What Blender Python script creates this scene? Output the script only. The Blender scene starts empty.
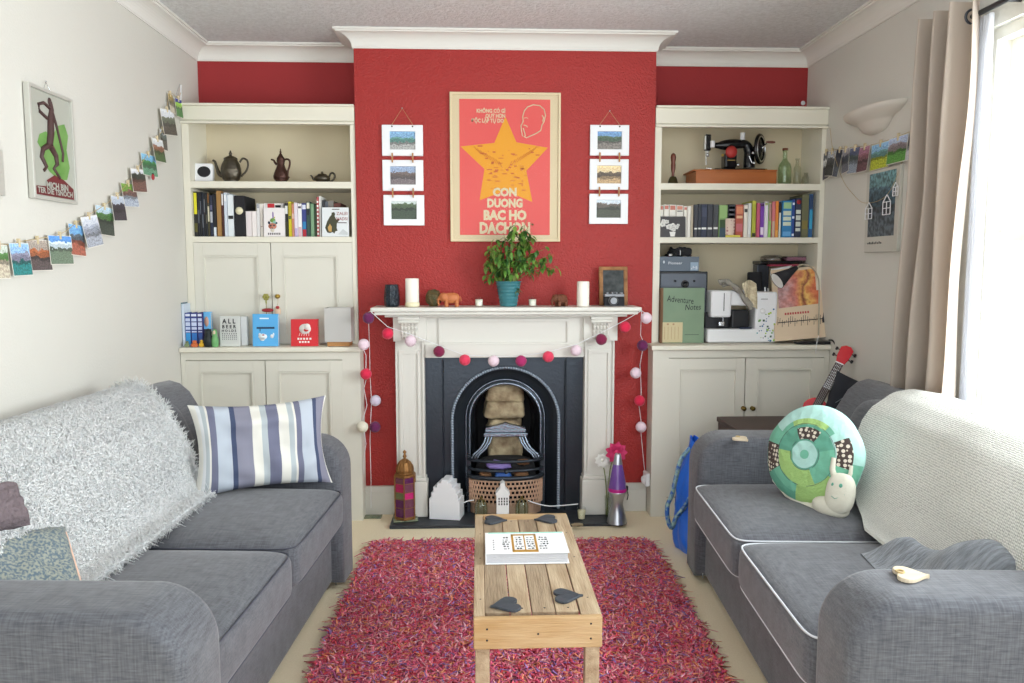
import bpy, bmesh, math, random
import numpy as np
from mathutils import Matrix, Vector, noise
R = math.radians
PI = math.pi
C = bpy.context.scene.collection
sc = bpy.context.scene

# ------------------------------------------------------------ camera
F = 780.0; EYE = 1.30
TH = math.atan(75 / F); PS = math.atan(33 * math.cos(TH) / F)
FW = Vector((math.sin(PS) * math.cos(TH), math.cos(PS) * math.cos(TH), -math.sin(TH)))
RT = Vector((math.cos(PS), -math.sin(PS), 0))
UP = Vector((math.sin(PS) * math.sin(TH), math.cos(PS) * math.sin(TH), math.cos(TH)))
cd = bpy.data.cameras.new('camera'); cam = bpy.data.objects.new('camera', cd); C.objects.link(cam)
cd.sensor_width = 36; cd.lens = F / 1024 * 36; cd.clip_start = .05
cam.matrix_world = Matrix(((RT.x, UP.x, -FW.x, 0), (RT.y, UP.y, -FW.y, 0), (RT.z, UP.z, -FW.z, EYE), (0, 0, 0, 1)))
sc.camera = cam

def W(px, py, X=None, Y=None, Z=None):
    """the place in the room seen at a spot of the photograph, on the wall, front or level it lies in"""
    d = FW + RT * ((px - 512) / F) + UP * (-(py - 341.5) / F)
    t = X / d.x if X is not None else Y / d.y if Y is not None else (Z - EYE) / d.z
    return Vector((0, 0, EYE)) + d * t

# ------------------------------------------------------------ light
w = bpy.data.worlds.new('daylight'); sc.world = w; w.use_nodes = True
bg = w.node_tree.nodes['Background']; bg.inputs[0].default_value = (.90, .95, 1, 1); bg.inputs[1].default_value = 2.5
def area(name, loc, rot, sx, sy, power, col=(1, 1, 1)):
    l = bpy.data.lights.new(name, 'AREA'); l.shape = 'RECTANGLE'; l.size = sx; l.size_y = sy; l.energy = power; l.color = col
    o = bpy.data.objects.new(name, l); C.objects.link(o); o.location = loc; o.rotation_euler = rot; return o
area('window_daylight', (2.12, 1.85, 1.45), (0, R(90), 0), 1.4, 1.8, 88, (.95, .98, 1))
# the room is left open behind the camera so sky light fills it
sc.view_settings.view_transform = 'Standard'; sc.view_settings.look = 'None'
sc.view_settings.exposure = 0.36; sc.view_settings.gamma = 1; sc.view_settings.use_curve_mapping = False
sc.cycles.use_denoising = True
sc.cycles.max_bounces = 8; sc.cycles.diffuse_bounces = 5

# ------------------------------------------------------------ materials
def lin(c):
    if isinstance(c, str): c = tuple(int(c[i:i + 2], 16) for i in (0, 2, 4))
    return tuple(((v / 255) / 12.92 if v / 255 <= .04045 else ((v / 255 + .055) / 1.055) ** 2.4) for v in c) + (1,)
MATS = {}
def mat(name, col, rough=.6, metal=0., bump=None, var=None, trans=0, emit=0, sheen=0, spec=.5, ior=1.45, alpha=1):
    """bump=(scale,strength[,(sx,sy,sz)])  var=(colour2, scale, contrast[,(sx,sy,sz)])"""
    if name in MATS: return name
    m = bpy.data.materials.new(name); m.use_nodes = True; nt = m.node_tree; N = nt.nodes; L = nt.links
    b = N['Principled BSDF']
    b.inputs['Base Color'].default_value = lin(col); b.inputs['Roughness'].default_value = rough
    b.inputs['Metallic'].default_value = metal; b.inputs['Specular IOR Level'].default_value = spec
    b.inputs['Transmission Weight'].default_value = trans; b.inputs['IOR'].default_value = ior
    b.inputs['Alpha'].default_value = alpha
    if sheen: b.inputs['Sheen Weight'].default_value = sheen
    if emit:
        b.inputs['Emission Color'].default_value = lin(col); b.inputs['Emission Strength'].default_value = emit
    tc = N.new('ShaderNodeTexCoord')
    def nz(scale, sv, detail=3):
        mp = N.new('ShaderNodeMapping'); mp.inputs['Scale'].default_value = sv
        L.new(tc.outputs['Object'], mp.inputs[0]); n = N.new('ShaderNodeTexNoise'); n.inputs['Scale'].default_value = scale
        n.inputs['Detail'].default_value = detail; L.new(mp.outputs[0], n.inputs['Vector']); return n
    if var:
        n = nz(var[1], var[3] if len(var) > 3 else (1, 1, 1)); r = N.new('ShaderNodeValToRGB')
        k = var[2]; r.color_ramp.elements[0].position = .5 - k; r.color_ramp.elements[1].position = .5 + k
        r.color_ramp.elements[0].color = lin(col); r.color_ramp.elements[1].color = lin(var[0])
        L.new(n.outputs[0], r.inputs[0]); L.new(r.outputs[0], b.inputs['Base Color'])
    if bump:
        n = nz(bump[0], bump[2] if len(bump) > 2 else (1, 1, 1)); bp = N.new('ShaderNodeBump')
        bp.inputs['Strength'].default_value = bump[1]; bp.inputs['Distance'].default_value = .01
        L.new(n.outputs[0], bp.inputs['Height']); L.new(bp.outputs[0], b.inputs['Normal'])
    MATS[name] = m; return name
def ramp_uv(name, stops, axis=0, rough=.7, wob=0, fine=0, bump=0, constant=True, wscale=6):
    """colour stops across the UV of a surface: stripes of a fabric, bands of a printed photo"""
    m = bpy.data.materials.new(name); m.use_nodes = True; nt = m.node_tree; N = nt.nodes; L = nt.links
    b = N['Principled BSDF']; b.inputs['Roughness'].default_value = rough
    uv = N.new('ShaderNodeUVMap'); sp = N.new('ShaderNodeSeparateXYZ'); L.new(uv.outputs[0], sp.inputs[0])
    src = sp.outputs[axis]
    n = N.new('ShaderNodeTexNoise'); n.inputs['Scale'].default_value = wscale; n.inputs['Detail'].default_value = 5
    n.noise_dimensions = '4D'; n.inputs['W'].default_value = (hash(name) % 97) if False else sum(map(ord, name)) * .37
    L.new(uv.outputs[0], n.inputs['Vector'])
    if wob:
        a = N.new('ShaderNodeMath'); a.operation = 'MULTIPLY_ADD'; a.inputs[1].default_value = wob; L.new(n.outputs[0], a.inputs[0])
        L.new(src, a.inputs[2]); s2 = N.new('ShaderNodeMath'); s2.operation = 'SUBTRACT'; L.new(a.outputs[0], s2.inputs[0]); s2.inputs[1].default_value = wob / 2
        src = s2.outputs[0]
    r = N.new('ShaderNodeValToRGB'); cr = r.color_ramp; cr.interpolation = 'CONSTANT' if constant else 'LINEAR'
    cr.elements[0].position = stops[0][0]; cr.elements[0].color = lin(stops[0][1])
    cr.elements[1].position = stops[1][0]; cr.elements[1].color = lin(stops[1][1])
    for p, c in stops[2:]:
        e = cr.elements.new(p); e.color = lin(c)
    L.new(src, r.inputs[0]); out = r.outputs[0]
    if fine:
        n2 = N.new('ShaderNodeTexNoise'); n2.inputs['Scale'].default_value = wscale * 3.5; n2.inputs['Detail'].default_value = 3
        L.new(uv.outputs[0], n2.inputs['Vector']); mx = N.new('ShaderNodeMixRGB'); mx.blend_type = 'OVERLAY'; mx.inputs[0].default_value = fine
        cc = N.new('ShaderNodeValToRGB'); cc.color_ramp.elements[0].position = .4; cc.color_ramp.elements[1].position = .6
        L.new(n2.outputs[0], cc.inputs[0]); L.new(out, mx.inputs[1]); L.new(cc.outputs[0], mx.inputs[2]); out = mx.outputs[0]
    L.new(out, b.inputs['Base Color'])
    MATS[name] = m; return name
def linen(name, c1, c2, s=1):
    """woven upholstery: fine threads both ways"""
    m = bpy.data.materials.new(name); m.use_nodes = True; nt = m.node_tree; N = nt.nodes; L = nt.links
    b = N['Principled BSDF']; b.inputs['Roughness'].default_value = .9; b.inputs['Sheen Weight'].default_value = .25
    b.inputs['Specular IOR Level'].default_value = .2
    tc = N.new('ShaderNodeTexCoord'); outs = []
    for sv in ((260, 18, 260), (18, 260, 18), (30, 30, 260)):
        mp = N.new('ShaderNodeMapping'); mp.inputs['Scale'].default_value = tuple(v * s for v in sv)
        n = N.new('ShaderNodeTexNoise'); n.inputs['Scale'].default_value = 1; n.inputs['Detail'].default_value = 2
        L.new(tc.outputs['Object'], mp.inputs[0]); L.new(mp.outputs[0], n.inputs['Vector']); outs.append(n.outputs[0])
    a = N.new('ShaderNodeMath'); a.operation = 'ADD'; L.new(outs[0], a.inputs[0]); L.new(outs[1], a.inputs[1])
    a2 = N.new('ShaderNodeMath'); a2.operation = 'ADD'; L.new(a.outputs[0], a2.inputs[0]); L.new(outs[2], a2.inputs[1])
    mr = N.new('ShaderNodeMapRange'); mr.inputs[1].default_value = 1.1; mr.inputs[2].default_value = 1.9; L.new(a2.outputs[0], mr.inputs[0])
    mx = N.new('ShaderNodeMixRGB'); mx.inputs[1].default_value = lin(c1); mx.inputs[2].default_value = lin(c2); L.new(mr.outputs[0], mx.inputs[0])
    L.new(mx.outputs[0], b.inputs['Base Color'])
    bp = N.new('ShaderNodeBump'); bp.inputs['Strength'].default_value = .25; bp.inputs['Distance'].default_value = .003
    L.new(a2.outputs[0], bp.inputs['Height']); L.new(bp.outputs[0], b.inputs['Normal'])
    MATS[name] = m; return name
def attr_mat(name, rough=.85, trl=0.0):
    """colour from the yarn's own colour attribute"""
    m = bpy.data.materials.new(name); m.use_nodes = True; nt = m.node_tree; N = nt.nodes; L = nt.links
    b = N['Principled BSDF']; b.inputs['Roughness'].default_value = rough; b.inputs['Specular IOR Level'].default_value = .15
    a = N.new('ShaderNodeAttribute'); a.attribute_name = 'yarn'; L.new(a.outputs['Color'], b.inputs['Base Color'])
    if trl:
        t = N.new('ShaderNodeBsdfTranslucent'); L.new(a.outputs['Color'], t.inputs[0]); mx = N.new('ShaderNodeMixShader'); mx.inputs[0].default_value = trl
        L.new(b.outputs[0], mx.inputs[1]); L.new(t.outputs[0], mx.inputs[2]); L.new(mx.outputs[0], N['Material Output'].inputs[0])
    MATS[name] = m; return name
def glassy(name, col, rough=.05, mixf=.25):
    """thin glass: mostly see-through with a faint tint and reflection"""
    m = bpy.data.materials.new(name); m.use_nodes = True; nt = m.node_tree; N = nt.nodes; L = nt.links
    N.remove(N['Principled BSDF']); t = N.new('ShaderNodeBsdfTransparent'); t.inputs[0].default_value = lin(col)
    g = N.new('ShaderNodeBsdfGlossy'); g.inputs['Roughness'].default_value = rough; g.inputs[0].default_value = (.9, .95, .92, 1)
    fr = N.new('ShaderNodeFresnel'); fr.inputs[0].default_value = 1.45 + mixf
    ge = N.new('ShaderNodeNewGeometry'); ml = N.new('ShaderNodeMath'); ml.operation = 'MULTIPLY_ADD'; ml.inputs[1].default_value = -1; ml.inputs[2].default_value = 1; L.new(ge.outputs['Backfacing'], ml.inputs[0])
    m2 = N.new('ShaderNodeMath'); m2.operation = 'MULTIPLY'; L.new(fr.outputs[0], m2.inputs[0]); L.new(ml.outputs[0], m2.inputs[1])
    mx = N.new('ShaderNodeMixShader'); L.new(m2.outputs[0], mx.inputs[0]); L.new(t.outputs[0], mx.inputs[1]); L.new(g.outputs[0], mx.inputs[2])
    L.new(mx.outputs[0], N['Material Output'].inputs[0]); MATS[name] = m; return name

mat('wall_paint', (215, 213, 205), .85, bump=(140, .12), var=((210, 207, 199), 1.2, .3))
mat('red_wallpaper', (167, 36, 31), .42, bump=(130, .6), var=((160, 32, 28), 60, .2), spec=.6)
mat('red_flat', (156, 46, 48), .75, bump=(90, .15))
mat('ceiling_paper', (222, 223, 224), .9, bump=(70, 1.0), var=((206, 206, 206), 55, .2))
mat('white_gloss', (230, 227, 216), .42, spec=.45)
mat('cream_paint', (231, 227, 212), .5, spec=.4, var=((227, 222, 206), 3, .3))
mat('cupboard_paint', (220, 217, 205), .5, spec=.4)
mat('cream_inner', (214, 202, 174), .7)
mat('cornice_white', (228, 226, 220), .7)
mat('mantel_white', (218, 216, 208), .4, bump=(60, .06))
mat('carpet', (250, 236, 206), .95, bump=(420, .4), var=((240, 224, 192), 160, .25))
mat('iron', (58, 64, 72), .30, metal=.65, bump=(60, .12))
mat('iron_highlight', (142, 154, 168), .26, metal=.85, bump=(90, .3))  # pale blue-grey: the cast iron's bright highlights are put into its colour
mat('soot', (30, 30, 32), .9)
mat('slate', (52, 58, 64), .55, bump=(40, .25), var=((66, 72, 80), 12, .3))
mat('slate_dark', (46, 50, 56), .5, bump=(30, .15))
mat('bronze_lattice', (206, 170, 144), .45, metal=.6, bump=(120, .4))
mat('brick_beige', (196, 180, 146), .9, bump=(40, 1), var=((120, 98, 74), 16, .22))
mat('brass', (190, 158, 78), .28, metal=1)
mat('antique_brass', (132, 112, 62), .35, metal=1)
mat('pewter', (92, 86, 76), .36, metal=.9, bump=(60, .4))
mat('bronze_dark', (84, 60, 54), .38, metal=.85, bump=(90, .5))
mat('chrome', (215, 218, 222), .12, metal=1)
mat('black_plastic', (28, 29, 33), .4)
mat('black_gloss', (18, 18, 22), .12)
mat('black_matte', (34, 34, 38), .8)
mat('white_plastic', (236, 237, 240), .3)
mat('white_matte', (238, 238, 238), .7)
mat('paper', (236, 232, 222), .8)
mat('page_edge', (226, 220, 204), .85, bump=(300, .4, (1, 1, .1)))
mat('cork_wood', (190, 140, 86), .6, var=((165, 116, 66), 10, .3, (1, 8, 1)))
mat('twine', (188, 164, 118), .9)
mat('wax', (246, 240, 228), .4, sheen=.1)
mat('navy', (44, 52, 76), .7)

# ------------------------------------------------------------ mesh collector
MW = {}
class MB:
    def __init__(s, m='white_matte', local=False):
        s.v = []; s.f = []; s.uv = []; s.mi = []; s.sm = []; s.mats = []; s.T = Matrix.Identity(4); s.local = local; s.mat(m); s.smooth = False; s.nb = 0
    def mat(s, n):
        if n not in MATS: raise KeyError(n)
        if n not in s.mats: s.mats.append(n)
        s.cur = s.mats.index(n); return s
    def add(s, vs, fs, uvs=None, smooth=None):
        o = len(s.v); T = s.T
        s.v += [T @ Vector(p) for p in vs]
        sm = s.smooth if smooth is None else smooth
        flip = T.to_3x3().determinant() < 0
        for i, f in enumerate(fs):
            g = [o + k for k in f]; u = uvs[i] if uvs else None
            if flip: g = g[::-1]; u = u[::-1] if u else None
            s.f.append(g); s.uv.append(u); s.mi.append(s.cur); s.sm.append(sm)
        return s
    def box(s, x0, x1, y0, y1, z0, z1):
        x0, x1 = sorted((x0, x1)); y0, y1 = sorted((y0, y1)); z0, z1 = sorted((z0, z1))
        s.nb += 1; e = .00009 * (s.nb % 11)   # neighbouring boards never share a plane exactly
        if min(x1 - x0, y1 - y0, z1 - z0) > .0035: x0 += e; x1 -= e; y0 += e; y1 -= e; z0 += e; z1 -= e
        v = [(x0, y0, z0), (x1, y0, z0), (x1, y1, z0), (x0, y1, z0), (x0, y0, z1), (x1, y0, z1), (x1, y1, z1), (x0, y1, z1)]
        q = [(0, 0), (1, 0), (1, 1), (0, 1)]
        return s.add(v, [(0, 3, 2, 1), (4, 5, 6, 7), (0, 1, 5, 4), (1, 2, 6, 5), (2, 3, 7, 6), (3, 0, 4, 7)], [q] * 6, False)
    def bm(s, bm, smooth=False):
        bm.verts.index_update()
        s.add([v.co.copy() for v in bm.verts], [[v.index for v in f.verts] for f in bm.faces], None, smooth); bm.free(); return s
    def rbox(s, x0, x1, y0, y1, z0, z1, r=.01, seg=2, smooth=False):
        s.nb += 1; e = .00009 * (s.nb % 11)
        if min(abs(x1 - x0), abs(y1 - y0), abs(z1 - z0)) > .0035: x0 += e; x1 -= e; y0 += e; y1 -= e; z0 += e; z1 -= e
        b = bmesh.new(); bmesh.ops.create_cube(b, size=1)
        for v in b.verts: v.co = Vector(((x0 + x1) / 2 + v.co.x * (x1 - x0), (y0 + y1) / 2 + v.co.y * (y1 - y0), (z0 + z1) / 2 + v.co.z * (z1 - z0)))
        r = min(r, abs(x1 - x0) * .49, abs(y1 - y0) * .49, abs(z1 - z0) * .49)
        bmesh.ops.bevel(b, geom=list(b.edges), offset=r, segments=seg, profile=.5, affect='EDGES'); return s.bm(b, smooth)
    def prism(s, pts, a0, a1, axis='y', bevel=0, seg=2, smooth=False):
        """outline pts in the two other axes, pushed from a0 to a1 along axis"""
        def P(p, a): return (a, p[0], p[1]) if axis == 'x' else (p[0], a, p[1]) if axis == 'y' else (p[0], p[1], a)
        n = len(pts); b = bmesh.new()
        A = [b.verts.new(P(p, a0)) for p in pts]; B = [b.verts.new(P(p, a1)) for p in pts]
        fa = b.faces.new(A); fb = b.faces.new(B[::-1])
        for i in range(n): b.faces.new((A[i], B[i], B[(i + 1) % n], A[(i + 1) % n]))
        bmesh.ops.recalc_face_normals(b, faces=b.faces)
        if bevel:
            ed = set(fa.edges) | set(fb.edges)
            bmesh.ops.bevel(b, geom=list(ed), offset=bevel, segments=seg, profile=.5, affect='EDGES')
        if n > 4: bmesh.ops.triangulate(b, faces=[f for f in b.faces if len(f.verts) > 6])
        return s.bm(b, smooth)
    def tube(s, pts, r, n=8, cap=True, closed=False):
        pts = [Vector(p) for p in pts]; k = len(pts); rs = r if isinstance(r, (list, tuple)) else [r] * k
        vs = []; prev = None
        for i, p in enumerate(pts):
            if closed: t = pts[(i + 1) % k] - pts[i - 1]
            else: t = pts[min(i + 1, k - 1)] - pts[max(i - 1, 0)]
            t = t.normalized() if t.length > 1e-9 else Vector((0, 0, 1))
            a = prev if prev is not None else (Vector((0, 0, 1)) if abs(t.z) < .9 else Vector((1, 0, 0)))
            u = a - t * a.dot(t)
            if u.length < 1e-6: u = Vector((1, 0, 0)) - t * t.x
            u.normalize(); prev = u; w_ = t.cross(u)
            for j in range(n):
                q = 2 * PI * j / n; vs.append(p + (u * math.cos(q) + w_ * math.sin(q)) * rs[i])
        fs = []
        for i in range(k if closed else k - 1):
            i2 = (i + 1) % k
            for j in range(n): fs.append((i * n + j, i * n + (j + 1) % n, i2 * n + (j + 1) % n, i2 * n + j))
        s.add(vs, fs, None, True)
        if cap and not closed: s.add(vs[:n], [tuple(range(n))[::-1]], None, False); s.add(vs[-n:], [tuple(range(n))], None, False)
        return s
    def lathe(s, prof, c=(0, 0, 0), n=24, smooth=True, squash=(1, 1), twist=0):
        vs = []; fs = []
        for i, (r, z) in enumerate(prof):
            for j in range(n):
                q = 2 * PI * j / n + twist; vs.append((c[0] + r * math.cos(q) * squash[0], c[1] + r * math.sin(q) * squash[1], c[2] + z))
        for i in range(len(prof) - 1):
            for j in range(n): fs.append((i * n + j, i * n + (j + 1) % n, (i + 1) * n + (j + 1) % n, (i + 1) * n + j))
        s.add(vs, fs, None, smooth)
        if prof[0][0] > 1e-4: s.add(vs[:n], [tuple(range(n))[::-1]], None, False)
        if prof[-1][0] > 1e-4: s.add(vs[-n:], [tuple(range(n))], None, False)
        return s
    def ball(s, c, r, n=16, jit=0, seed=0):
        if not isinstance(r, (tuple, list)): r = (r, r, r)
        return s.sup(c, r, 1, 1, n, n, jit, seed)
    def sup(s, c, r, e1=.4, e2=.3, n=20, m=32, jit=0, seed=0, fn=None):
        """superellipsoid: a soft box, a cushion or a ball"""
        m = m + m % 2; P = lambda x, e: math.copysign(abs(x) ** e, x); vs = []; fs = []
        for i in range(n + 1):
            a = -PI / 2 + PI * i / n
            for j in range(m):
                b = 2 * PI * j / m
                p = Vector((P(math.cos(a), e1) * P(math.cos(b), e2), P(math.cos(a), e1) * P(math.sin(b), e2), P(math.sin(a), e1)))
                q = Vector((p.x * r[0], p.y * r[1], p.z * r[2]))
                if jit: q *= 1 + jit * noise.noise(q * (2.5 / max(r)) + Vector((seed, 0, 0)))
                if fn: q = fn(q)
                vs.append(q + Vector(c))
        for i in range(n):
            for j in range(m): fs.append((i * m + j, i * m + (j + 1) % m, (i + 1) * m + (j + 1) % m, (i + 1) * m + j))
        return s.add(vs, fs, None, True)
    def grid(s, fn, nu, nv, thick=0, smooth=True, uvf=None):
        """fn(u,v) for u,v in 0..1; a cloth with real thickness if thick"""
        P = [[Vector(fn(i / nu, j / nv)) for j in range(nv + 1)] for i in range(nu + 1)]
        def idx(i, j): return i * (nv + 1) + j
        vs = [p for row in P for p in row]; fs = []; uv = []
        for i in range(nu):
            for j in range(nv):
                fs.append((idx(i, j), idx(i + 1, j), idx(i + 1, j + 1), idx(i, j + 1)))
                uv.append([(i / nu, j / nv), ((i + 1) / nu, j / nv), ((i + 1) / nu, (j + 1) / nv), (i / nu, (j + 1) / nv)])
        s.add(vs, fs, uv, smooth)
        if thick:
            vs2 = []
            for i in range(nu + 1):
                for j in range(nv + 1):
                    a = P[min(i + 1, nu)][j] - P[max(i - 1, 0)][j]; b = P[i][min(j + 1, nv)] - P[i][max(j - 1, 0)]
                    n_ = a.cross(b); n_ = n_.normalized() if n_.length > 1e-12 else Vector((0, 0, 1)); vs2.append(P[i][j] - n_ * thick)
            s.add(vs2, [f[::-1] for f in fs], [u[::-1] for u in uv], smooth)
            N = len(vs); rim = [idx(i, 0) for i in range(nu + 1)] + [idx(nu, j) for j in range(1, nv + 1)] + [idx(i, nv) for i in range(nu - 1, -1, -1)] + [idx(0, j) for j in range(nv - 1, 0, -1)]
            k = len(rim); s.add([vs[i] for i in rim] + [vs2[i] for i in rim], [((i + 1) % k, i, k + i, k + (i + 1) % k) for i in range(k)], None, smooth)
        return s
    def quad(s, a, b, c, d):
        return s.add([a, b, c, d], [(0, 1, 2, 3)], [[(0, 0), (1, 0), (1, 1), (0, 1)]], False)
    def text(s, body, size, o, ux=(1, 0, 0), uy=(0, 0, 1), depth=.0006, width=None, align='LEFT', bold=0):
        cu = bpy.data.curves.new('t', 'FONT'); cu.body = body; cu.size = 1; cu.align_x = align; cu.resolution_u = 2; cu.offset = bold
        ob = bpy.data.objects.new('t', cu); C.objects.link(ob); dg = bpy.context.evaluated_depsgraph_get(); ev = ob.evaluated_get(dg); me = ev.to_mesh()
        vs = [v.co.copy() for v in me.vertices]; fs = [list(p.vertices) for p in me.polygons]; ev.to_mesh_clear()
        bpy.data.objects.remove(ob); bpy.data.curves.remove(cu)
        if not vs: return s
        xs = [v.x for v in vs]; wd = max(xs) - min(xs); sx = size if width is None else width / wd
        ux = Vector(ux).normalized(); uy = Vector(uy).normalized(); nn = ux.cross(uy); o = Vector(o)
        f0 = (lambda v: (v.x - min(xs)) if align == 'LEFT' else v.x)
        s.add([o + ux * (f0(v) * sx) + uy * (v.y * size) + nn * depth for v in vs], fs, None, False); return s
    def build(s, name, parent=None, base=None, rz=0):
        me = bpy.data.meshes.new(name)
        if parent is not None and not s.local: M = MW[parent.name].inverted()
        elif parent is None and base is not None and not s.local: M = (Matrix.Translation(base) @ Matrix.Rotation(rz, 4, 'Z')).inverted()
        else: M = Matrix.Identity(4)
        me.from_pydata([M @ v for v in s.v], [], s.f)
        for m in s.mats: me.materials.append(MATS[m])
        me.polygons.foreach_set('material_index', s.mi); me.polygons.foreach_set('use_smooth', s.sm)
        if any(u for u in s.uv):
            uvl = me.uv_layers.new(name='uv'); dat = []
            for p, u in zip(s.f, s.uv):
                for k in range(len(p)): dat += list(u[k]) if u else [0, 0]
            uvl.data.foreach_set('uv', dat)
        me.update(); o = bpy.data.objects.new(name, me); C.objects.link(o)
        if parent is not None: o.parent = parent; MW[o.name] = MW[parent.name]
        elif base is not None:
            o.location = base; o.rotation_euler = (0, 0, rz); MW[o.name] = Matrix.Translation(base) @ Matrix.Rotation(rz, 4, 'Z')
        else: MW[o.name] = Matrix.Identity(4)
        return o
def tag(o, label=None, cat=None, group=None, kind=None):
    if label: o['label'] = label
    if cat: o['category'] = cat
    if group: o['group'] = group
    if kind: o['kind'] = kind
    return o
def thing(name, loc, label, cat, group=None, rz=0):
    o = bpy.data.objects.new(name, None); C.objects.link(o); o.empty_display_size = .05
    o.location = loc; o.rotation_euler = (0, 0, rz); MW[o.name] = Matrix.Translation(loc) @ Matrix.Rotation(rz, 4, 'Z'); return tag(o, label, cat, group)
def struct(mb, name): return tag(mb.build(name), kind='structure')
def arc(cx, cz, r, a0, a1, n): return [(cx + r * math.cos(R(a0 + (a1 - a0) * i / n)), cz + r * math.sin(R(a0 + (a1 - a0) * i / n))) for i in range(n + 1)]
rnd = random.Random(7)

# ============================================================ THE ROOM
XL, XR, YB, YC, ZC = -1.49, 1.808, 4.33, 4.05, 2.465
CL, CR = -.622, .905            # chimney breast
YN = -1.0                       # how far the walls run behind the camera
b = MB('carpet'); b.box(XL - .1, XR + .12, YN, YB + .1, -.06, 0); struct(b, 'floor')
b = MB('ceiling_paper'); b.box(XL - .1, XR + .12, YN, YB + .1, ZC, ZC + .06); struct(b, 'ceiling')
b = MB('wall_paint'); b.box(XL - .1, XL, YN, YB + .1, 0, ZC); struct(b, 'wall_left')
b = MB('red_flat'); b.box(XL, CL, YB, YB + .1, 0, ZC); b.box(CR, XR, YB, YB + .1, 0, ZC); b.box(CL, CR, YB, YB + .1, 0, ZC); struct(b, 'wall_back')
# chimney breast with fire opening
FX0, FX1, FZ = -.279, .538, .84
b = MB('red_wallpaper')
for a in ((CL, FX0, 0), (FX1, CR, 0), (FX0, FX1, FZ)): b.nb = -1; b.box(a[0], a[1], YC, YB, a[2], ZC)
b.nb = 0; struct(b, 'wall_chimney_breast')
# right wall with its window
WY0, WY1, WZ0, WZ1 = .75, 2.80, .72, 2.13
b = MB('wall_paint')
for a in ((WY1, YB + .1, 0, ZC), (YN, WY0, 0, ZC), (WY0, WY1, 0, WZ0), (WY0, WY1, WZ1, ZC)): b.nb = -1; b.box(XR, XR + .12, *a)
b.nb = 0; struct(b, 'wall_right')
# window: sash window with upper and lower sash
wroot = bpy.data.objects.new('window_1', None); C.objects.link(wroot); wroot.location = (XR + .06, WY0, WZ0); MW['window_1'] = Matrix.Translation(wroot.location); wroot['kind'] = 'structure'
b = MB('white_gloss'); fx0, fx1 = XR + .012, XR + .10
b.box(fx0, fx1, WY1 - .05, WY1, WZ0, WZ1); b.box(fx0, fx1, WY0, WY0 + .05, WZ0, WZ1); b.box(fx0, fx1, WY0, WY1, WZ1 - .04, WZ1); b.box(fx0 - .05, fx1, WY0 - .03, WY1 + .02, WZ0 - .03, WZ0 + .005)
b.box(XR - .015, XR + .012, WY1 - .005, WY1 + .05, WZ0, WZ1 + .06); b.box(XR - .015, XR + .012, WY0 - .05, WY1 + .05, WZ1, WZ1 + .06)
b.build('window_frame', wroot)
for nm, za, zb, xx in (('lower_sash', WZ0 + .005, 1.42, XR + .03), ('upper_sash', 1.385, WZ1 - .04, XR + .065)):
    b = MB('white_gloss'); y0, y1 = WY0 + .05, WY1 - .05; ym = (y0 + y1) / 2
    b.box(xx, xx + .03, y0, y0 + .045, za, zb); b.box(xx, xx + .03, y1 - .045, y1, za, zb); b.box(xx, xx + .03, y0, y1, za, za + .04); b.box(xx, xx + .03, y0, y1, zb - .035, zb); b.box(xx, xx + .03, ym - .012, ym + .012, za, zb)
    sa = b.build(nm, wroot)
    if 'pane' not in MATS: glassy('pane', (250, 252, 252), .0, .0)
    b = MB('pane'); b.box(xx + .012, xx + .016, y0 + .04, y1 - .04, za + .03, zb - .03); b.build('pane', sa)

# cornice: a cove run round the walls
def cove(n=8):
    P = [(.0, -.080), (.006, -.080), (.006, -.074)] + [(.008 + .068 * (1 - math.cos(R(90 * i / n))), -.072 + .056 * math.sin(R(90 * i / n))) for i in range(n + 1)] + [(.078, -.010), (.088, -.010), (.088, 0), (0, 0)]
    return P
def cornice(name, path):
    """path: corner points of the wall line, room on the left-hand side of travel, mitred"""
    prof = cove(); pts = [Vector((p[0], p[1])) for p in path]; vs = []; k = len(prof)
    for i, p in enumerate(pts):
        d0 = (pts[i] - pts[i - 1]).normalized() if i else (pts[1] - pts[0]).normalized(); d1 = (pts[i + 1] - pts[i]).normalized() if i < len(pts) - 1 else d0
        n0 = Vector((-d0.y, d0.x)); n1 = Vector((-d1.y, d1.x)); m = (n0 + n1); m = m / m.dot(n0)
        for o, z in prof: vs.append((p.x + m.x * o, p.y + m.y * o, ZC + z))
    fs = [(i * k + j, (i + 1) * k + j, (i + 1) * k + j + 1, i * k + j + 1) for i in range(len(pts) - 1) for j in range(k - 1)]
    b = MB('cornice_white'); b.add(vs, fs, None, False); struct(b, name)
cornice('trim_1', [(XR, YN), (XR, YB), (CR, YB), (CR, YC), (CL, YC), (CL, YB), (XL, YB), (XL, YN)])
# skirting
b = MB('mantel_white'); b.box(CL + .02, -.43, YC - .018, YC, 0, .15); b.box(CL + .02, -.43, YC - .024, YC, 0, .12); struct(b, 'baseboard_chimney_left')
b = MB('mantel_white'); b.box(.70, CR - .02, YC - .018, YC, 0, .15); b.box(.70, CR - .02, YC - .024, YC, 0, .12); struct(b, 'baseboard_chimney_right')
b = MB('white_gloss'); b.box(XL, XL + .016, YN, 3.90, 0, .14); struct(b, 'baseboard_left')
b = MB('white_gloss'); b.box(XR - .016, XR, YN, 3.90, 0, .14); struct(b, 'baseboard_right')
# slate hearth
b = MB('slate_dark'); b.rbox(-.45, .72, 3.79, 4.22, 0, .018, .004); struct(b, 'trim_2')

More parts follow.
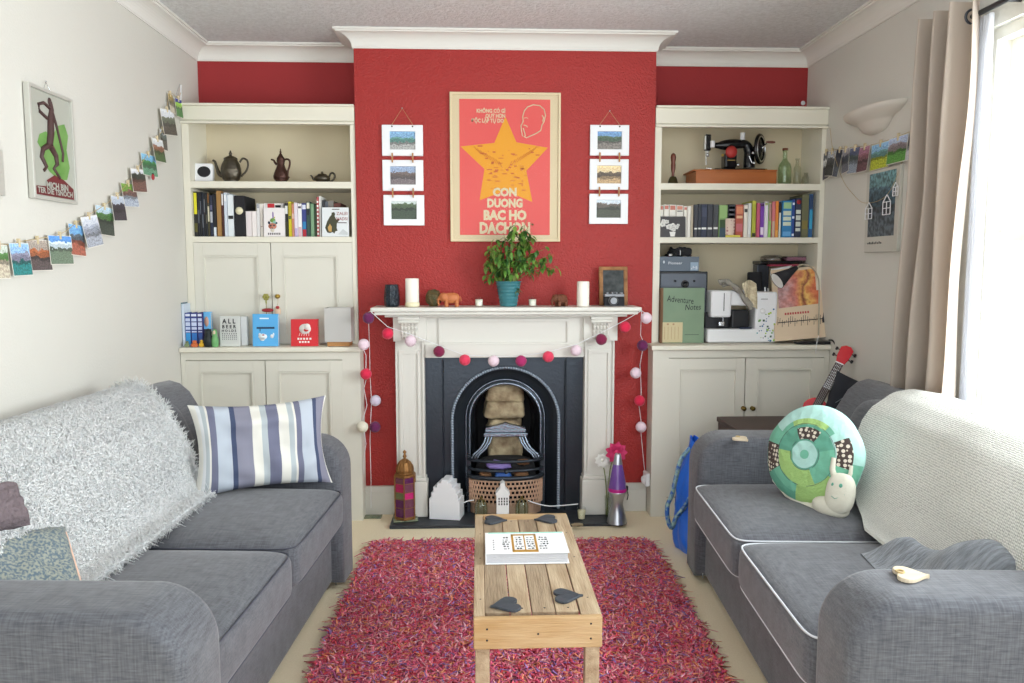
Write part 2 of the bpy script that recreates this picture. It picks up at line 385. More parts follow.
# ============================================================ FITTED CUPBOARDS AND BOOKCASES
def knob(mb, x, y, z, r=.011, m='brass'):
    mb.mat(m); mb.T = Matrix.Translation((x, y, z)) @ Matrix.Rotation(R(90), 4, 'X')
    mb.lathe([(r * .9, 0), (r * .9, .003), (r * .4, .005), (r * .4, .012), (r * .9, .017), (r, .022), (r * .7, .028), (0, .029)], n=14); mb.T = Matrix.Identity(4)
def panel_door(root, x0, x1, z0, z1, y, px0, px1, pz0, pz1, kx, kz, kr=.011, km='brass'):
    b = MB('cupboard_paint'); t = .018
    b.box(x0, px0, y, y + t, z0, z1); b.box(px1, x1, y, y + t, z0, z1); b.box(px0, px1, y, y + t, z0, pz0); b.box(px0, px1, y, y + t, pz1, z1); b.box(px0, px1, y + .009, y + t, pz0, pz1)
    # raised bead round the panel
    for a in ((px0, px0 + .008, pz0, pz1), (px1 - .008, px1, pz0, pz1), (px0, px1, pz0, pz0 + .008), (px0, px1, pz1 - .008, pz1)): b.box(a[0], a[1], y - .004, y + .012, a[2], a[3])
    d = b.build('door', root); k = MB(); k.mats = []; k.mat(km); knob(k, kx, y, kz, kr, km); k.build('knob', d); return d
YF = 4.06; YL = 3.93
def bookcase(x0, x1, label, doors, top):
    root = thing('fitted_bookcase', ((x0 + x1) / 2, 4.2, .90), label, 'bookcase')
    b = MB('cream_paint'); st = .035
    b.box(x0, x0 + st, YF, YB, .90, top - .01); b.box(x1 - st * .7, x1, YF, YB, .90, top - .01)
    b.mat('cream_inner'); b.box(x0, x1, YB - .012, YB - .002, .90, top - .02)
    b.mat('cream_paint'); b.box(x0, x1, YF, YB, top - .02, top - .01)
    b.box(x0, x1, YF, YF + .02, 2.012, top - .01)
    b.build('carcass', root)
    b = MB('cream_paint'); b.box(x0 - .0, x1 + .0, YF - .012, YF, 2.03, top - .012); b.rbox(x0, x1, YF - .028, YF + .02, top - .012, top, .003); b.box(x0, x1, YF - .02, YF, 2.012, 2.022); b.build('fascia', root)
    for zt, th in ((1.73, .034), (1.452, .030)):
        b = MB('cream_paint'); b.rbox(x0 + st - .006, x1 - st * .7 + .006, YF + .002, YB - .012, zt - th, zt, .003); b.build('shelf', root)
    return root
bl = bookcase(XL + .002, CL - .003, 'cream fitted bookcase in the left alcove with teapots above a two-door cupboard', True, 2.11)
br = bookcase(CR + .003, XR - .002, 'cream fitted bookcase in the right alcove with open shelves and a sewing machine', False, 2.118)
dz0, dz1 = .902, 1.421; bl_x0, bl_x1 = XL + .002 + .036, CL - .003 - .0255
def Xp(px, Y, py=290): return W(px, py, Y=Y).x
def Zp(py, Y, px=500): return W(px, py, Y=Y).z
panel_door(bl, bl_x0, Xp(271.4, YF), dz0, dz1, YF + .001, Xp(204, YF), Xp(259, YF), Zp(335, YF), Zp(256, YF), Xp(266, YF), Zp(296, YF), .012)
panel_door(bl, Xp(272.2, YF), bl_x1, dz0, dz1, YF + .001, Xp(284, YF), Xp(338, YF), Zp(335, YF), Zp(256, YF), Xp(278, YF), Zp(296, YF), .012)

def cupboard(x0, x1, cx0, cx1, label, ds, km):
    root = thing('fitted_cupboard', ((x0 + x1) / 2, 4.1, 0), label, 'cupboard')
    b = MB('cupboard_paint'); b.box(x0, x1, YL + .02, YB, .0, .872)
    b.box(x0, ds[0][0], YL, YL + .02, 0, .872); b.box(ds[-1][1], x1, YL, YL + .02, 0, .872); b.box(x0, x1, YL, YL + .02, .835, .872); b.box(x0, x1, YL, YL + .02, 0, .10)
    b.build('carcass', root)
    b = MB('cream_paint'); b.rbox(cx0, cx1, YL - .022, YB - .015 if False else YB, .874, .899, .005); b.build('countertop', root)
    for (a, c, pa, pc, kx) in ds:
        panel_door(root, a, c, .105, .83, YL + .001, pa, pc, .18, .775, kx, W(500, 410, Y=YL).z, .012, km)
    return root
cl = cupboard(XL + .002, -.600, XL + .002, -.592, 'cream two-door cupboard in the left alcove behind the left sofa', [(Xp(187, YL, 400), Xp(265.6, YL, 400), Xp(201, YL, 400), Xp(254, YL, 400), Xp(260, YL, 410)), (Xp(266.6, YL, 400), Xp(343, YL, 400), Xp(279, YL, 400), Xp(331, YL, 400), Xp(273, YL, 410))], 'brass')
cr_ = cupboard(.888, XR - .002, .876, XR - .002, 'cream two-door cupboard in the right alcove behind the red ukulele', [(Xp(668, YL, 400), Xp(744, YL, 400), Xp(680, YL, 400), Xp(736, YL, 400), Xp(743, YL, 407)), (Xp(745, YL, 400), Xp(823, YL, 400), Xp(757, YL, 400), Xp(811, YL, 400), Xp(752, YL, 407))], 'antique_brass')

# ============================================================ MANTELPIECE AND FIREPLACE
mp = thing('mantelpiece', (.13, 3.95, 0), 'white painted fireplace surround on the red chimney breast', 'mantelpiece')
MYF = 3.935
b = MB('mantel_white'); b.rbox(-.532, .806, 3.83, YC - .001, 1.078, 1.100, .006); b.rbox(-.515, .79, 3.845, YC - .001, 1.062, 1.078, .004); b.rbox(-.47, .745, 3.89, YC - .001, 1.048, 1.062, .004); b.build('shelf', mp)
b = MB('mantel_white'); b.box(-.425, .692, MYF + .015, YC - .001, FZ, 1.048)
b.box(-.27, .53, MYF, MYF + .015, FZ, .905)
for a in ((-.205, .46, 1.022, 1.036), (-.205, .46, .905, .917), (-.205, -.192, .905, 1.036), (.447, .46, .905, 1.036)): b.box(a[0], a[1], MYF + .003, MYF + .02, a[2], a[3])
b.build('frieze', mp)
for (x0, x1) in ((-.424, -.279), (.538, .69)):
    b = MB('mantel_white'); xm = (x0 + x1) / 2
    b.box(x0, x1, MYF + .008, YC - .001, .20, .93)
    for a in ((x0 + .018, x0 + .034), (x1 - .034, x1 - .018)): b.box(a[0], a[1], MYF - .002, MYF + .01, .24, .86)
    b.box(x0 + .018, x1 - .018, MYF - .002, MYF + .01, .86, .876); b.box(x0, x0 + .01, MYF - .004, MYF + .01, .2, .92); b.box(x1 - .01, x1, MYF - .004, MYF + .01, .2, .92)
    b.rbox(x0 - .012, x1 + .012, MYF - .022, YC - .001, .018, .205, .006); b.rbox(x0 - .006, x1 + .006, MYF - .014, YC - .001, .205, .222, .004)
    b.build('pilaster', mp)
    b = MB('mantel_white'); b.box(x0 - .008, x1 + .012, MYF - .01, YC - .001, .925, 1.048)
    # scrolled acanthus bracket
    cxx = xm + .0; b.smooth = True
    prof = [(MYF - .012, .935), (MYF - .02, .945), (MYF - .022, .97), (MYF - .034, 1.0), (MYF - .05, 1.02), (MYF - .052, 1.04), (MYF - .03, 1.046), (MYF, 1.046), (MYF, .935)]
    b.prism(prof, cxx - .042, cxx + .042, 'x', .006)
    b.rbox(cxx - .055, cxx + .055, MYF - .056, MYF + .01, 1.036, 1.05, .003)
    for k in range(5):
        x = cxx - .034 + k * .017
        for j in range(4):
            z = .945 + j * .024; yy = MYF - .02 - (.028 * max(0, (z - .965)) / .07)
            b.ball((x, yy - .002, z), (.0065, .007, .011), 7)
    b.tube([(cxx - .05, MYF - .05, 1.026), (cxx + .05, MYF - .05, 1.026)], .009, 10)
    b.build('bracket', mp)

# cast iron insert
fi = thing('fireplace_insert', (.13, 4.05, 0), 'black cast iron arched fireplace with a bowed grate', 'fireplace')
ACX = W(505.5, 430, Y=4.03).x; AY = 4.02
def archpts(r, spring, bottom, n=28):
    P = [(ACX - r, bottom + (spring - bottom) * i / 6) for i in range(6)] + [(ACX - r * math.cos(PI * i / n), spring + r * math.sin(PI * i / n)) for i in range(n + 1)] + [(ACX + r, spring - (spring - bottom) * (i + 1) / 6) for i in range(6)]
    return P
SPR = .50; RO, RI = .282, .182; BOT = .02
def rectmap(P):
    out = []
    for x, z in P:
        if z <= SPR + 1e-6: out.append((FX0 if x < ACX else FX1, z)); continue
        dx, dz = x - ACX, z - SPR; t = 1e9
        if dx < -1e-6: t = min(t, (FX0 - ACX) / dx)
        if dx > 1e-6: t = min(t, (FX1 - ACX) / dx)
        if dz > 1e-6: t = min(t, (FZ - SPR) / dz)
        out.append((ACX + dx * t, SPR + dz * t))
    return out
def strip(b, A, ya, B, yb, smooth=False):
    n = len(A); vs = [(x, ya, z) for x, z in A] + [(x, yb, z) for x, z in B]
    b.add(vs, [(i, n + i, n + i + 1, i + 1) for i in range(n - 1)], None, smooth)
b = MB('iron'); Ao = archpts(RO, SPR, BOT)
Rm = rectmap(Ao)
# corners of the plate filled exactly
strip(b, Rm, AY, Ao, AY)
b.add([(FX0, AY, FZ), (Rm[0][0], AY, FZ - .0), ], [], None)
def corner(ix):
    for i in range(len(Rm) - 1):
        (x0, z0), (x1, z1) = Rm[i], Rm[i + 1]
        if abs(x0 - x1) > 1e-4 and abs(z0 - z1) > 1e-4:
            cx = FX0 if min(x0, x1) < ACX else FX1; b.add([(x0, AY, z0), (x1, AY, z1), (cx, AY, FZ)], [(0, 1, 2)])
corner(0)
# raised slips at both sides and head
b.box(FX0, FX0 + .085, AY - .02, AY + .01, 0.018, FZ); b.box(FX1 - .085, FX1, AY - .02, AY + .01, .018, FZ); b.box(FX0 + .085, FX1 - .085, AY - .006, AY + .01, FZ - .03, FZ)
for x in (FX0 + .088, FX1 - .088): b.tube([(x, AY - .012, .02), (x, AY - .012, FZ - .02)], .006, 6)
b.build('face_plate', fi)
b = MB('iron'); A1 = archpts(RO - .012, SPR, BOT); A2 = archpts(RO - .03, SPR, BOT); A3 = archpts(RI + .03, SPR, BOT); A4 = archpts(RI, SPR, BOT); A5 = archpts(RI - .02, SPR, BOT)
strip(b, Ao, AY, A1, AY - .012, True); strip(b, A1, AY - .012, A2, AY + .005, True); strip(b, A2, AY + .005, A3, AY + .055, True); strip(b, A3, AY + .055, A4, AY + .04, True); strip(b, A4, AY + .04, A5, AY + .17, True)
b.mat('iron_highlight')
b.tube([(x, AY + .045, z) for x, z in archpts(RI + .006, SPR, BOT)], .007, 6); b.tube([(x, AY + .05, z) for x, z in archpts(RI + .026, SPR, BOT)], .004, 6)
b.build('arch', fi)
mat('bead_iron', (150, 162, 176), .4, metal=.4)  # lighter than the plate: the bead ring's grey sheen is in the colour
b = MB('bead_iron')
P = archpts(RO - .004, SPR, BOT, 64); acc = 0
dense = []
for i in range(len(P) - 1):
    a = Vector(P[i]); c = Vector(P[i + 1]); L_ = (c - a).length; k = max(1, int(L_ / .013))
    for j in range(k): dense.append(a + (c - a) * j / k)
for p in dense: b.ball((p.x, AY - .013, p.y), (.0088, .008, .0088), 8)
b.build('beading', fi)
b = MB('soot'); strip(b, A5, AY + .17, [(ACX + (x - ACX) * .9, z) for x, z in A5], AY + .26)
b.box(ACX - .2, ACX + .2, AY + .26, AY + .27, 0, .75); b.box(ACX - .2, ACX + .2, AY, AY + .27, .012, .022); b.build('firebox', fi)
# fireback lump
b = MB('brick_beige')
def lump(q): return q * (1 + .16 * noise.noise(q * 22)) + Vector((0, .0, .0))
b.sup((ACX + .0, AY + .16, .62), (.10, .06, .055), .35, .4, 20, 30, fn=lump); b.sup((ACX - .005, AY + .15, .535), (.105, .07, .05), .35, .4, 20, 30, fn=lump)
b.sup((ACX - .0, AY + .14, .36), (.095, .07, .12), .4, .4, 22, 30, fn=lump); b.build('fireback_bricks', fi)
# hood
b = MB('iron_highlight')
hz = Zp(437, AY); hx = .115
b.rbox(ACX - hx, ACX + hx, AY + .00, AY + .11, hz - .0, hz + .02, .004); b.rbox(ACX - hx + .008, ACX + hx - .008, AY + .008, AY + .1, hz + .02, hz + .038, .004)
b.prism([(ACX - hx + .012, hz + .038), (ACX + hx - .012, hz + .038), (ACX + hx - .012, hz + .045), (ACX + .02, hz + .064), (ACX, hz + .072), (ACX - .02, hz + .064), (ACX - hx + .012, hz + .045)], AY + .01, AY + .05, 'y')
for sgn in (-1, 1):
    for o in (0, .016, .03):
        b.tube([(ACX + sgn * (hx - .012 - o), AY + .01, hz), (ACX + sgn * (hx - .002 - o), AY, hz - .03), (ACX + sgn * (hx + .018 - o), AY - .005, hz - .06), (ACX + sgn * (hx + .052 - o), AY - .008, hz - .09), (ACX + sgn * (hx + .066 - o), AY - .008, hz - .115)], .0055, 6)
b.build('hood', fi)
# bowed grate
GZ = Zp(479, 3.93); gr = .192
def bow(z, k=1.0, n=24, rr=gr): return [(ACX - rr * math.cos(PI * i / n), AY - .005 - .10 * k * math.sin(PI * i / n) ** .8, z) for i in range(n + 1)]
b = MB('iron'); b.tube(bow(Zp(460, 3.96)), .008, 8); b.tube(bow(Zp(470, 3.94)), .008, 8); b.tube(bow(GZ + .006, 1.05), .012, 8)
for x in (ACX - gr, ACX + gr): b.box(x - .01, x + .01, AY - .016, AY, .018, Zp(456, 3.98))
b.ball((ACX, AY - .115, Zp(470, 3.94)), .012, 8)
g1 = b.build('grate_bars', fi)
b = MB('bronze_lattice')
for k in range(6):
    z = GZ - .012 - k * .024; b.tube(bow(z, 1.0 - .02 * k, 24, gr - .002), .0055, 6)
nv = 26
for i in range(1, nv):
    a = PI * i / nv
    for k in range(5):
        z = GZ - .012 - k * .024; aa = a + (PI / nv / 2 if k % 2 else 0)
        x, y = ACX - (gr - .002) * math.cos(aa), AY - .008 - .10 * math.sin(aa) ** .8
        b.box(x - .0042, x + .0042, y - .004, y + .006, z - .024, z)
b.mat('soot'); b.grid(lambda u, v: (ACX - (gr - .012) * math.cos(PI * u), AY + .004 - .088 * math.sin(PI * u) ** .8, .02 + v * (GZ - .04)), 20, 1, .004)
b.mat('bronze_lattice'); b.grid(lambda u, v: (ACX - (gr - .005) * math.cos(PI * u), AY - .002 - .092 * math.sin(PI * u) ** .8, .02 + v * .055), 20, 1, .004)
b.build('basket_lattice', fi)
# bits lying in the grate
mat('paper_purple', (150, 132, 200), .6); mat('paper_blue', (72, 118, 200), .5); mat('cone_brown', (128, 92, 62), .8, bump=(60, .8))
for nm, px, py, r_, m_, lb, ct in (('crumpled_paper', 498, 465, (.062, .03, .020), 'paper_purple', 'lilac crumpled packet lying between the upper grate bars', 'paper'), ('crumpled_paper', 503, 475, (.042, .03, .020), 'paper_blue', 'blue crumpled packet in the grate, under the lilac one', 'paper'), ('pine_cone', 485, 475, (.03, .025, .018), 'cone_brown', 'brown pine cone in the grate left of the blue packet', 'pine cone'), ('pine_cone', 521, 474, (.036, .025, .018), 'cone_brown', 'brown pine cone in the grate right of the blue packet', 'pine cone'), ('pine_cone', 523, 462, (.03, .02, .013), 'cone_brown', 'brown pine cone on the upper grate bar at the right', 'pine cone')):
    p = W(px, py, Y=3.965); b = MB(m_)
    b.sup(p, r_, .6, .6, 12, 18, fn=lambda q: q * (1 + .35 * noise.noise(q * 90)))
    if nm == 'pine_cone':
        for k in range(40):
            a = rnd.uniform(0, 6.28); e = rnd.uniform(-1, 1); c_ = math.sqrt(1 - e * e)
            b.ball((p.x + r_[0] * c_ * math.cos(a), p.y + r_[1] * c_ * math.sin(a), p.z + r_[2] * e), (.006, .005, .003), 5)
    tag(b.build(nm, None, p), lb, ct)
b = MB('soot'); b.sup((ACX, AY + .03, .20), (.16, .08, .10), .5, .7, 14, 24); b.build('ash_bed', fi)

# ============================================================ SOFAS
linen('sofa_linen', (72, 73, 79), (101, 103, 109)); mat('piping_dark', (70, 72, 84), .8); mat('piping_white', (205, 208, 214), .8)
SL = 1.74; SD = .84; AH = .612; AW = .205
def soft_box(b, x0, x1, y0, y1, z0, z1, r, e=.16, crown=0, n=22, m=56):
    c = ((x0 + x1) / 2, (y0 + y1) / 2, (z0 + z1) / 2); h = ((x1 - x0) / 2, (y1 - y0) / 2, (z1 - z0) / 2)
    b.sup(c, h, .38, e, n, m, fn=lambda q: Vector((q.x, q.y, q.z + crown * (1 - (q.x / h[0]) ** 2) * (1 - (q.y / h[1]) ** 2) * (1 if q.z > 0 else 0))))
def sofa(loc, rz, label, pip, prot):
    root = thing('sofa', loc, label, 'sofa', None, rz)
    b = MB('sofa_linen', True); b.rbox(-SL / 2 + .02, SL / 2 - .02, .03, SD - .02, .035, .285, .02, 3); b.build('base', root)
    for sg in (-1, 1):
        # arm: slab with a round front shoulder
        xa, xb = (-SL / 2, -SL / 2 + AW) if sg < 0 else (SL / 2 - AW, SL / 2)
        pf = prot[0] if sg < 0 else prot[1]
        prof = [(-pf, .03)] + [(-pf, .20)] + [(.13 - pf + .13 * math.cos(R(180 - 90 * i / 10)) - .0, AH - .13 + .13 * math.sin(R(180 - 90 * i / 10))) for i in range(11)] + [(SD - .12, AH), (SD - .02, AH), (SD - .02, .03)]
        b = MB('sofa_linen', True); b.prism(prof, xa, xb, 'x', .035, 4, True)
        o = b.build('arm', root)
        for xx in (xa + .004, xb - .004):
            k = MB(pip, True); k.tube([(xx, p[0] + (.03 if p[0] < .13 and p[1] < AH - .01 else (.03 * (1 - (p[0] - 0) / .2) if p[0] < .2 else 0)), p[1] - (.030 if p[1] > AH - .1 else 0)) for p in prof[:-2]], .0016, 5); k.build('seam', o)
    # back frame: full length, sloping to the front
    prof = [(.46, .30), (.50, .46), (.555, .60), (.60, .70), (.65, .785), (.69, .82), (.73, .832), (.78, .822), (.81, .785), (.83, .70), (.83, .04), (.55, .04)]
    b = MB('sofa_linen', True); b.prism(prof, -SL / 2 + .01, SL / 2 - .01, 'x', .028, 4, True); b.build('back_frame', root)
    iw = SL / 2 - AW
    for sg in (-1, 1):
        x0, x1 = (-iw + .004, -.004) if sg < 0 else (.004, iw - .004)
        b = MB('sofa_linen', True); soft_box(b, x0, x1, -.035, .60, .268, .445, .04, .13, .018)
        o = b.build('seat_cushion', root)
        # piping round the top and bottom edge of the cushion
        for zz, ins in ((.422, .006), (.300, .006)):
            pts = []; hx, hy = (x1 - x0) / 2 - ins, .3175 - ins; cx, cy = (x0 + x1) / 2, .2825
            for i in range(72):
                a = 2 * PI * i / 72; P = lambda v: math.copysign(abs(v) ** .15, v)
                pts.append((cx + hx * P(math.cos(a)), cy + hy * P(math.sin(a)), zz))
            k = MB(pip, True); k.tube(pts, .0032 if pip == 'piping_white' else .0022, 6, closed=True); k.build('piping', o)
        b = MB('sofa_linen', True)
        def lean(q): return Vector((q.x, q.y + .40 * q.z, q.z))
        b.sup(((x0 + x1) / 2, .618, .605), ((x1 - x0) / 2, .088, .19), .35, .3, 22, 48, fn=lean); b.build('back_cushion', root)
    b = MB('black_plastic', True)
    for sx in (-1, 1):
        for y in (.08, SD - .08):
            k = MB('black_plastic', True); k.lathe([(.022, .0), (.026, .045)], (sx * (SL / 2 - .08), y, 0), 12); k.build('foot', root)
    return root
aL = R(3.55)
SLloc = (-.604, 2.375, 0); SRloc = (.847, 2.385, 0)
sofaL = sofa(SLloc, R(90) - aL, 'grey linen two-seat sofa on the left with a shaggy white throw', 'piping_dark', (.07, .015))
sofaR = sofa(SRloc, R(-90) - R(3.5), 'grey linen two-seat sofa with white piping under the window', 'piping_white', (.008, .028))
ML = Matrix.Translation(SLloc) @ Matrix.Rotation(R(90) - aL, 4, 'Z'); MR = Matrix.Translation(SRloc) @ Matrix.Rotation(R(-90) - R(3.5), 4, 'Z')

def tufts(name, parent, pts, nrm, length, width, bend, cols, matname, seed=1, lift=0.0, seg=2, spread=.5):
    """many short strands of yarn as one mesh; each keeps one colour of its own"""
    rg = np.random.default_rng(seed); n = len(pts); P = np.array(pts); Nn = np.array(nrm)
    L_ = length * rg.uniform(.7, 1.25, n)[:, None]
    d = rg.normal(size=(n, 3)); d -= (d * Nn).sum(1)[:, None] * Nn; d /= np.linalg.norm(d, axis=1)[:, None] + 1e-9
    sd = np.cross(Nn, d)
    bb = bend * rg.uniform(.4, 1.6, n)[:, None]
    tip = P + Nn * L_ + d * L_ * bb; mid = P + Nn * L_ * .6 + d * L_ * bb * .28
    tip = tip - Nn * L_ * (bb * .35)
    w_ = width * rg.uniform(.7, 1.3, n)[:, None] / 2
    rows = []
    for c_, k in ((P - Nn * .004, 1), (mid, 1.0), (tip, .55)):
        for a in (0, 2 * PI / 3, 4 * PI / 3):
            rows.append(c_ + (d * math.cos(a) + sd * math.sin(a)) * w_ * k)
    V = np.stack(rows, 1).reshape(-1, 3)
    base = (np.arange(n) * 9)[:, None]
    q = []
    for r_ in (0, 3):
        for j in range(3): q.append([r_ + j, r_ + (j + 1) % 3, r_ + 3 + (j + 1) % 3, r_ + 3 + j])
    Q = (base[:, :, None] + np.array(q)[None]).reshape(-1, 4); T = (base + np.array([[6, 7, 8]])).reshape(-1, 3)
    me = bpy.data.meshes.new(name); nv = len(V); nq = len(Q); nt_ = len(T)
    me.vertices.add(nv); me.vertices.foreach_set('co', V.ravel()); me.loops.add(nq * 4 + nt_ * 3); me.polygons.add(nq + nt_)
    me.loops.foreach_set('vertex_index', np.concatenate([Q.ravel(), T.ravel()]).astype(np.int32))
    me.polygons.foreach_set('loop_start', np.concatenate([np.arange(nq) * 4, nq * 4 + np.arange(nt_) * 3]).astype(np.int32))
    me.update(calc_edges=True); me.validate()
    ci = np.array([lin(c) for c, _ in cols]); pr = np.array([p for _, p in cols], float); pr /= pr.sum()
    cc = ci[rg.choice(len(cols), n, p=pr)]; cc[:, :3] *= rg.uniform(.8, 1.2, n)[:, None]
    at = me.color_attributes.new('yarn', 'FLOAT_COLOR', 'POINT'); at.data.foreach_set('color', np.clip(np.repeat(cc, 9, axis=0), 0, 1).ravel())
    me.materials.append(MATS[matname]); o = bpy.data.objects.new(name, me); C.objects.link(o)
    if parent: o.parent = parent; MW[o.name] = MW[parent.name]
    return o
attr_mat('yarn_mat'); attr_mat('fluff_mat', rough=.95)

# rug
rt = thing('shaggy_rug', (.13, 2.75, 0), 'shaggy pink, red and orange rug under the coffee table', 'rug', None, R(-1.2))
RX, RY0, RY1 = .655, -1.15, .80
mat('rug_backing', (150, 60, 80), .9)
b = MB('rug_backing', True); b.rbox(-RX, RX, RY0, RY1, .001, .012, .005); b.build('backing', rt)
rg = np.random.default_rng(3); n = 46000
px_ = rg.uniform(-RX, RX, n); py_ = rg.uniform(RY0, RY1, n)
cr2 = .06; ddx = np.maximum(np.abs(px_) - (RX - cr2), 0); ddy = np.maximum(np.maximum(py_ - (RY1 - cr2), (RY0 + cr2) - py_), 0); ok = ddx ** 2 + ddy ** 2 < cr2 ** 2
px_, py_ = px_[ok], py_[ok]
pile = tufts('pile', rt, np.stack([px_, py_, np.full(len(px_), .010)], 1), np.tile([0, 0, 1.], (len(px_), 1)), .029, .0080, 1.2,
      [((243, 126, 146), 28), ((230, 98, 130), 18), ((251, 168, 172), 16), ((251, 158, 120), 15), ((202, 106, 150), 9), ((172, 130, 192), 7), ((230, 82, 96), 11), ((250, 184, 200), 7)], 'yarn_mat', 5)
tag(pile, kind='stuff')

# throw on the left sofa
def backprof(t, off=.012):
    """from behind the top (0) over the back cushion down to the seat (1): (y,z) in sofa space"""
    P = [(.842, .74), (.832, .80), (.79, .845), (.72, .852), (.66, .825), (.597, .775), (.550, .695), (.510, .615), (.485, .54), (.450, .49), (.415, .474), (.365, .471)]
    s = t * (len(P) - 1); i = min(int(s), len(P) - 2); f = s - i; a, c = Vector(P[i]), Vector(P[i + 1]); return a.lerp(c, f)
def throw_pt(M, x, t, wob=.0):
    y, z = backprof(t); k = noise.noise(Vector((x * 4, t * 4, wob))) * .012
    return M @ Vector((x, y - k, z + k * .5))
th_ = thing('shaggy_throw', ML @ Vector((.0, .75, .86)), 'shaggy white throw draped over the back of the left sofa', 'throw')
def thx(t):  # right hand (far) edge
    return .54 - .12 * max(0, t - .35) / .65 + .02 * math.sin(t * 9)
def thL(u, v):
    v2 = v * (.93 - .0 * u); x = -SL / 2 + .02 + u * (thx(v) - (-SL / 2 + .02)); return throw_pt(ML, x, v2 + .05 * (1 - u) * v)
mat('throw_cloth', (250, 252, 252), .9)
b = MB('throw_cloth'); b.grid(thL, 60, 40, -.006); b.build('backing', th_)
pp = []; nn = []
Mi = MW[th_.name].inverted()
for k in range(62000):
    u, v = rnd.random(), rnd.random(); e = .01
    a = thL(u, v); du = thL(min(1, u + e), v) - thL(max(0, u - e), v); dv = thL(u, min(1, v + e)) - thL(u, max(0, v - e)); n_ = dv.cross(du)
    if n_.length < 1e-9: continue
    n_.normalize()
    if n_.x < -.2 and n_.z < .2: n_ = -n_
    if n_.z < -.1: n_ = -n_
    pp.append((Mi @ a)[:]); nn.append(n_[:])
for k in range(2600):  # fringe
    v = rnd.random(); a = thL(1, v); pp.append((Mi @ (a + Vector((0, .004, .003)))).to_tuple()); nn.append(Vector((.25, .9, rnd.uniform(-.5, .2))).normalized().to_tuple())
    u = rnd.random(); a = thL(u, 1); pp.append((Mi @ (a + Vector((0, 0, .008)))).to_tuple()); nn.append(Vector((.8, .1, rnd.uniform(-.1, .15))).normalized().to_tuple())
tf = tufts('shag', th_, pp, nn, .0105, .0027, 2.4, [((253, 255, 255), 10), ((250, 254, 255), 8), ((254, 255, 254), 8)], 'fluff_mat', 8)
tag(tf, kind='stuff')

# knitted throw on the right sofa (local x runs from far (-) to near (+))
def knit(name, c):
    m = bpy.data.materials.new(name); m.use_nodes = True; nt = m.node_tree; N = nt.nodes; L = nt.links; b = N['Principled BSDF']
    b.inputs['Roughness'].default_value = .95; b.inputs['Sheen Weight'].default_value = .2
    uv = N.new('ShaderNodeUVMap'); mp = N.new('ShaderNodeMapping'); mp.inputs['Scale'].default_value = (210, 120, 1); L.new(uv.outputs[0], mp.inputs[0])
    v = N.new('ShaderNodeTexVoronoi'); v.inputs['Scale'].default_value = 1; v.inputs['Randomness'].default_value = .25; L.new(mp.outputs[0], v.inputs['Vector'])
    r = N.new('ShaderNodeValToRGB'); r.color_ramp.elements[0].position = .30; r.color_ramp.elements[0].color = lin(c); r.color_ramp.elements[1].position = .62; r.color_ramp.elements[1].color = lin(tuple(int(k * .74) for k in c))
    L.new(v.outputs['Distance'], r.inputs[0]); L.new(r.outputs[0], b.inputs['Base Color'])
    bp = N.new('ShaderNodeBump'); bp.invert = True; bp.inputs['Strength'].default_value = .8; bp.inputs['Distance'].default_value = .006; L.new(v.outputs['Distance'], bp.inputs['Height']); L.new(bp.outputs[0], b.inputs['Normal'])
    MATS[name] = m
knit('knit_cream', (236, 236, 228))
def knx(t): return float(np.interp(t, (0, .15, .3, .5, .7, .85, 1), (-.25, -.36, -.46, -.46, -.38, -.22, .0)))
def knR(u, v):
    x = (SL / 2 - .015) + u * (knx(v) - (SL / 2 - .015)); p = backprof(.06 + v * .90); k = noise.noise(Vector((x * 3.5, v * 3, 4.))) * .022
    return MR @ Vector((x, p[0] - k - .012, p[1] + k * .4 + .004))
b = MB('knit_cream'); b.grid(knR, 70, 44, .012); tag(b.build('knitted_throw', None, MR @ Vector((.1, .72, .86))), 'cream knitted throw draped over the back of the right sofa', 'throw')

# grey ribbed blanket heaped by the near arm of the right sofa
mat('blanket_grey', (112, 116, 122), .95, var=((140, 145, 152), 1, .12, (18, 120, 18)), bump=(1, .6, (60, 260, 60)), sheen=.2)
def blk(u, v):
    x = .20 + .455 * u; y = .28 + .56 * v - .04 * u
    edge = min(1, 5 * min(u + .0, 1 - u + .02, v, 1 - v + .3)); z = .462 + edge * (.055 + .10 * v + .035 * math.sin(7.5 * u + 5 * v + 1.2) + .028 * math.sin(17 * v - 7 * u) + .03 * noise.noise(Vector((u * 5, v * 5, 2))))
    return MR @ Vector((x, y, max(.464, z)))
b = MB('blanket_grey'); b.grid(blk, 60, 44, .006); tag(b.build('folded_blanket', None, MR @ Vector((.45, .45, .46))), 'crumpled grey ribbed blanket on the right sofa against its near arm', 'blanket')

def heart_pts(s, n=36):
    out = []
    for i in range(n):
        t = 2 * PI * i / n; out.append((s * (16 * math.sin(t) ** 3) / 17, s * (13 * math.cos(t) - 5 * math.cos(2 * t) - 2 * math.cos(3 * t) - math.cos(4 * t)) / 17))
    return out
mat('pale_wood', (214, 200, 176), .6, var=((196, 180, 152), 6, .3, (1, 6, 1)))
def arm_heart(px, py, s, rz, label, name='wooden_heart'):
    c = W(px, py, Z=AH + .002); b = MB('pale_wood')
    b.T = Matrix.Translation(c) @ Matrix.Rotation(rz, 4, 'Z')
    H = heart_pts(s)
    # a ring-shaped heart: outline with a hole near the lobes
    b.prism(H, 0, .010, 'z', .002)
    b.mat('twine'); b.tube([(0 + .2 * s * math.cos(a), .45 * s + .2 * s * math.sin(a), .0115) for a in [2 * PI * i / 14 for i in range(14)]], .0022, 6, closed=True)
    b.T = Matrix.Identity(4); return tag(b.build(name, None, c), label, 'heart')
arm_heart(909, 577, .042, R(75), 'pale wooden heart lying on the near arm of the right sofa')
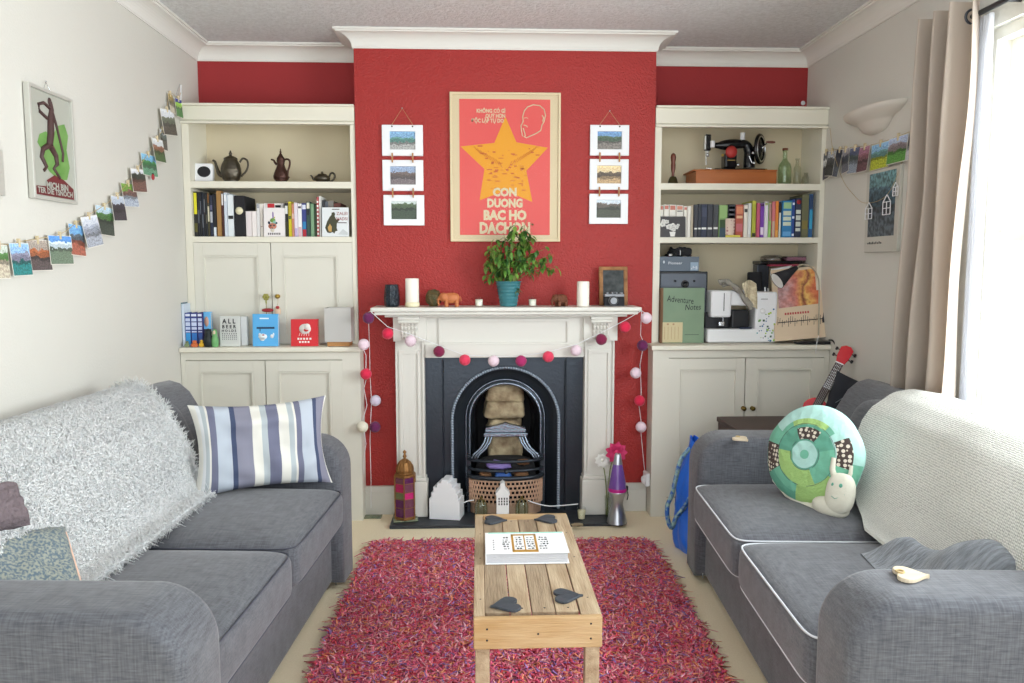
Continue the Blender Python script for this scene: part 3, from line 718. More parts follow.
arm_heart(741, 440, .036, R(30), 'pale wooden heart lying on the far arm of the right sofa')

# pillows
def pillow(b, M, w_, h_, t_, n=34, sag=.07, wr=.006, seed=0):
    for side in (1, -1):
        def fn(u, v):
            a, c = 2 * u - 1, 2 * v - 1
            x = a * w_ / 2 * (1 - sag * (1 - abs(a)) * 0 - sag * (1 - c * c) * abs(a) ** 3 * 1.0); z = c * h_ / 2 * (1 - sag * (1 - a * a) * abs(c) ** 3)
            k = (max(0, 1 - a ** 4) * max(0, 1 - c ** 4)) ** .55
            y = side * t_ / 2 * k + wr * noise.noise(Vector((a * 3 + seed, c * 3, side * 1.))) * k * 2.2
            return M @ Vector((x, -y, z))
        if side == 1: b.grid(fn, n, n, 0)
        else: b.grid(lambda u, v: fn(1 - u, v), n, n, 0)
def frame_of(o, ex, ez):
    ex = Vector(ex).normalized(); ez = Vector(ez); ez = (ez - ex * ez.dot(ex)).normalized(); ey = ez.cross(ex)
    return Matrix(((ex.x, ey.x, ez.x, o[0]), (ex.y, ey.y, ez.y, o[1]), (ex.z, ey.z, ez.z, o[2]), (0, 0, 0, 1)))
lb, gy, nv_, cr0, lg, dk = (176, 184, 195), (128, 128, 144), (62, 72, 100), (216, 214, 206), (170, 178, 182), (106, 108, 130)
ramp_uv('pillow_stripes', [(0, cr0), (.04, (210, 212, 214)), (.07, lg), (.10, cr0), (.115, dk), (.165, lb), (.27, nv_), (.305, gy), (.42, cr0), (.485, lg), (.53, dk), (.61, cr0), (.68, lg), (.72, cr0), (.735, dk), (.78, lb), (.885, nv_), (.915, gy), (.985, cr0)], 0, .9)
p0 = W(187, 500, Z=.455); p1 = W(328, 483, Z=.455)
ex = Vector((p1.x - p0.x, p1.y - p0.y, .0)); wd = ex.length
Mp = frame_of((p0 + p1) / 2 + Vector((0, .045, .167)), ex, (-.06, .24, 1))
b = MB('pillow_stripes'); pillow(b, Mp, wd, .345, .12, seed=2, sag=.12, wr=.012); tag(b.build('striped_pillow', None, (p0 + p1) / 2), 'blue, grey and white striped pillow leaning on the left sofa’s far arm', 'cushion')
mat('floral_fabric', (152, 155, 144), .9, var=((94, 110, 122), 160, .08)); mat('peach_edge', (226, 186, 164), .9)
pc = W(38, 558, Z=.58); pc = W(10, 580, Y=1.88)
Mp = frame_of(pc, (.62, .78, -.22), (-.75, .35, .75))
b = MB('floral_fabric'); pillow(b, Mp, .33, .30, .11, seed=5)
b.mat('peach_edge'); b.tube([Mp @ Vector((.158, 0, -.13 + .26 * i / 10)) for i in range(11)], .006, 6)
tag(b.build('floral_cushion', None, (pc.x, pc.y, .45)), 'small blue-flecked cushion leaning on the throw behind the left sofa’s near arm', 'cushion')
mat('taupe_fur', (112, 100, 104), .95, bump=(90, 1))
b = MB('taupe_fur'); Mp = frame_of(W(-6, 508, Y=1.84), (.5, .8, -.1), (-.6, .3, .8)); pillow(b, Mp, .13, .12, .08, seed=9); tag(b.build('fur_cushion', None, W(-6, 508, Y=1.84) - Vector((0, 0, .1))), 'dark taupe cushion at the left edge above the blue-flecked cushion', 'cushion')

# snail cushion
snail = thing('snail_cushion', W(815, 490, Z=.455), 'round green patchwork snail-shaped cushion on the right sofa', 'cushion')
g1_, g2_, g3_, g4_ = 'snail_teal', 'snail_lime', 'snail_sky', 'snail_mid'
mat(g1_, (112, 178, 152), .85, bump=(45, .4)); mat(g2_, (160, 196, 120), .85, bump=(140, .5)); mat(g3_, (170, 212, 204), .85, bump=(45, .4)); mat(g4_, (96, 160, 138), .85, bump=(40, .4)); mat('snail_cream', (214, 211, 196), .9, bump=(80, .2))
def dots(name, c, d, scale=65):
    m = bpy.data.materials.new(name); m.use_nodes = True; nt = m.node_tree; N = nt.nodes; L = nt.links; b = N['Principled BSDF']; b.inputs['Roughness'].default_value = .9
    tc = N.new('ShaderNodeTexCoord'); v = N.new('ShaderNodeTexVoronoi'); v.inputs['Scale'].default_value = scale; v.inputs['Randomness'].default_value = .2; L.new(tc.outputs['Object'], v.inputs['Vector'])
    r = N.new('ShaderNodeValToRGB'); r.color_ramp.interpolation = 'CONSTANT'; r.color_ramp.elements[0].color = lin(d); r.color_ramp.elements[1].position = .42; r.color_ramp.elements[1].color = lin(c); L.new(v.outputs['Distance'], r.inputs[0]); L.new(r.outputs[0], b.inputs['Base Color']); MATS[name] = m
dots('snail_dots', (72, 60, 56), (214, 206, 190))
q0 = W(772, 480, Z=.47); q1 = W(850, 500, Z=.47); ctr = W(814, 456, Y=2.70)
Ms = frame_of(ctr, q1 - q0, (.10, .30, 1)); RS = .187
def snail_m(x, z):
    r_ = math.hypot(x, z) / RS; a = math.degrees(math.atan2(z, x)) % 360
    if r_ < .30: return g4_ if r_ > .26 else (g3_ if r_ > .08 else g1_)
    if r_ < .52 and 62 < a < 120: return 'snail_dots'
    if r_ < .60:
        if 180 < a < 300: return g2_
        if 300 <= a or a < 20: return g1_
        return g4_
    if r_ < .93 and 172 < a < 212: return 'snail_dots'
    if r_ < .88 and -1 < (a + 8) % 360 < 40 and r_ > .62: return 'snail_dots'
    if .55 < r_ < .72 and 60 < a < 125: return g2_
    if r_ > .7 and 45 < a < 150: return g3_
    if a < 45: return g3_
    if 262 < a < 330: return g2_
    if 212 < a < 262 and r_ > .75: return g4_
    return g1_
b = MB(g1_); na, nr = 144, 34
def disc(x, z, side):
    r_ = min(1, math.hypot(x, z) / RS); k = max(0, 1 - r_ ** 2.6) ** .5
    return Ms @ Vector((x * (1 + .015 * math.sin(7 * math.atan2(z, x))), -side * (.062 * k + .004 * noise.noise(Vector((x * 40, z * 40, 1))) * k), z * .985))
for i in range(nr):
    for j in range(na):
        r0, r1 = RS * i / nr, RS * (i + 1) / nr; a0, a1 = 2 * PI * j / na, 2 * PI * (j + 1) / na
        am, rm = (a0 + a1) / 2, (r0 + r1) / 2
        pts = [(r0, a0), (r1, a0), (r1, a1), (r0, a1)]
        V4 = [disc(r * math.cos(a), r * math.sin(a), 1) for r, a in pts]
        b.mat(snail_m(rm * math.cos(am), rm * math.sin(am))); 
        if i == 0: b.add(V4[:3], [(0, 1, 2)], None, True)
        else: b.add(V4, [(0, 1, 2, 3)], None, True)
        b.mat(g3_); V4 = [disc(r * math.cos(a), r * math.sin(a), -1) for r, a in pts][::-1]
        b.add(V4[:3] if i == 0 else V4, [(0, 1, 2)] if i == 0 else [(0, 1, 2, 3)], None, True)
b.build('shell', snail)
b = MB('piping_dark')
for rr in (.30, .60): b.tube([Ms @ Vector((RS * rr * math.cos(2 * PI * i / 60), -.0625 * (1 - rr ** 2.6) ** .5, RS * rr * math.sin(2 * PI * i / 60) * .985)) for i in range(60)], .0009, 4, closed=True)
b.build('stitching', snail)
b = MB('snail_cream')
pts = [(-.17, -.01, -.055), (-.13, -.012, -.118), (-.07, -.014, -.155), (0, -.016, -.172), (.06, -.022, -.180), (.11, -.030, -.170)]
b.tube([Ms @ Vector(p) for p in pts], [.006, .010, .012, .014, .022, .03], 10)
b.T = Ms
b.sup((.150, -.050, -.105), (.050, .030, .070), .8, .8, 18, 24); b.sup((.118, -.040, -.158), (.068, .030, .034), .9, .9, 16, 20)
b.tube([(.120, -.045, -.06), (.110, -.055, -.03), (.108, -.055, .010)], [.012, .010, .008], 8); b.tube([(.160, -.04, -.06), (.168, -.04, -.03), (.166, -.04, -.004)], [.009, .007, .006], 8)
b.build('body', snail)
b = MB('snail_mid'); b.T = Ms
for x, z in ((.134, -.080), (.162, -.078), (.128, -.106), (.172, -.104)): b.ball((x, -.0785 + abs(x - .150) * .22, z), (.008 if z > -.1 else .011, .004, .009 if z > -.1 else .011), 8)
b.tube([(.137, -.079, -.118), (.150, -.0795, -.124), (.163, -.078, -.117)], .0012, 5); b.T = Matrix.Identity(4); b.build('face', snail)

# ============================================================ COFFEE TABLE
TZ = .40
mat('pallet_wood', (192, 172, 144), .7, bump=(14, .35, (14, 1.2, 14)), var=((150, 126, 98), 7, .25, (5, .7, 5)))
mat('pallet_wood_dark', (172, 152, 126), .75, bump=(14, .4, (14, 1.2, 14)), var=((126, 106, 84), 7, .25, (5, .7, 5)))
mat('pallet_front', (194, 166, 128), .65, bump=(14, .3, (1.2, 14, 14)), var=((166, 130, 84), 6, .25, (.8, 6, 6)))
tx0, tx1, ty0, ty1 = -.018, .316, 1.945, 2.765
ct = thing('coffee_table', ((tx0 + tx1) / 2, (ty0 + ty1) / 2, 0), 'narrow pallet wood coffee table on the shaggy rug', 'table')
edges = [tx0 + .028, tx0 + .095, tx0 + .152, tx0 + .215, tx0 + .277]
xs = [(tx0, tx0 + .029)] + [(edges[i] + .0019, edges[i + 1] - .0004) for i in range(4)] + [(tx1 - .054, tx1 - .0)]
for i, (a, c) in enumerate(xs):
    inner = 0 < i < 5
    k = MB('pallet_wood' if i % 2 == 0 or i == 5 else 'pallet_wood_dark'); k.rbox(a, c, ty0 + (.018 if inner else 0), ty1 - (.05 if inner else 0), TZ - .016, TZ - (.001 if inner else 0), .002)
    k.mat('black_matte')
    for yy in ((ty0 + .04, ty1 - .07) if inner else (ty0 + .1, ty0 + .4, ty1 - .2)): k.lathe([(.003, 0), (.0028, .0006)], ((a + c) / 2 + .004, yy, TZ - .0006), 8)
    k.build('plank', ct)
k = MB('pallet_front'); k.rbox(tx0 + .03, tx1 - .055, ty1 - .048, ty1, TZ - .016, TZ, .002); k.build('plank', ct)
for nm, (a, c, y0, y1) in (('apron', (tx0, tx1, ty0 - .016, ty0)), ('apron', (tx0, tx1, ty1, ty1 + .016))):
    k = MB('pallet_front'); k.rbox(a, c, y0, y1, TZ - .085, TZ - .001, .003)
    k.mat('black_matte')
    if y0 < 2:
        for x, z in ((tx0 + .035, TZ - .03), (tx0 + .035, TZ - .06), ((tx0 + tx1) / 2, TZ - .045), (tx1 - .03, TZ - .02), (tx1 - .03, TZ - .06)): k.ball((x, y0, z), (.003, .001, .003), 6)
    k.build('apron', ct)
for a in ((tx0 + .002, tx0 + .018), (tx1 - .018, tx1 - .002)):
    k = MB('pallet_wood'); k.rbox(a[0], a[1], ty0, ty1, TZ - .085, TZ - .0165, .002); k.build('side_rail', ct)
for x in (tx0 + .004, tx1 - .042):
    for y in (ty0 + .002, ty1 - .04):
        k = MB('pallet_wood'); k.rbox(x, x + .038, y, y + .038, .012, TZ - .0165, .003); k.build('leg', ct)
def slate_heart(px, py, rz, label, s=.047):
    c = W(px, py, Z=TZ); b = MB('slate'); b.T = Matrix.Translation((c.x, c.y, TZ)) @ Matrix.Rotation(rz, 4, 'Z')
    b.prism([(x * (1 + .03 * math.sin(9 * y / s)), y) for x, y in heart_pts(s)], 0, .007, 'z', .0015); b.T = Matrix.Identity(4)
    return tag(b.build('slate_coaster', None, (c.x, c.y, TZ)), label, 'coaster', 'slate heart coasters')
slate_heart(507, 606, R(-78), 'dark slate heart coaster at the near end of the table, on the left')
slate_heart(566, 597, R(-100 + 190), 'dark slate heart coaster at the near end of the table, on the right')
slate_heart(494, 521, R(85), 'dark slate heart coaster at the far end of the table, on the left')
slate_heart(547, 520, R(-85), 'dark slate heart coaster at the far end of the table, on the right')
# big book
mat('cover_white', (236, 236, 238), .35); mat('cover_mint', (160, 220, 205), .5); mat('ochre', (176, 132, 52), .6); mat('ink', (40, 40, 48), .7); mat('grey_pages', (196, 198, 204), .8, bump=(400, .4, (.1, .1, 1)))
B0 = W(485.5, 565, Z=TZ); B1 = W(570, 565, Z=TZ); B2 = W(567, 532, Z=TZ + .034)
bx0, bx1, by0, by1 = B0.x, B1.x, B0.y - .0, B2.y + .0
bk = thing('large_book', ((bx0 + bx1) / 2, (by0 + by1) / 2, TZ), 'thick white hardback book with an ochre block and lettering on the coffee table', 'book')
b = MB('cover_white'); b.rbox(bx0, bx1, by0, by1, TZ + .0005, TZ + .003, .001); b.rbox(bx0, bx1, by0, by1, TZ + .033, TZ + .0355, .001); b.box(bx0, bx0 + .003, by0, by1, TZ + .001, TZ + .035)
b.mat('cover_mint'); b.box(bx0 + .01, bx1 - .004, by1 - .010, by1 - .001, TZ + .0355, TZ + .0358)
TT = TZ + .0357; cx = (bx0 + bx1) / 2; b.mat('ochre')
b.box(cx - .045, cx + .035, by0 + .008, by0 + .028, TT - .0004, TT + .0002); b.box(cx - .045, cx + .035, by1 - .032, by1 - .020, TT - .0004, TT + .0002); b.box(cx - .045, cx - .038, by0 + .02, by1 - .02, TT - .0004, TT + .0002); b.box(cx - .006, cx - .002, by0 + .02, by1 - .02, TT - .0004, TT + .0002); b.box(cx + .028, cx + .035, by0 + .02, by1 - .02, TT - .0004, TT + .0002)
b.mat('ink')
rows = 6; hh = (by1 - by0 - .07) / rows
for r_ in range(rows):
    z0 = by0 + .034 + r_ * hh
    for (xa, xb) in ((cx - .075, cx - .05), (cx - .036, cx - .009), (cx, cx + .026), (cx + .04, cx + .07)):
        x = xa + rnd.uniform(0, .006)
        while x < xb - .004:
            L_ = rnd.uniform(.003, .009); b.box(x, min(x + L_, xb), z0, z0 + hh * rnd.choice((.25, .4, .55)), TT, TT + .0002); x += L_ + rnd.uniform(.0015, .005)
for r_ in range(5): b.box(bx0 + .024, bx0 + .028, by0 + .03 + r_ * .02, by0 + .036 + r_ * .02, TT, TT + .0002)
b.build('cover', bk)
b = MB('grey_pages'); b.box(bx0 + .003, bx1 - .005, by0 + .004, by1 - .005, TZ + .003, TZ + .033); b.build('page_block', bk)

# ============================================================ PICTURES ON THE CHIMNEY BREAST
def photo_mat(name, sky, mid, gnd, seed=0, hz=.55, fine=.3, third=None):
    st = [(0, gnd), (hz - .25, tuple(int(k * .7) for k in gnd)), (hz - .12, mid), (hz + .03, tuple(min(255, int(k * 1.2)) for k in mid)), (hz + .12, sky), (.9, tuple(min(255, int(k * 1.08)) for k in sky))]
    if third: st.insert(2, (hz - .2, third))
    st = sorted(st, key=lambda s: s[0]); st[0] = (0, gnd); return ramp_uv(name, st, 1, .35, wob=.45, fine=fine, wscale=3.5 + seed % 4)
photo_mat('print_lake', (128, 170, 206), (84, 128, 120), (170, 170, 168), 1)
photo_mat('print_road', (150, 168, 196), (96, 84, 80), (120, 110, 112), 2)
photo_mat('print_garden', (196, 206, 204), (72, 88, 62), (60, 74, 56), 3, .75)
photo_mat('print_valley', (116, 156, 200), (72, 92, 74), (130, 124, 118), 4, .6)
photo_mat('print_sunset', (226, 204, 160), (84, 72, 60), (190, 160, 120), 5, .5)
photo_mat('print_church', (206, 216, 226), (92, 84, 76), (70, 74, 60), 6, .7)
def hang_frames(x0, x1, zs, top, prints, label):
    xm = (x0 + x1) / 2; Y = YC - .001; root = thing('hanging_photo_frames', (xm, YC, zs[0][1]), label, 'picture frame', 'strings of three white photo frames')
    for i, ((z1, z0, dx), pr) in enumerate(zip(zs, prints)):
        a, c = x0 + dx, x1 + dx
        b = MB('white_plastic'); mx, mz = (c - a) * .19, (z1 - z0) * .21
        b.rbox(a, a + mx, Y - .016, Y, z0, z1, .002); b.rbox(c - mx, c, Y - .016, Y, z0, z1, .002); b.rbox(a + .01, c - .01, Y - .016, Y, z0, z0 + mz, .002); b.rbox(a + .01, c - .01, Y - .016, Y, z1 - mz, z1, .002)
        fr = b.build('frame', root)
        b = MB(pr); b.quad((a + mx, Y - .008, z0 + mz), (c - mx, Y - .008, z0 + mz), (c - mx, Y - .008, z1 - mz), (a + mx, Y - .008, z1 - mz)); b.build('photo', fr)
        if i < 2:
            for x in (a + (c - a) * .25, a + (c - a) * .75):
                k = MB('cork_wood'); zz = (z0 + zs[i + 1][0]) / 2; k.rbox(x - .0035, x + .0035, Y - .022, Y - .016, zz - .024, zz + .024, .001); k.rbox(x - .0035, x + .0035, Y - .028, Y - .022, zz - .022, zz + .022, .001); k.mat('chrome'); k.tube([(x - .005, Y - .022, zz + .004), (x + .005, Y - .022, zz + .004)], .003, 6); k.build('peg', root)
    k = MB('twine'); z1 = zs[0][0]; xa, xb = x0 + (x1 - x0) * .25, x0 + (x1 - x0) * .75
    k.tube([(xa, Y - .018, z1 - .01), (xa, Y - .01, z1 + .003), (xm, Y - .004, top), (xb, Y - .01, z1 + .003), (xb, Y - .018, z1 - .01)], .0012, 5)
    k.mat('chrome'); k.ball((xm, Y - .006, top), .004, 8); k.mat('black_matte'); k.ball((xa, Y - .017, z1 - .008), .004, 8); k.ball((xb, Y - .017, z1 - .008), .004, 8); k.build('string', root)
Zc = lambda py: W(400, py, Y=4.04).z
hang_frames(W(382, 140, Y=4.04).x, W(423, 140, Y=4.04).x, [(Zc(125), Zc(156), 0), (Zc(160), Zc(191), 0), (Zc(195), Zc(225.5), .003)], Zc(108), ['print_lake', 'print_road', 'print_garden'], 'three white photo frames pegged on twine, left of the star poster')
hang_frames(W(590, 140, Y=4.04).x, W(629, 140, Y=4.04).x, [(Zc(123.5), Zc(154.5), 0), (Zc(158), Zc(189), -.0005), (Zc(193), Zc(223.5), -.001)], Zc(109), ['print_valley', 'print_sunset', 'print_church'], 'three white photo frames pegged on twine, right of the star poster')

# star poster
mat('poster_cream', (222, 204, 168), .5); mat('poster_red', (226, 84, 82), .45, var=((232, 98, 92), 3, .3)); mat('poster_yellow', (234, 160, 30), .45); mat('poster_orange', (206, 104, 50), .5)
pr_ = thing('framed_poster', (.137, YC, 1.43), 'framed red poster with a yellow star over the mantelpiece', 'poster')
q = [W(449.5, 91.5, Y=4.03), W(561, 93.5, Y=4.03), W(560.5, 241.5, Y=4.03), W(451, 241.5, Y=4.03)]
px0, px1, pz0, pz1 = q[0].x, q[1].x, q[3].z, q[0].z; Y = YC - .001; fw = .012
b = MB('poster_cream'); b.rbox(px0, px0 + fw, Y - .018, Y, pz0, pz1, .002); b.rbox(px1 - fw, px1, Y - .018, Y, pz0, pz1, .002); b.rbox(px0, px1, Y - .018, Y, pz0, pz0 + fw, .002); b.rbox(px0, px1, Y - .018, Y, pz1 - fw, pz1, .002); b.build('frame', pr_)
b = MB('poster_cream'); yb = Y - .010; b.box(px0 + fw, px1 - fw, yb, Y - .002, pz0 + fw, pz1 - fw)
def PP(u, v): return (px0 + (px1 - px0) * u, pz1 - (pz1 - pz0) * v)   # place on the poster, u across, v down
def plate(b, m, pts, lay): b.mat(m); vs = [(p[0], yb - .0004 * lay, p[1]) for p in pts]; bb = bmesh.new(); f = bb.faces.new([bb.verts.new(v) for v in vs]); bb.normal_update(); bmesh.ops.triangulate(bb, faces=[f]); bmesh.ops.recalc_face_normals(bb, faces=bb.faces); \
    [fc.normal_flip() for fc in bb.faces if fc.normal.y > 0]; b.bm(bb)
plate(b, 'poster_red', [PP(.085, .955), PP(.905, .955), PP(.905, .045), PP(.085, .045)], 1)
star = [PP(.50, .16), PP(.60, .33), PP(.885, .365), PP(.69, .52), PP(.745, .73), PP(.50, .655), PP(.265, .72), PP(.31, .51), PP(.095, .36), PP(.40, .335)]
plate(b, 'poster_yellow', star, 2)
b.mat('poster_orange')
for k in range(60):
    v = rnd.uniform(.36, .66); lo, hi = .5 - (.30 if v < .45 else .17), .5 + (.28 if v < .45 else .17); u = rnd.uniform(lo, hi); L_ = rnd.uniform(.01, .05); x, z = PP(u, v)
    b.box(x, x + L_ * (px1 - px0), yb - .0013, yb - .0012, z, z + rnd.uniform(.002, .008))
for sgn in (-1, 1):
    for k in range(9):
        a = PP(.5 + sgn * (.03 + k * .025), .50 - k * .012); c = PP(.5 + sgn * (.06 + k * .028), .455 - k * .012); b.tube([(a[0], yb - .001, a[1]), (c[0], yb - .001, c[1])], .0012, 4)
b.mat('poster_cream'); X_ = (1, 0, 0); Z_ = (0, 0, 1)
for t, v, wdt, uc, hs in (('KHÔNG CÓ GÌ', .135, .145, .37, .023), ('QUÝ HƠN', .168, .10, .41, .023), ('ĐỘC LẬP TỰ DO', .20, .165, .34, .023)):
    x, z = PP(uc, v); b.text(t, hs * 1.15, (x, yb - .0022, z), X_, Z_, .0003, wdt, 'CENTER', .035)
for t, v, wdt, hs in (('CON', .69, .125, .056), ('DUONG', .765, .185, .058), ('BAC HO', .85, .225, .066), ('DACHON', .942, .265, .076)):
    x, z = PP(.495, v); b.text(t, hs, (x, yb - .0022, z), X_, Z_, .0003, wdt * .98, 'CENTER', .055)
# line-drawn bearded head, turned to the left
def pl(pts, r=.0030): b.tube([(PP(u, v)[0], yb - .0015, PP(u, v)[1]) for u, v in pts], r, 5)
b.mat('poster_cream')
pl([(.655, .29), (.645, .255), (.64, .22), (.66, .19), (.655, .16), (.67, .12), (.70, .095), (.75, .08), (.81, .085), (.85, .11), (.862, .15), (.85, .19), (.83, .215), (.82, .25), (.78, .27), (.72, .29), (.69, .30), (.665, .29)])
pl([(.83, .15), (.845, .165), (.835, .19)]); pl([(.67, .17), (.69, .165), (.705, .172)], .002); pl([(.665, .215), (.69, .22), (.70, .23)], .0028); pl([(.66, .235), (.675, .27), (.68, .29)], .003)
b.build('print', pr_)
if 'picture_glass' not in MATS: glassy('picture_glass', (252, 252, 252), .02, -.36)
b = MB('picture_glass'); b.box(px0 + fw, px1 - fw, yb - .005, yb - .004, pz0 + fw, pz1 - fw); b.build('glass', pr_)

# ============================================================ STRING OF COTTON BALLS
gl = thing('cotton_ball_lights', (.13, 3.92, 1.07), 'string of pink, red and purple cotton ball lights along the mantelpiece', 'string lights')
BC = {'p': (104, 30, 84), 'k': (236, 212, 224), 'r': (218, 36, 74), 'c': (232, 226, 208), 'm': (176, 40, 104), 'd': (130, 28, 70), 'l': (216, 206, 226), 'h': (228, 62, 94)}
for k_, c in BC.items(): mat('ball_' + k_, c, .85, bump=(160, .35), sheen=.2)
YG = 3.905
balls = [(368.5, 318, 'p', 3.86), (363.7, 344.5, 'k', 3.875), (366, 374, 'r', 3.88), (375.5, 400.5, 'l', 4.01), (375, 427, 'p', 4.01), (362.5, 427, 'c', 3.9), (387.7, 333.6, 'r', 3.88), (410.5, 341, 'k', 3.865), (439, 351.5, 'd', 3.89), (464.8, 360, 'h', 3.895), (493.6, 361, 'k', 3.895), (521, 361, 'm', 3.895), (548.3, 356.7, 'h', 3.895), (576, 350.5, 'k', 3.89), (601.3, 339.4, 'd', 3.865), (625, 327, 'r', 3.88), (646.3, 318, 'k', 3.86), (642.5, 345.5, 'p', 3.93), (635.7, 373, 'k', 3.96), (639.5, 400.7, 'r', 3.98), (641, 427, 'k', 3.99)]
pos = [W(a, c, Y=y) for a, c, _, y in balls]
for (a, c, k_, y), p in zip(balls, pos):
    b = MB('ball_' + k_); b.ball(p, .0285, 18, .04, a); b.build('ball', gl)
b = MB('white_plastic')
L0 = Vector((-.531, 3.836, 1.082)); R0 = Vector((.805, 3.836, 1.082))
sw = [L0, pos[6] + Vector((0, 0, .034)), pos[7] + Vector((0, .0, .034)), pos[8] + Vector((0, 0, .03)), pos[9] + Vector((0, 0, .025)), pos[10] + Vector((0, 0, .024)), pos[11] + Vector((0, 0, .024)), pos[12] + Vector((0, 0, .025)), pos[13] + Vector((0, 0, .03)), pos[14] + Vector((0, 0, .034)), pos[15] + Vector((0, 0, .034)), R0]
b.tube(sw, .0017, 5)
b.tube([L0, pos[0] + Vector((0, 0, .028))], .0017, 5); b.tube([pos[0] - Vector((0, 0, .028)), W(369.5, 345, Y=3.97), W(370, 375, Y=4.01), W(371.5, 400, Y=4.02), W(370, 440, Y=4.02), W(371, 480, Y=4.01), W(371, 508, Y=4.0)], .0017, 5)
b.tube([pos[1] - Vector((0, 0, .028)), W(366, 355, Y=3.9), pos[2] + Vector((0, 0, .028))], .0017, 5)
b.tube([pos[2] - Vector((0, 0, .028)), W(364, 388, Y=3.9), W(367, 405, Y=3.91), W(363, 420, Y=3.91), W(366, 444, Y=3.91), W(364, 458, Y=3.91), W(364, 474, Y=3.91)], .0017, 5)
b.tube([R0, pos[16] + Vector((0, 0, .02))], .0017, 5); b.tube([R0, W(640.5, 335, Y=3.93), pos[17] + Vector((0, 0, .028)), pos[17] - Vector((0, 0, .028)), W(640, 365, Y=3.97), W(641, 385, Y=4.0), pos[19] + Vector((.01, .01, .03)), pos[19] - Vector((0, -.01, .03)), pos[20] + Vector((0, 0, .028)), pos[20] - Vector((0, 0, .028)), W(643, 455, Y=4.0), W(645, 474, Y=4.0)], .0017, 5)
b.build('cord', gl)

# ============================================================ ON THE MANTELPIECE
MZ = 1.101
def on(px, Y, z=MZ, py=300): return Vector((W(px, py, Y=Y).x, Y, z))
mat('plate_cream', (232, 224, 190), .4)
def pillar(px, Y, r, h, label, plate_=False):
    c = on(px, Y); z = 0
    b = MB('wax'); t = thing('pillar_candle', c, label, 'candle')
    if plate_:
        tag(MB('plate_cream').lathe([(.034, 0), (.036, .004), (.036, .020), (.033, .022), (0, .022)], c, 24).build('candle_dish', None, c), 'round cream dish under the left pillar candle', 'dish'); t.location.z += .0225; c = c + Vector((0, 0, .0225)); MW[t.name] = Matrix.Translation(c)
    b.lathe([(r - .002, 0), (r, .003), (r, h - .003), (r - .003, h), (r * .6, h - .003), (0, h - .004)], c, 28); b.build('wax', t)
    b = MB('black_matte'); b.tube([c + Vector((0, 0, h - .004)), c + Vector((.001, 0, h + .006))], .001, 5); b.build('wick', t)
pillar(412.3, 3.90, .0335, .118, 'tall white pillar candle on a cream dish at the mantelpiece’s left', True)
pillar(583, 3.90, .031, .125, 'tall white pillar candle on the mantelpiece left of the chalkboard')
def votive(px, Y, label, r=.019, h=.048):
    c = on(px, Y); t = thing('votive_candle', c, label, 'candle', 'small votive candles on the mantelpiece'); b = MB('vglass'); b.lathe([(r, 0), (r + .001, .001), (r + .003, h), (r + .001, h), (r - .001, .003)], c, 20); b.build('glass_cup', t); b = MB('wax'); b.lathe([(r - .002, .004), (r, h * .74), (0, h * .74)], c, 18); b.build('wax', t)
glassy('vglass', (250, 251, 250), .05, 0)
votive(479, 3.90, 'small votive candle in a glass on the mantelpiece, left of the plant')
votive(532.5, 3.90, 'small votive candle in a glass on the mantelpiece, right of the plant')
# dark faceted tealight holder
mat('dark_mosaic', (36, 44, 52), .12, metal=.3, bump=(60, 1.0)); c = on(392, 3.91)
b = MB('dark_mosaic'); b.lathe([(.030, 0), (.038, .01), (.040, .045), (.036, .085), (.033, .11), (.030, .11), (.03, .02), (0, .015)], c, 10, False, twist=.2); tag(b.build('mosaic_tealight_holder', None, c), 'dark glass mosaic tealight holder at the left end of the mantelpiece', 'candle holder')
# round brown gourd and elephant
mat('gourd_brown', (96, 72, 34), .6, bump=(70, 1), var=((58, 66, 40), 40, .2)); c = on(433.5, 3.93)
b = MB('gourd_brown'); b.sup(c + Vector((0, 0, .042)), (.040, .04, .042), .9, .9, 18, 22, fn=lambda q: q * (1 + .12 * noise.noise(q * 70))); b.lathe([(.022, 0), (.018, .012)], c, 14); tag(b.build('carved_gourd', None, c), 'round dark brown carved ball between the left candle and the wooden elephant', 'ornament')
def elephant(px, Y, m, s, label, face=1, rz=0):
    c = on(px, Y); b = MB(m); b.T = Matrix.Translation(c) @ Matrix.Rotation(rz, 4, 'Z') @ Matrix.Diagonal((face * s, s, s, 1))
    b.sup((0, 0, .038), (.036, .022, .024), .8, .8, 16, 22); b.sup((-.036, 0, .042), (.019, .018, .020), .9, .9, 14, 18)
    for x, y in ((-.022, -.012), (-.022, .012), (.024, -.012), (.024, .012)): b.tube([(x, y, .03), (x, y, .014), (x, y, .0)], [.011, .0085, .0095], 10)
    b.tube([(-.050, 0, .042), (-.058, 0, .030), (-.059, 0, .018), (-.055, 0, .008), (-.060, 0, .004)], [.009, .0068, .005, .004, .003], 8)
    for sy in (-1, 1): b.sup((-.028, sy * .021, .043), (.014, .003, .016), .8, .8, 10, 14); b.tube([(-.05, sy * .008, .032), (-.060, sy * .010, .029), (-.066, sy * .010, .031)], [.0025, .002, .001], 6)
    b.tube([(.036, 0, .045), (.042, 0, .035), (.042, 0, .024)], [.003, .002, .0025], 6); b.T = Matrix.Identity(4)
    return tag(b.build('wooden_elephant', None, c), label, 'ornament', 'carved elephants on the mantelpiece')
mat('light_carved_wood', (188, 112, 66), .5, bump=(80, .3)); mat('dark_carved_wood', (112, 66, 44), .5, bump=(120, .9))
elephant(451.5, 3.90, 'light_carved_wood', 1.12, 'light orange wooden elephant on the mantelpiece, left of the plant')
elephant(561, 3.90, 'dark_carved_wood', .98, 'dark brown wooden elephant on the mantelpiece, right of the plant', 1, R(35))
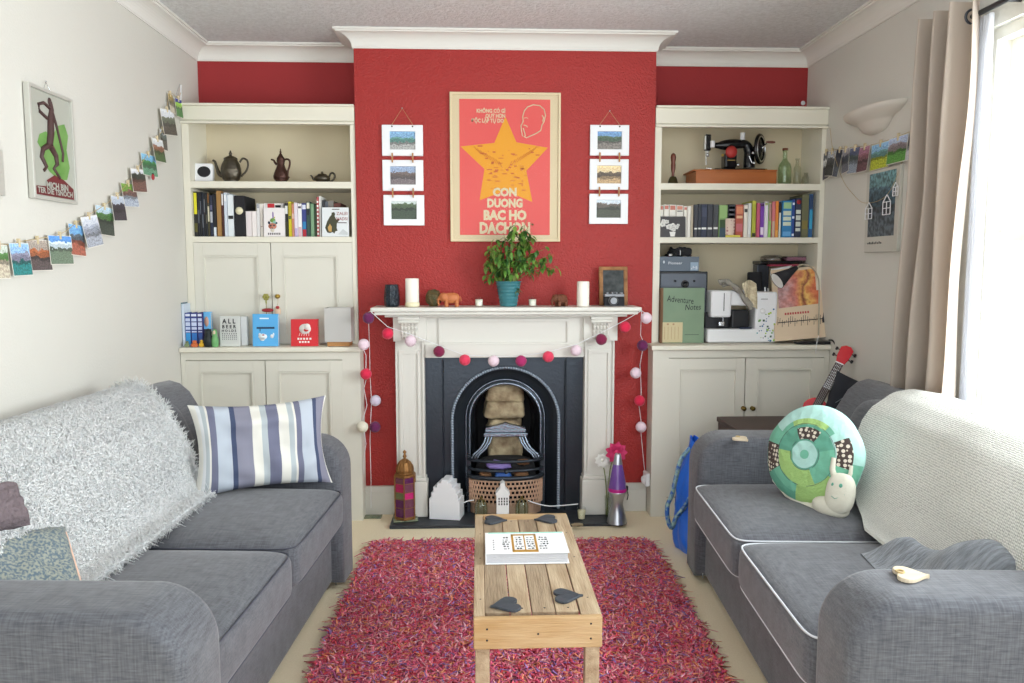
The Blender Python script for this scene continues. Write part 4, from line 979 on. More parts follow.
# potted plant
c = on(508.5, 3.92); pt = thing('potted_plant', c, 'trailing green plant in a ribbed teal pot on the mantelpiece', 'plant')
mat('teal_glaze', (60, 122, 130), .2, spec=.7); mat('soil', (50, 38, 30), .95, bump=(100, 1)); mat('stem_green', (120, 130, 70), .6)
b = MB('teal_glaze'); prof = [(.040, 0)]
for k in range(7): z = .004 + k * .0165; r_ = .043 + .0028 * k; prof += [(r_, z), (r_ + .003, z + .007), (r_ + .0004, z + .0155)]
prof += [(.066, .122), (.066, .126), (.058, .126), (.055, .10)]; b.lathe(prof, c, 30); b.build('pot', pt)
b = MB('soil'); b.lathe([(.055, .108), (0, .112)], c, 20); b.build('soil', pt)
for i, cc in enumerate(((84, 126, 48), (58, 100, 44), (112, 150, 62), (96, 116, 50))): mat('leaf_%d' % i, cc, .45)
def leaf(b, p, d, up, L_, wd_):
    d = Vector(d).normalized(); s_ = d.cross(Vector(up)); s_ = s_.normalized() if s_.length > 1e-5 else Vector((1, 0, 0)); n_ = s_.cross(d)
    prof = [(0, .05), (.2, .7), (.45, 1), (.7, .8), (.9, .35), (1, .02)]; vs = []
    for t, k in prof:
        q_ = Vector(p) + d * L_ * t - n_ * (L_ * .25 * t * t)
        vs += [q_ - s_ * wd_ * k / 2 + n_ * wd_ * .15 * k, q_, q_ + s_ * wd_ * k / 2 + n_ * wd_ * .15 * k]
    fs = []
    for i in range(len(prof) - 1):
        o = i * 3; fs += [(o, o + 1, o + 4, o + 3), (o + 1, o + 2, o + 5, o + 4)]
    b.add(vs, fs, None, True)
leaves = MB('leaf_0'); stems = MB('stem_green'); rp = random.Random(12)
targets = [(-.085, .05, .24), (-.10, -.02, .19), (-.10, .0, .12), (-.075, -.02, .28), (-.02, -.02, .33), (.015, .0, .36), (.03, -.02, .39), (.05, .02, .33), (.085, -.01, .37), (.09, -.02, .29), (.12, -.03, .24), (.17, -.04, .20), (.19, -.03, .235), (.06, -.02, .22), (-.04, -.04, .22), (.0, -.04, .25), (.03, -.05, .05), (.02, -.06, .13), (-.06, -.03, .16), (-.1, .01, .2), (.10, 0, .34), (-.05, .0, .31), (.045, -.03, .28), (.075, -.02, .4), (-.02, -.05, .17), (.2, -.03, .17), (.15, -.03, .26), (-.09, -.03, .26)]
targets = [(dx * 1.18, dy, dz * 1.06 + .008) for dx, dy, dz in targets]
for (dx, dy, dz) in targets:
    base = c + Vector((rp.uniform(-.03, .03), rp.uniform(-.03, .03), .11)); tip = c + Vector((dx, dy, max(dz, .06))); peak = max(dz, .2) * 1.0
    mid = (base + tip) / 2 + Vector((0, 0, .06 if dz < .3 else .03)); path = []
    for i in range(9):
        t = i / 8; path.append(base * (1 - t) ** 2 + mid * 2 * t * (1 - t) + tip * t * t)
    stems.tube(path, [.0028 - .0016 * i / 8 for i in range(9)], 5)
    for k in range(18):
        t = rp.uniform(.35, 1.0); i = min(7, int(t * 8)); p = path[i].lerp(path[i + 1], t * 8 - i) + Vector((rp.gauss(0, .008), rp.gauss(0, .008), rp.gauss(0, .008)))
        leaves.mat('leaf_%d' % rp.choice((0, 0, 1, 1, 2, 3))); a = rp.uniform(0, 6.28)
        leaf(leaves, p, (math.cos(a) * .7, math.sin(a) * .6 - .2, rp.uniform(-1.3, .1)), (0, 0, 1), rp.uniform(.028, .050), rp.uniform(.014, .024))
leaves.build('foliage', pt); stems.build('stems', pt)
# chalkboard and camera
c = on(613.5, 3.985); cb = thing('chalkboard', c, 'small chalkboard in a worn wooden frame at the mantelpiece’s right end', 'chalkboard')
mat('worn_frame', (168, 120, 76), .7, bump=(60, .5), var=((120, 82, 50), 20, .2)); mat('chalk_slate', (52, 56, 58), .85, var=((86, 90, 90), 26, .18))
hw, hh = .074, .200; b = MB('worn_frame'); b.T = Matrix.Translation(c) @ Matrix.Rotation(R(-7), 4, 'X')
b.rbox(-hw, -hw + .021, -.008, .008, 0, hh, .004); b.rbox(hw - .021, hw, -.008, .008, 0, hh, .004); b.rbox(-hw + .01, hw - .01, -.008, .008, 0, .02, .004); b.rbox(-hw + .01, hw - .01, -.008, .008, hh - .02, hh, .004); b.build('frame', cb)
b2 = MB('chalk_slate'); b2.T = b.T; b2.box(-hw + .015, hw - .015, -.004, .004, .012, hh - .012); b2.build('board', cb)
c = on(614, 3.915); cm = thing('film_camera', c, 'small silver and black film camera in front of the chalkboard', 'camera'); b = MB('black_matte'); x = c.x; mat('satin_silver', (136, 138, 142), .4, metal=.5)
b.rbox(x - .052, x + .052, c.y - .014, c.y + .014, MZ, MZ + .046, .006, 3); b.mat('satin_silver'); b.rbox(x - .050, x + .050, c.y - .013, c.y + .013, MZ + .046, MZ + .062, .004); b.rbox(x - .016, x + .016, c.y - .015, c.y + .011, MZ + .060, MZ + .072, .003); b.lathe([(.007, .062), (.007, .069)], (x - .035, c.y, MZ), 14); b.lathe([(.009, .062), (.009, .068)], (x + .036, c.y, MZ), 14); b.rbox(x - .052, x + .052, c.y - .0135, c.y + .0135, MZ, MZ + .005, .002); b.build('body', cm)
b = MB('satin_silver'); b.T = Matrix.Translation((x - .006, c.y - .014, MZ + .028)) @ Matrix.Rotation(R(90), 4, 'X'); b.lathe([(.025, 0), (.025, .006), (.022, .007)], n=28); b.mat('black_matte'); b.lathe([(.0215, .0), (.0215, .018), (.018, .020), (.017, .018)], n=28); b.mat('satin_silver'); b.lathe([(.0172, .0182), (.0155, .0185), (.015, .016)], n=24); b.mat('black_matte'); b.lathe([(.015, .0), (.0148, .0165), (.007, .015), (0, .016)], n=24); b.build('lens', cm)
b = MB('black_gloss'); b.box(x - .009, x + .009, c.y - .0158, c.y - .0145, MZ + .062, MZ + .070); b.build('viewfinder', cm)

# ============================================================ BOOKS AND ORNAMENTS IN THE LEFT BOOKCASE
YBK = 4.085
nbk = [0]
def cmat(c, rough=.55):
    n = 'cover_%02x%02x%02x' % tuple(c); mat(n, c, rough); return n
def book(pxa, pxb, pyt, z, py0, col, label, group, bands=(), depth=.17, Y=YBK, txt=None, tcol=None, scale_py=237):
    """an upright book, spine to the room; bands=(from, to, colour) as fractions of the spine height"""
    xa, xb = W(pxa, py0, Y=Y).x, W(pxb, py0, Y=Y).x; xb -= .0006; h = W(pxa, pyt, Y=Y).z - z; wd = xb - xa; y = Y + rnd.uniform(0, .008); dp = min(depth, YB - .016 - y - .003)
    b = MB(cmat(col)); e = min(.0022, wd * .18)
    b.rbox(xa, xb, y, y + .004, z + .0004, z + h, .0012, 1); b.box(xa, xa + e, y + .001, y + dp, z + .0004, z + h); b.box(xb - e, xb, y + .001, y + dp, z + .0004, z + h)
    for f0, f1, c in bands:
        b.mat(cmat(c)); b.box(xa + wd * .10, xb - wd * .10, y - .0005, y + .001, z + h * f0, z + h * f1)
    if txt:
        b.mat(cmat(tcol or (240, 240, 236))); hh = wd * .62; x = (xa + xb) / 2 - hh * .36
        b.text(txt, hh, (x, y - .0012, z + h * .90), (0, 0, -1), (1, 0, 0), .0002, h * .62)
    o = b.build('book', None, ((xa + xb) / 2, y + dp / 2, z)); tag(o, label, 'book', group)
    k = MB('page_edge'); k.box(xa + e, xb - e, y + .004, y + dp - .004, z + .003, z + h - .004); k.build('page_block', o); return o
ZL2 = 1.4525; GL = 'books on the left bookcase’s lower shelf'
blk_, nvy = (34, 36, 42), (38, 44, 64)
LB = [
 (190.5, 193.6, 190.5, (58, 56, 40), 'dark olive book at the far left end of the left bookcase’s shelf', ()),
 (193.8, 197.6, 191.5, (36, 36, 36), 'black book with a yellow top label on the left bookcase’s shelf', [(.5, .97, (222, 214, 44)), (.1, .3, (92, 88, 40))]),
 (197.8, 199.6, 192, blk_, 'thin black book right of the yellow-labelled one, first of five', [(.3, .6, (86, 90, 98))]),
 (199.8, 201.5, 192, (30, 32, 36), 'thin black book second of five right of the yellow-labelled one', [(.5, .8, (86, 90, 98))]),
 (201.7, 203.4, 192, (36, 40, 52), 'thin black book third of five right of the yellow-labelled one', [(.2, .5, (96, 100, 108))]),
 (203.6, 205.3, 192.5, (30, 32, 36), 'thin black book fourth of five right of the yellow-labelled one', [(.55, .85, (90, 94, 102))]),
 (205.5, 207.0, 192.5, (40, 42, 46), 'thin black book last of five right of the yellow-labelled one', [(.3, .5, (96, 92, 80))]),
 (207.2, 209.4, 192, (70, 66, 44), 'dark book with a brown top and cream strip on the left bookcase’s shelf', [(.34, .68, (206, 200, 176)), (.76, .97, (116, 78, 42))]),
 (209.7, 212.6, 195, nvy, 'navy book with white lettering left of the brown book', [(.34, .6, (176, 180, 188)), (.64, .76, (90, 90, 120))]),
 (212.8, 216.0, 194, (30, 30, 34), 'black book standing directly left of the brown book', [(.0, .22, (216, 224, 232))]),
 (216.4, 221.4, 190.5, (150, 112, 62), 'thick tan brown book on the left bookcase’s shelf', [(.02, .98, (164, 124, 72))]),
 (221.8, 223.8, 193, (70, 34, 34), 'narrow maroon and white book right of the brown book', [(.72, .98, (232, 230, 228))]),
 (224.2, 227.2, 192.5, (206, 214, 226), 'pale blue-white book right of the brown book', [(.8, .95, (236, 238, 242))]),
 (227.5, 233.6, 194.5, (226, 232, 236), 'thick white book with a small black mark on its spine', [(.42, .50, (30, 30, 34))]),
]
for a, c, t, col, lb_, bd in LB: book(a, c, t, ZL2, 215, col, lb_, GL, bd)
# black box file with round cream label, turned a little
xa, xb = W(234.2, 215, Y=YBK).x, W(244.6, 215, Y=YBK).x; zt = W(239, 195.5, Y=YBK).z
bf = thing('box_file', ((xa + xb) / 2, YBK + .1, ZL2), 'black box file with a round cream label among the books', 'box file')
b = MB('black_matte'); b.rbox(xa, xb, YBK, YBK + .20, ZL2, zt, .003); b.build('box', bf)
b = MB('plate_cream'); b.T = Matrix.Translation(((xa + xb) / 2, YBK - .001, ZL2 + (zt - ZL2) * .63)) @ Matrix.Rotation(R(90), 4, 'X'); b.lathe([(.019, 0), (.019, .0012), (0, .0012)], n=28); b.build('round_label', bf)
xx = W(251, 215, Y=YBK).x
WB = [(245.2, 251.3, 211, (232, 222, 222), 'thick pinkish white book right of the black box file', ()), (251.6, 256.4, 211, (236, 228, 226), 'pinkish white book second right of the black box file', ()), (256.6, 259.6, 203.5, (226, 224, 224), 'tall white book left of the face-out skull book', [(.86, .98, (160, 160, 166))]), (259.8, 262.6, 203.5, (232, 226, 218), 'cream book directly left of the face-out skull book', [(.3, .32, (180, 150, 140))])]
for a, c, t, col, lb_, bd in WB: book(a, c, t, ZL2, 215, col, lb_, GL, bd)
def faceout0(pxa, pxb, pyt, z, Y, col, label, thick=.012, name='book', lean=4, draw=None, cat='book', group=None, Zb=None):
    pyb = 337 if z < 1 else 215; xa, xb = W(pxa, pyb, Y=Y).x, W(pxb, pyb, Y=Y).x; h = W(pxa, pyt, Y=Y).z - z; xm = (xa + xb) / 2
    o = thing(name, (xm, Y, z), label, cat, group); T = Matrix.Translation((xm, Y, z)) @ Matrix.Rotation(R(-lean), 4, 'X'); wd = xb - xa
    b = MB(cmat(col)); b.T = T; b.rbox(-wd / 2, wd / 2, 0, .0018, 0.0005, h, .0006, 1); b.rbox(-wd / 2, wd / 2, thick - .0018, thick, .0005, h, .0006, 1); b.box(-wd / 2, -wd / 2 + .002, 0, thick, .0005, h)
    if draw: draw(b, wd, h)
    b.build('cover', o); k = MB('page_edge'); k.T = T; k.box(-wd / 2 + .002, wd / 2 - .002, .0019, thick - .0019, .002, h - .003); k.build('page_block', o); return o
book(264, 284, 203.2, ZL2, 215, (232, 228, 228), 'wide white book standing behind the face-out skull book', GL, [(.86, .99, (236, 234, 230))], .10, 4.12)
b = MB(cmat((196, 36, 48))); p = W(271, 206, Y=4.118); b.rbox(p.x - .018, p.x + .018, p.y - .002, p.y, p.z - .011, p.z + .012, .002); b.mat('black_matte'); b.rbox(p.x + .022, p.x + .05, p.y - .002, p.y, p.z - .008, p.z + .004, .002); tag(b.build('card', None, p), 'small red and black card above the face-out skull book', 'card')
def sugar(b, w_, h):
    def el(m, x, z, rx, rz, lay=1):
        b.mat(m); T0 = b.T; b.T = T0 @ Matrix.Translation((x * w_, -.0006 * lay, z * h)) @ Matrix.Rotation(R(90), 4, 'X'); b.lathe([(1, 0), (1, .0003), (0, .0003)], n=20, squash=(rx * w_, rz * h)); b.T = T0
    mm = cmat
    el(mm((196, 128, 108)), -.08, .36, .20, .11); el(mm((224, 214, 200)), -.08, .22, .09, .07, 2); el(mm((52, 52, 60)), -.16, .38, .045, .03, 3); el(mm((52, 52, 60)), .0, .38, .045, .03, 3)
    el(mm((120, 164, 84)), -.06, .56, .13, .08, 2); el(mm((140, 190, 180)), .02, .50, .07, .05, 3); el(mm((52, 60, 78)), -.24, .48, .06, .05, 2); el(mm((52, 60, 78)), .10, .47, .06, .04, 2); el(mm((140, 110, 176)), -.05, .74, .035, .13, 1); el(mm((200, 186, 60)), .02, .66, .03, .03, 3)
    el(mm((40, 40, 44)), -.08, .29, .03, .015, 3)
    b.mat(mm((70, 62, 66)))
    for k in range(7): b.box(-.3 * w_ + k * .09 * w_, -.25 * w_ + k * .09 * w_, -.0008, -.0003, h * .06, h * .13)
faceout0(263.2, 284.2, 207.6, ZL2, 4.068, (236, 230, 230), 'face-out white book with a painted skull and leaves', draw=sugar, group=None, lean=3)
RB = [(284.8, 288.0, 203, (30, 30, 32), 'black book with white marks right of the skull book', [(.68, .92, (226, 226, 222)), (.0, .45, (52, 50, 30))]), (288.2, 291.2, 201.5, (206, 192, 40), 'yellow book with an olive middle among the left bookcase books', [(.5, .6, (90, 90, 50)), (.62, .95, (176, 158, 52))]), (291.4, 293.8, 203.5, (206, 140, 116), 'narrow salmon book right of the yellow one', [(.55, .7, (224, 190, 180))]), (294.0, 297.4, 202.5, (226, 216, 226), 'lilac-white book second right of the yellow one', [(.0, .25, (190, 170, 210))]), (297.6, 301.4, 203.5, (240, 238, 238), 'white book with a small dark mark left of the blue book', [(.86, .92, (90, 80, 90)), (.0, .3, (216, 180, 190))]), (301.6, 306.2, 203, (58, 66, 132), 'purple-blue book with a red foot', [(.0, .22, (176, 40, 52)), (.22, .45, (40, 126, 180)), (.82, .95, (220, 224, 240))]), (306.4, 310.0, 201.5, (52, 76, 70), 'dark green book with a white top label', [(.80, .97, (220, 218, 200)), (.62, .78, (34, 38, 44))]), (310.2, 313.8, 203.5, (116, 150, 116), 'sage green book on the left bookcase’s shelf', [(.1, .9, (124, 158, 124))]), (314.0, 316.6, 204.5, (46, 66, 44), 'dark green thin book right of the sage one', ()), (316.8, 318.9, 197, (186, 90, 90), 'tall red and white checked thin book', [(.05 + .1 * k, .10 + .1 * k, (240, 236, 232)) for k in range(9)]), (319.1, 320.8, 196, (234, 232, 228), 'tall thin white book left of the cloaked-figure book', ()),
 (322.5, 325.0, 200, (58, 60, 66), 'dark grey book behind the cloaked-figure book, leftmost', ()), (325.2, 328.0, 201, (96, 100, 108), 'mid grey book behind the cloaked-figure book', ()), (328.2, 333.5, 200.5, (130, 124, 118), 'taupe book behind the cloaked-figure book', ()), (333.8, 341.0, 203.0, (104, 56, 50), 'red-brown book behind the cloaked-figure book', ())]
for a, c, t, col, lb_, bd in RB: book(a, c, t, ZL2, 215, col, lb_, GL, bd, Y=YBK + (.03 if a > 321 else 0))
def cloak(b, w_, h):
    b.mat(cmat((66, 66, 46))); P = [(-.30, .14), (-.38, .30), (-.30, .52), (-.20, .68), (-.14, .74), (-.13, .82), (-.04, .84), (.0, .78), (-.02, .70), (.04, .58), (.12, .62), (.16, .58), (.06, .46), (.05, .3), (.08, .20), (.0, .18), (-.04, .10), (-.10, .16), (-.2, .12)]
    b.prism([(x * w_, z * h) for x, z in P], -.0011, -.0004, 'y'); b.mat(cmat((196, 158, 92))); b.prism([(-.24 * w_, .18 * h), (-.28 * w_, .30 * h), (-.20 * w_, .44 * h), (-.13 * w_, .34 * h), (-.14 * w_, .16 * h)], -.0016, -.0011, 'y')
    b.mat(cmat((150, 40, 40))); b.text('ZALEI', h * .15, (.05 * w_, -.0016, h * .74), X_, Z_, .0001, w_ * .40); b.text('NADSI', h * .15, (.05 * w_, -.0016, h * .56), X_, Z_, .0001, w_ * .40)
    b.mat(cmat((110, 100, 100))); b.box(.08 * w_, .42 * w_, -.0016, -.0008, h * .46, h * .49); b.box(-.12 * w_, .16 * w_, -.0016, -.0008, h * .92, h * .95)
    b.mat(cmat((200, 204, 206))); b.prism([(.1 * w_, .08 * h), (.28 * w_, .26 * h), (.46 * w_, .14 * h), (.46 * w_, .06 * h)], -.001, -.0004, 'y')
faceout0(321.5, 348.5, 207.2, ZL2, 4.066, (226, 230, 232), 'face-out white book with a cloaked figure and red title', draw=cloak, lean=3, thick=.01)

# top shelf, left
ZL1 = 1.7305
c = Vector((W(203, 170, Y=4.15).x, 4.15, ZL1)); sp = thing('desk_speaker', c, 'small square white speaker with a dark oval face on the top shelf', 'speaker', rz=R(6))
b = MB('white_plastic', True); b.T = Matrix.Rotation(R(-6), 4, 'X'); b.rbox(-.05, .05, -.02, .03, .0, .098, .009, 3); b.build('body', sp)
b = MB('black_matte', True); b.T = Matrix.Rotation(R(-6), 4, 'X') @ Matrix.Translation((.008, -.020, .052)) @ Matrix.Rotation(R(90), 4, 'X'); b.lathe([(.029, 0), (.031, .003), (.027, .005), (0, .002)], n=28, squash=(1.05, .9)); b.build('speaker_grille', sp)
def handle_c(b, pts, r): b.tube(pts, r, 8)
def spline(pts, n=8):
    out = []; P = [Vector(p) for p in pts]
    for i in range(len(P) - 1):
        p0, p1, p2, p3 = P[max(i - 1, 0)], P[i], P[i + 1], P[min(i + 2, len(P) - 1)]
        for k in range(n):
            t = k / n; out.append(.5 * ((2 * p1) + (p2 - p0) * t + (2 * p0 - 5 * p1 + 4 * p2 - p3) * t * t + (3 * p1 - p0 - 3 * p2 + p3) * t ** 3))
    out.append(P[-1]); return out
def pot(px, Y, s, prof, spout, hand, lid, m, label, name='teapot', cat='teapot', sq=(1, .8)):
    c = Vector((W(px, 170, Y=Y).x, Y, ZL1)); t = thing(name, c, label, cat); S = Matrix.Scale(s, 4)
    b = MB(m, True); b.T = S; b.lathe(prof, n=28, squash=sq); b.build('body', t)
    b = MB(m, True); b.T = S; sp_ = spline([p for p, _ in spout]); rs = [r for _, r in spout]; n_ = len(sp_); b.tube(sp_, [rs[min(int(i / (n_ - 1) * (len(rs) - 1)), len(rs) - 2)] * (1 - ((i / (n_ - 1) * (len(rs) - 1)) % 1 if i < n_ - 1 else 1)) + rs[min(int(i / (n_ - 1) * (len(rs) - 1)) + 1, len(rs) - 1)] * ((i / (n_ - 1) * (len(rs) - 1)) % 1 if i < n_ - 1 else 1) for i in range(n_)], 10); b.build('spout', t)
    b = MB(m, True); b.T = S; b.tube(spline(hand), .0052 if s > .8 else .006, 8); b.build('handle', t)
    b = MB(m, True); b.T = S; b.lathe(lid, n=22, squash=sq); b.build('lid', t); return t
pot(231, 4.18, 1.0, [(.036, 0), (.040, .004), (.034, .012), (.044, .022), (.052, .05), (.052, .075), (.046, .098), (.036, .116), (.032, .124)],
    [((-.046, 0, .04), .013), ((-.062, 0, .052), .011), ((-.072, 0, .08), .008), ((-.080, 0, .11), .006), ((-.092, 0, .118), .006)],
    [(.046, 0, .108), (.062, 0, .128), (.084, 0, .118), (.088, 0, .09), (.076, 0, .062), (.060, 0, .045), (.052, 0, .035)],
    [(.036, .122), (.034, .130), (.020, .138), (.008, .142), (.006, .146), (.010, .150), (.006, .158), (.003, .168), (0, .169)], 'pewter', 'large pewter teapot on the left bookcase’s top shelf')
pot(281, 4.18, 1.0, [(.034, 0), (.036, .005), (.028, .012), (.038, .024), (.040, .038), (.034, .058), (.024, .080), (.018, .098), (.019, .106), (.022, .118), (.019, .124)],
    [((-.020, 0, .098), .007), ((-.030, 0, .108), .006), ((-.036, 0, .120), .005), ((-.050, 0, .124), .004)],
    [(.018, 0, .122), (.034, 0, .126), (.046, 0, .116), (.044, 0, .09), (.036, 0, .066), (.034, 0, .040), (.042, 0, .030)],
    [(.020, .122), (.020, .130), (.012, .142), (.008, .150), (.004, .156), (.006, .162), (.003, .168), (.002, .178), (0, .18)], 'bronze_dark', 'tall dark bronze coffee pot between the two teapots', 'coffee_pot', 'coffee pot', (1, 1))
pot(322, 4.18, 1.0, [(.026, 0), (.028, .003), (.024, .008), (.038, .016), (.042, .026), (.038, .038), (.026, .044)],
    [((-.038, 0, .018), .007), ((-.046, 0, .026), .006), ((-.052, 0, .038), .0045), ((-.060, 0, .044), .004)],
    [(.036, 0, .036), (.044, 0, .052), (.056, 0, .056), (.065, 0, .046), (.062, 0, .028), (.048, 0, .014), (.038, 0, .014)],
    [(.028, .042), (.022, .050), (.006, .054), (.005, .057), (.008, .060), (0, .065)], 'pewter', 'small squat pewter teapot at the right end of the top shelf')

# ============================================================ ON THE LEFT COUNTERTOP
ZK = .9; YK = 3.965
def cx_(px, Y=YK, py=340): return W(px, py, Y=Y).x
# tall thin pale books, leaning upright side by side
for i, (a, c, t, col, lb_) in enumerate(((178.5, 180.6, 302, (150, 176, 190), 'tall thin grey-blue book at the left end of the left countertop'), (180.8, 182.4, 302.5, (70, 104, 120), 'tall thin teal book next to the grey-blue one on the left countertop'), (182.6, 185.2, 304, (206, 218, 232), 'tall thin white book left of the three blue books'))):
    xa, xb = cx_(a), cx_(c) - .0006; h = W(a, t, Y=YK).z - ZK; b = MB(cmat(col)); b.rbox(xa, xb, YK, YK + .09, ZK, ZK + h, .001, 1); tag(b.build('book', None, ((xa + xb) / 2, YK, ZK)), lb_, 'book', 'tall thin books on the left countertop')
for i, (a, c, t, col, top, lb_) in enumerate(((185.4, 191.2, 313, (44, 70, 140), (60, 150, 214), 'blue paperback, left of the three alike on the left countertop'), (191.4, 197.8, 313, (46, 56, 128), (50, 118, 196), 'blue paperback, middle of the three alike on the left countertop'), (198.0, 203.0, 313, (56, 52, 118), (60, 96, 170), 'blue paperback, right of the three alike on the left countertop'))):
    book(a, c, t, ZK, 340, col, lb_, 'blue paperbacks on the left countertop', [(.04, .40, top), (.9, .97, (220, 224, 240)), (.42, .46, (200, 210, 236)), (.50, .58, (200, 210, 236)), (.61, .72, (200, 210, 236)), (.75, .84, (200, 210, 236))], .13, YK, None, None)
def el_card(b, m, x, z, rx, rz, lay=1):
    b.mat(m); T0 = b.T; b.T = T0 @ Matrix.Translation((x, -.0004 * lay - .0002, z)) @ Matrix.Rotation(R(90), 4, 'X'); b.lathe([(1, 0), (1, .0003), (0, .0003)], n=22, squash=(rx, rz)); b.T = T0
def facecard(b, w_, h):
    b.mat(cmat((70, 60, 84))); b.box(-w_ / 2, w_ / 2, -.001, -.0002, 0.002, h * .5); el_card(b, cmat((206, 160, 140)), -.1 * w_, h * .72, .3 * w_, .15 * h, 3)
faceout0(204.2, 211.6, 312, ZK, YK + .02, (110, 186, 236), 'narrow light blue book with a small face, right of the blue paperbacks', .02, draw=facecard, lean=0)
for px, r_, h, col, lb_, nm in ((187, .012, .030, (126, 142, 104), 'tiny green-grey figure in front of the left blue paperback', 'toy_figure'), (194.5, .018, .034, (206, 108, 60), 'tiny orange figure in front of the middle blue paperback', 'toy_figure'), (201.5, .012, .036, (222, 178, 48), 'tiny yellow figure in front of the right blue paperback', 'toy_figure')):
    c = Vector((cx_(px, 3.935), 3.935, ZK)); b = MB(cmat(col)); b.rbox(c.x - r_ * .8, c.x + r_ * .8, 3.927, 3.943, ZK, ZK + h * .58, .004, 3); b.sup(c + Vector((0, 0, h * .76)), (r_ * .62, .008, h * .24), .8, .8, 10, 14)
    for s_ in (-1, 1): b.tube([c + Vector((s_ * r_ * .7, -.002, h * .5)), c + Vector((s_ * r_ * .95, -.006, h * .2))], .0028, 6)
    b.mat('black_matte'); b.ball(c + Vector((-r_ * .2, -.008, h * .8)), .0014, 6); b.ball(c + Vector((r_ * .2, -.008, h * .8)), .0014, 6); tag(b.build(nm, None, c), lb_, 'figurine', 'tiny figures on the left countertop')
def doll(px, Y, h, r_, col, face, lb_, nm):
    c = Vector((cx_(px, Y), Y, ZK)); b = MB(cmat(col)); b.lathe([(r_ * .8, 0), (r_, h * .1), (r_ * 1.02, h * .35), (r_ * .85, h * .55), (r_ * .62, h * .64), (r_ * .70, h * .8), (r_ * .5, h * .95), (0, h)], c, 20)
    if face: b.mat(cmat(face)); b.sup(c + Vector((0, -r_ * .45, h * .80)), (r_ * .42, r_ * .28, h * .12), .9, .9, 10, 14); b.mat(cmat((236, 234, 228))); b.sup(c + Vector((0, -r_ * .55, h * .22)), (r_ * .5, r_ * .4, h * .14), .8, .8, 10, 14)
    tag(b.build(nm, None, c), lb_, 'figurine')
doll(208.5, 3.945, .092, .024, (30, 38, 38), None, 'black rounded nesting doll shape beside the light blue book', 'nesting_doll')
doll(215.0, 3.940, .090, .017, (112, 170, 108), (226, 200, 176), 'small green and white doll left of the ALL BEER sign', 'nesting_doll')
# eye chart sign
def sign(b, w_, h):
    b.mat('ink')
    for t, z, sz, wd_ in (('A L L', .76, .19, .66), ('B E E R', .60, .14, .70), ('H O L D S', .48, .10, .72)):
        b.text(t, sz * h * 1.1, (-.04 * w_, -.0016, z * h), X_, Z_, .0001, w_ * wd_, 'CENTER', .03)
    for z, n_, sz in ((.40, 7, .038), (.335, 8, .03), (.275, 8, .024), (.225, 8, .018)):
        for k in range(n_): x = (-.38 + .68 * k / (n_ - 1)) * w_; b.box(x, x + .035 * w_, -.0014, -.0004, z * h, (z + sz) * h)
xa, xb = cx_(220.5), cx_(240.5); h = W(230, 316, Y=YK).z - ZK; sg = thing('eye_chart_sign', ((xa + xb) / 2, YK, ZK), 'white eye chart style block sign reading ALL BEER', 'sign')
b = MB(cmat((206, 208, 204))); b.T = Matrix.Translation(((xa + xb) / 2, YK - .01, ZK)) @ Matrix.Rotation(R(-4), 4, 'X'); w_ = xb - xa; b.rbox(-w_ / 2, w_ / 2, 0, .018, 0, h, .002); b.build('block', sg)
k = MB('ink'); k.T = b.T; sign(k, w_, h); k.build('lettering', sg)
c = Vector((cx_(243.5), YK + .03, ZK)); b = MB(cmat((214, 216, 216))); b.rbox(c.x - .018, c.x + .014, YK + .02, YK + .05, ZK, ZK + h * .97, .003); tag(b.build('white_block', None, c), 'plain white block standing behind the ALL BEER sign', 'block')
def bluebook(b, w_, h):
    b.mat(cmat((240, 246, 250))); b.box(-.22 * w_, .14 * w_, -.001, -.0002, h * .84, h * .88); b.mat(cmat((40, 66, 96))); b.rbox(-.34 * w_, .36 * w_, -.0012, -.0002, h * .54, h * .60, .0002); b.box(-.22 * w_, -.19 * w_, -.0012, -.0002, h * .46, h * .54)
    W_ = cmat((240, 246, 250)); el_card(b, W_, -.10 * w_, h * .30, .17 * w_, .09 * h, 2); el_card(b, W_, -.22 * w_, h * .36, .05 * w_, .05 * h, 2); el_card(b, W_, .26 * w_, h * .31, .07 * w_, .06 * h, 2); el_card(b, W_, .32 * w_, h * .37, .03 * w_, .05 * h, 2); el_card(b, cmat((190, 80, 90)), -.08 * w_, h * .35, .05 * w_, .02 * h, 3); el_card(b, W_, -.12 * w_, h * .22, .1 * w_, .05 * h, 2)
faceout0(252.5, 278, 314, ZK, YK - .01, (92, 176, 232), 'face-out sky blue book with a white animal drawing', .022, draw=bluebook, lean=4)
def redbook(b, w_, h):
    W_ = cmat((240, 232, 228)); el_card(b, W_, .02 * w_, h * .64, .22 * w_, .19 * h, 2); el_card(b, cmat((200, 44, 50)), .06 * w_, h * .60, .09 * w_, .06 * h, 3); el_card(b, W_, .10 * w_, h * .72, .12 * w_, .12 * h, 4)
    b.mat(W_)
    for k in range(5): b.tube([(-.16 * w_ + k * .08 * w_, -.0012, h * .5), (-.2 * w_ + k * .09 * w_, -.0012, h * .38)], .0012, 4)
    
    for z, ks in ((.24, (-.26, -.16, -.05, .06, .18)), (.12, (-.20, -.10, 0, .11))):
        for x in ks: b.box(x * w_, (x + .07) * w_, -.0014, -.0004, z * h, (z + .07) * h)
faceout0(290.8, 318, 319.3, ZK, YK - .01, (212, 44, 52), 'face-out square red book with a white creature drawing', .022, draw=redbook, lean=4)
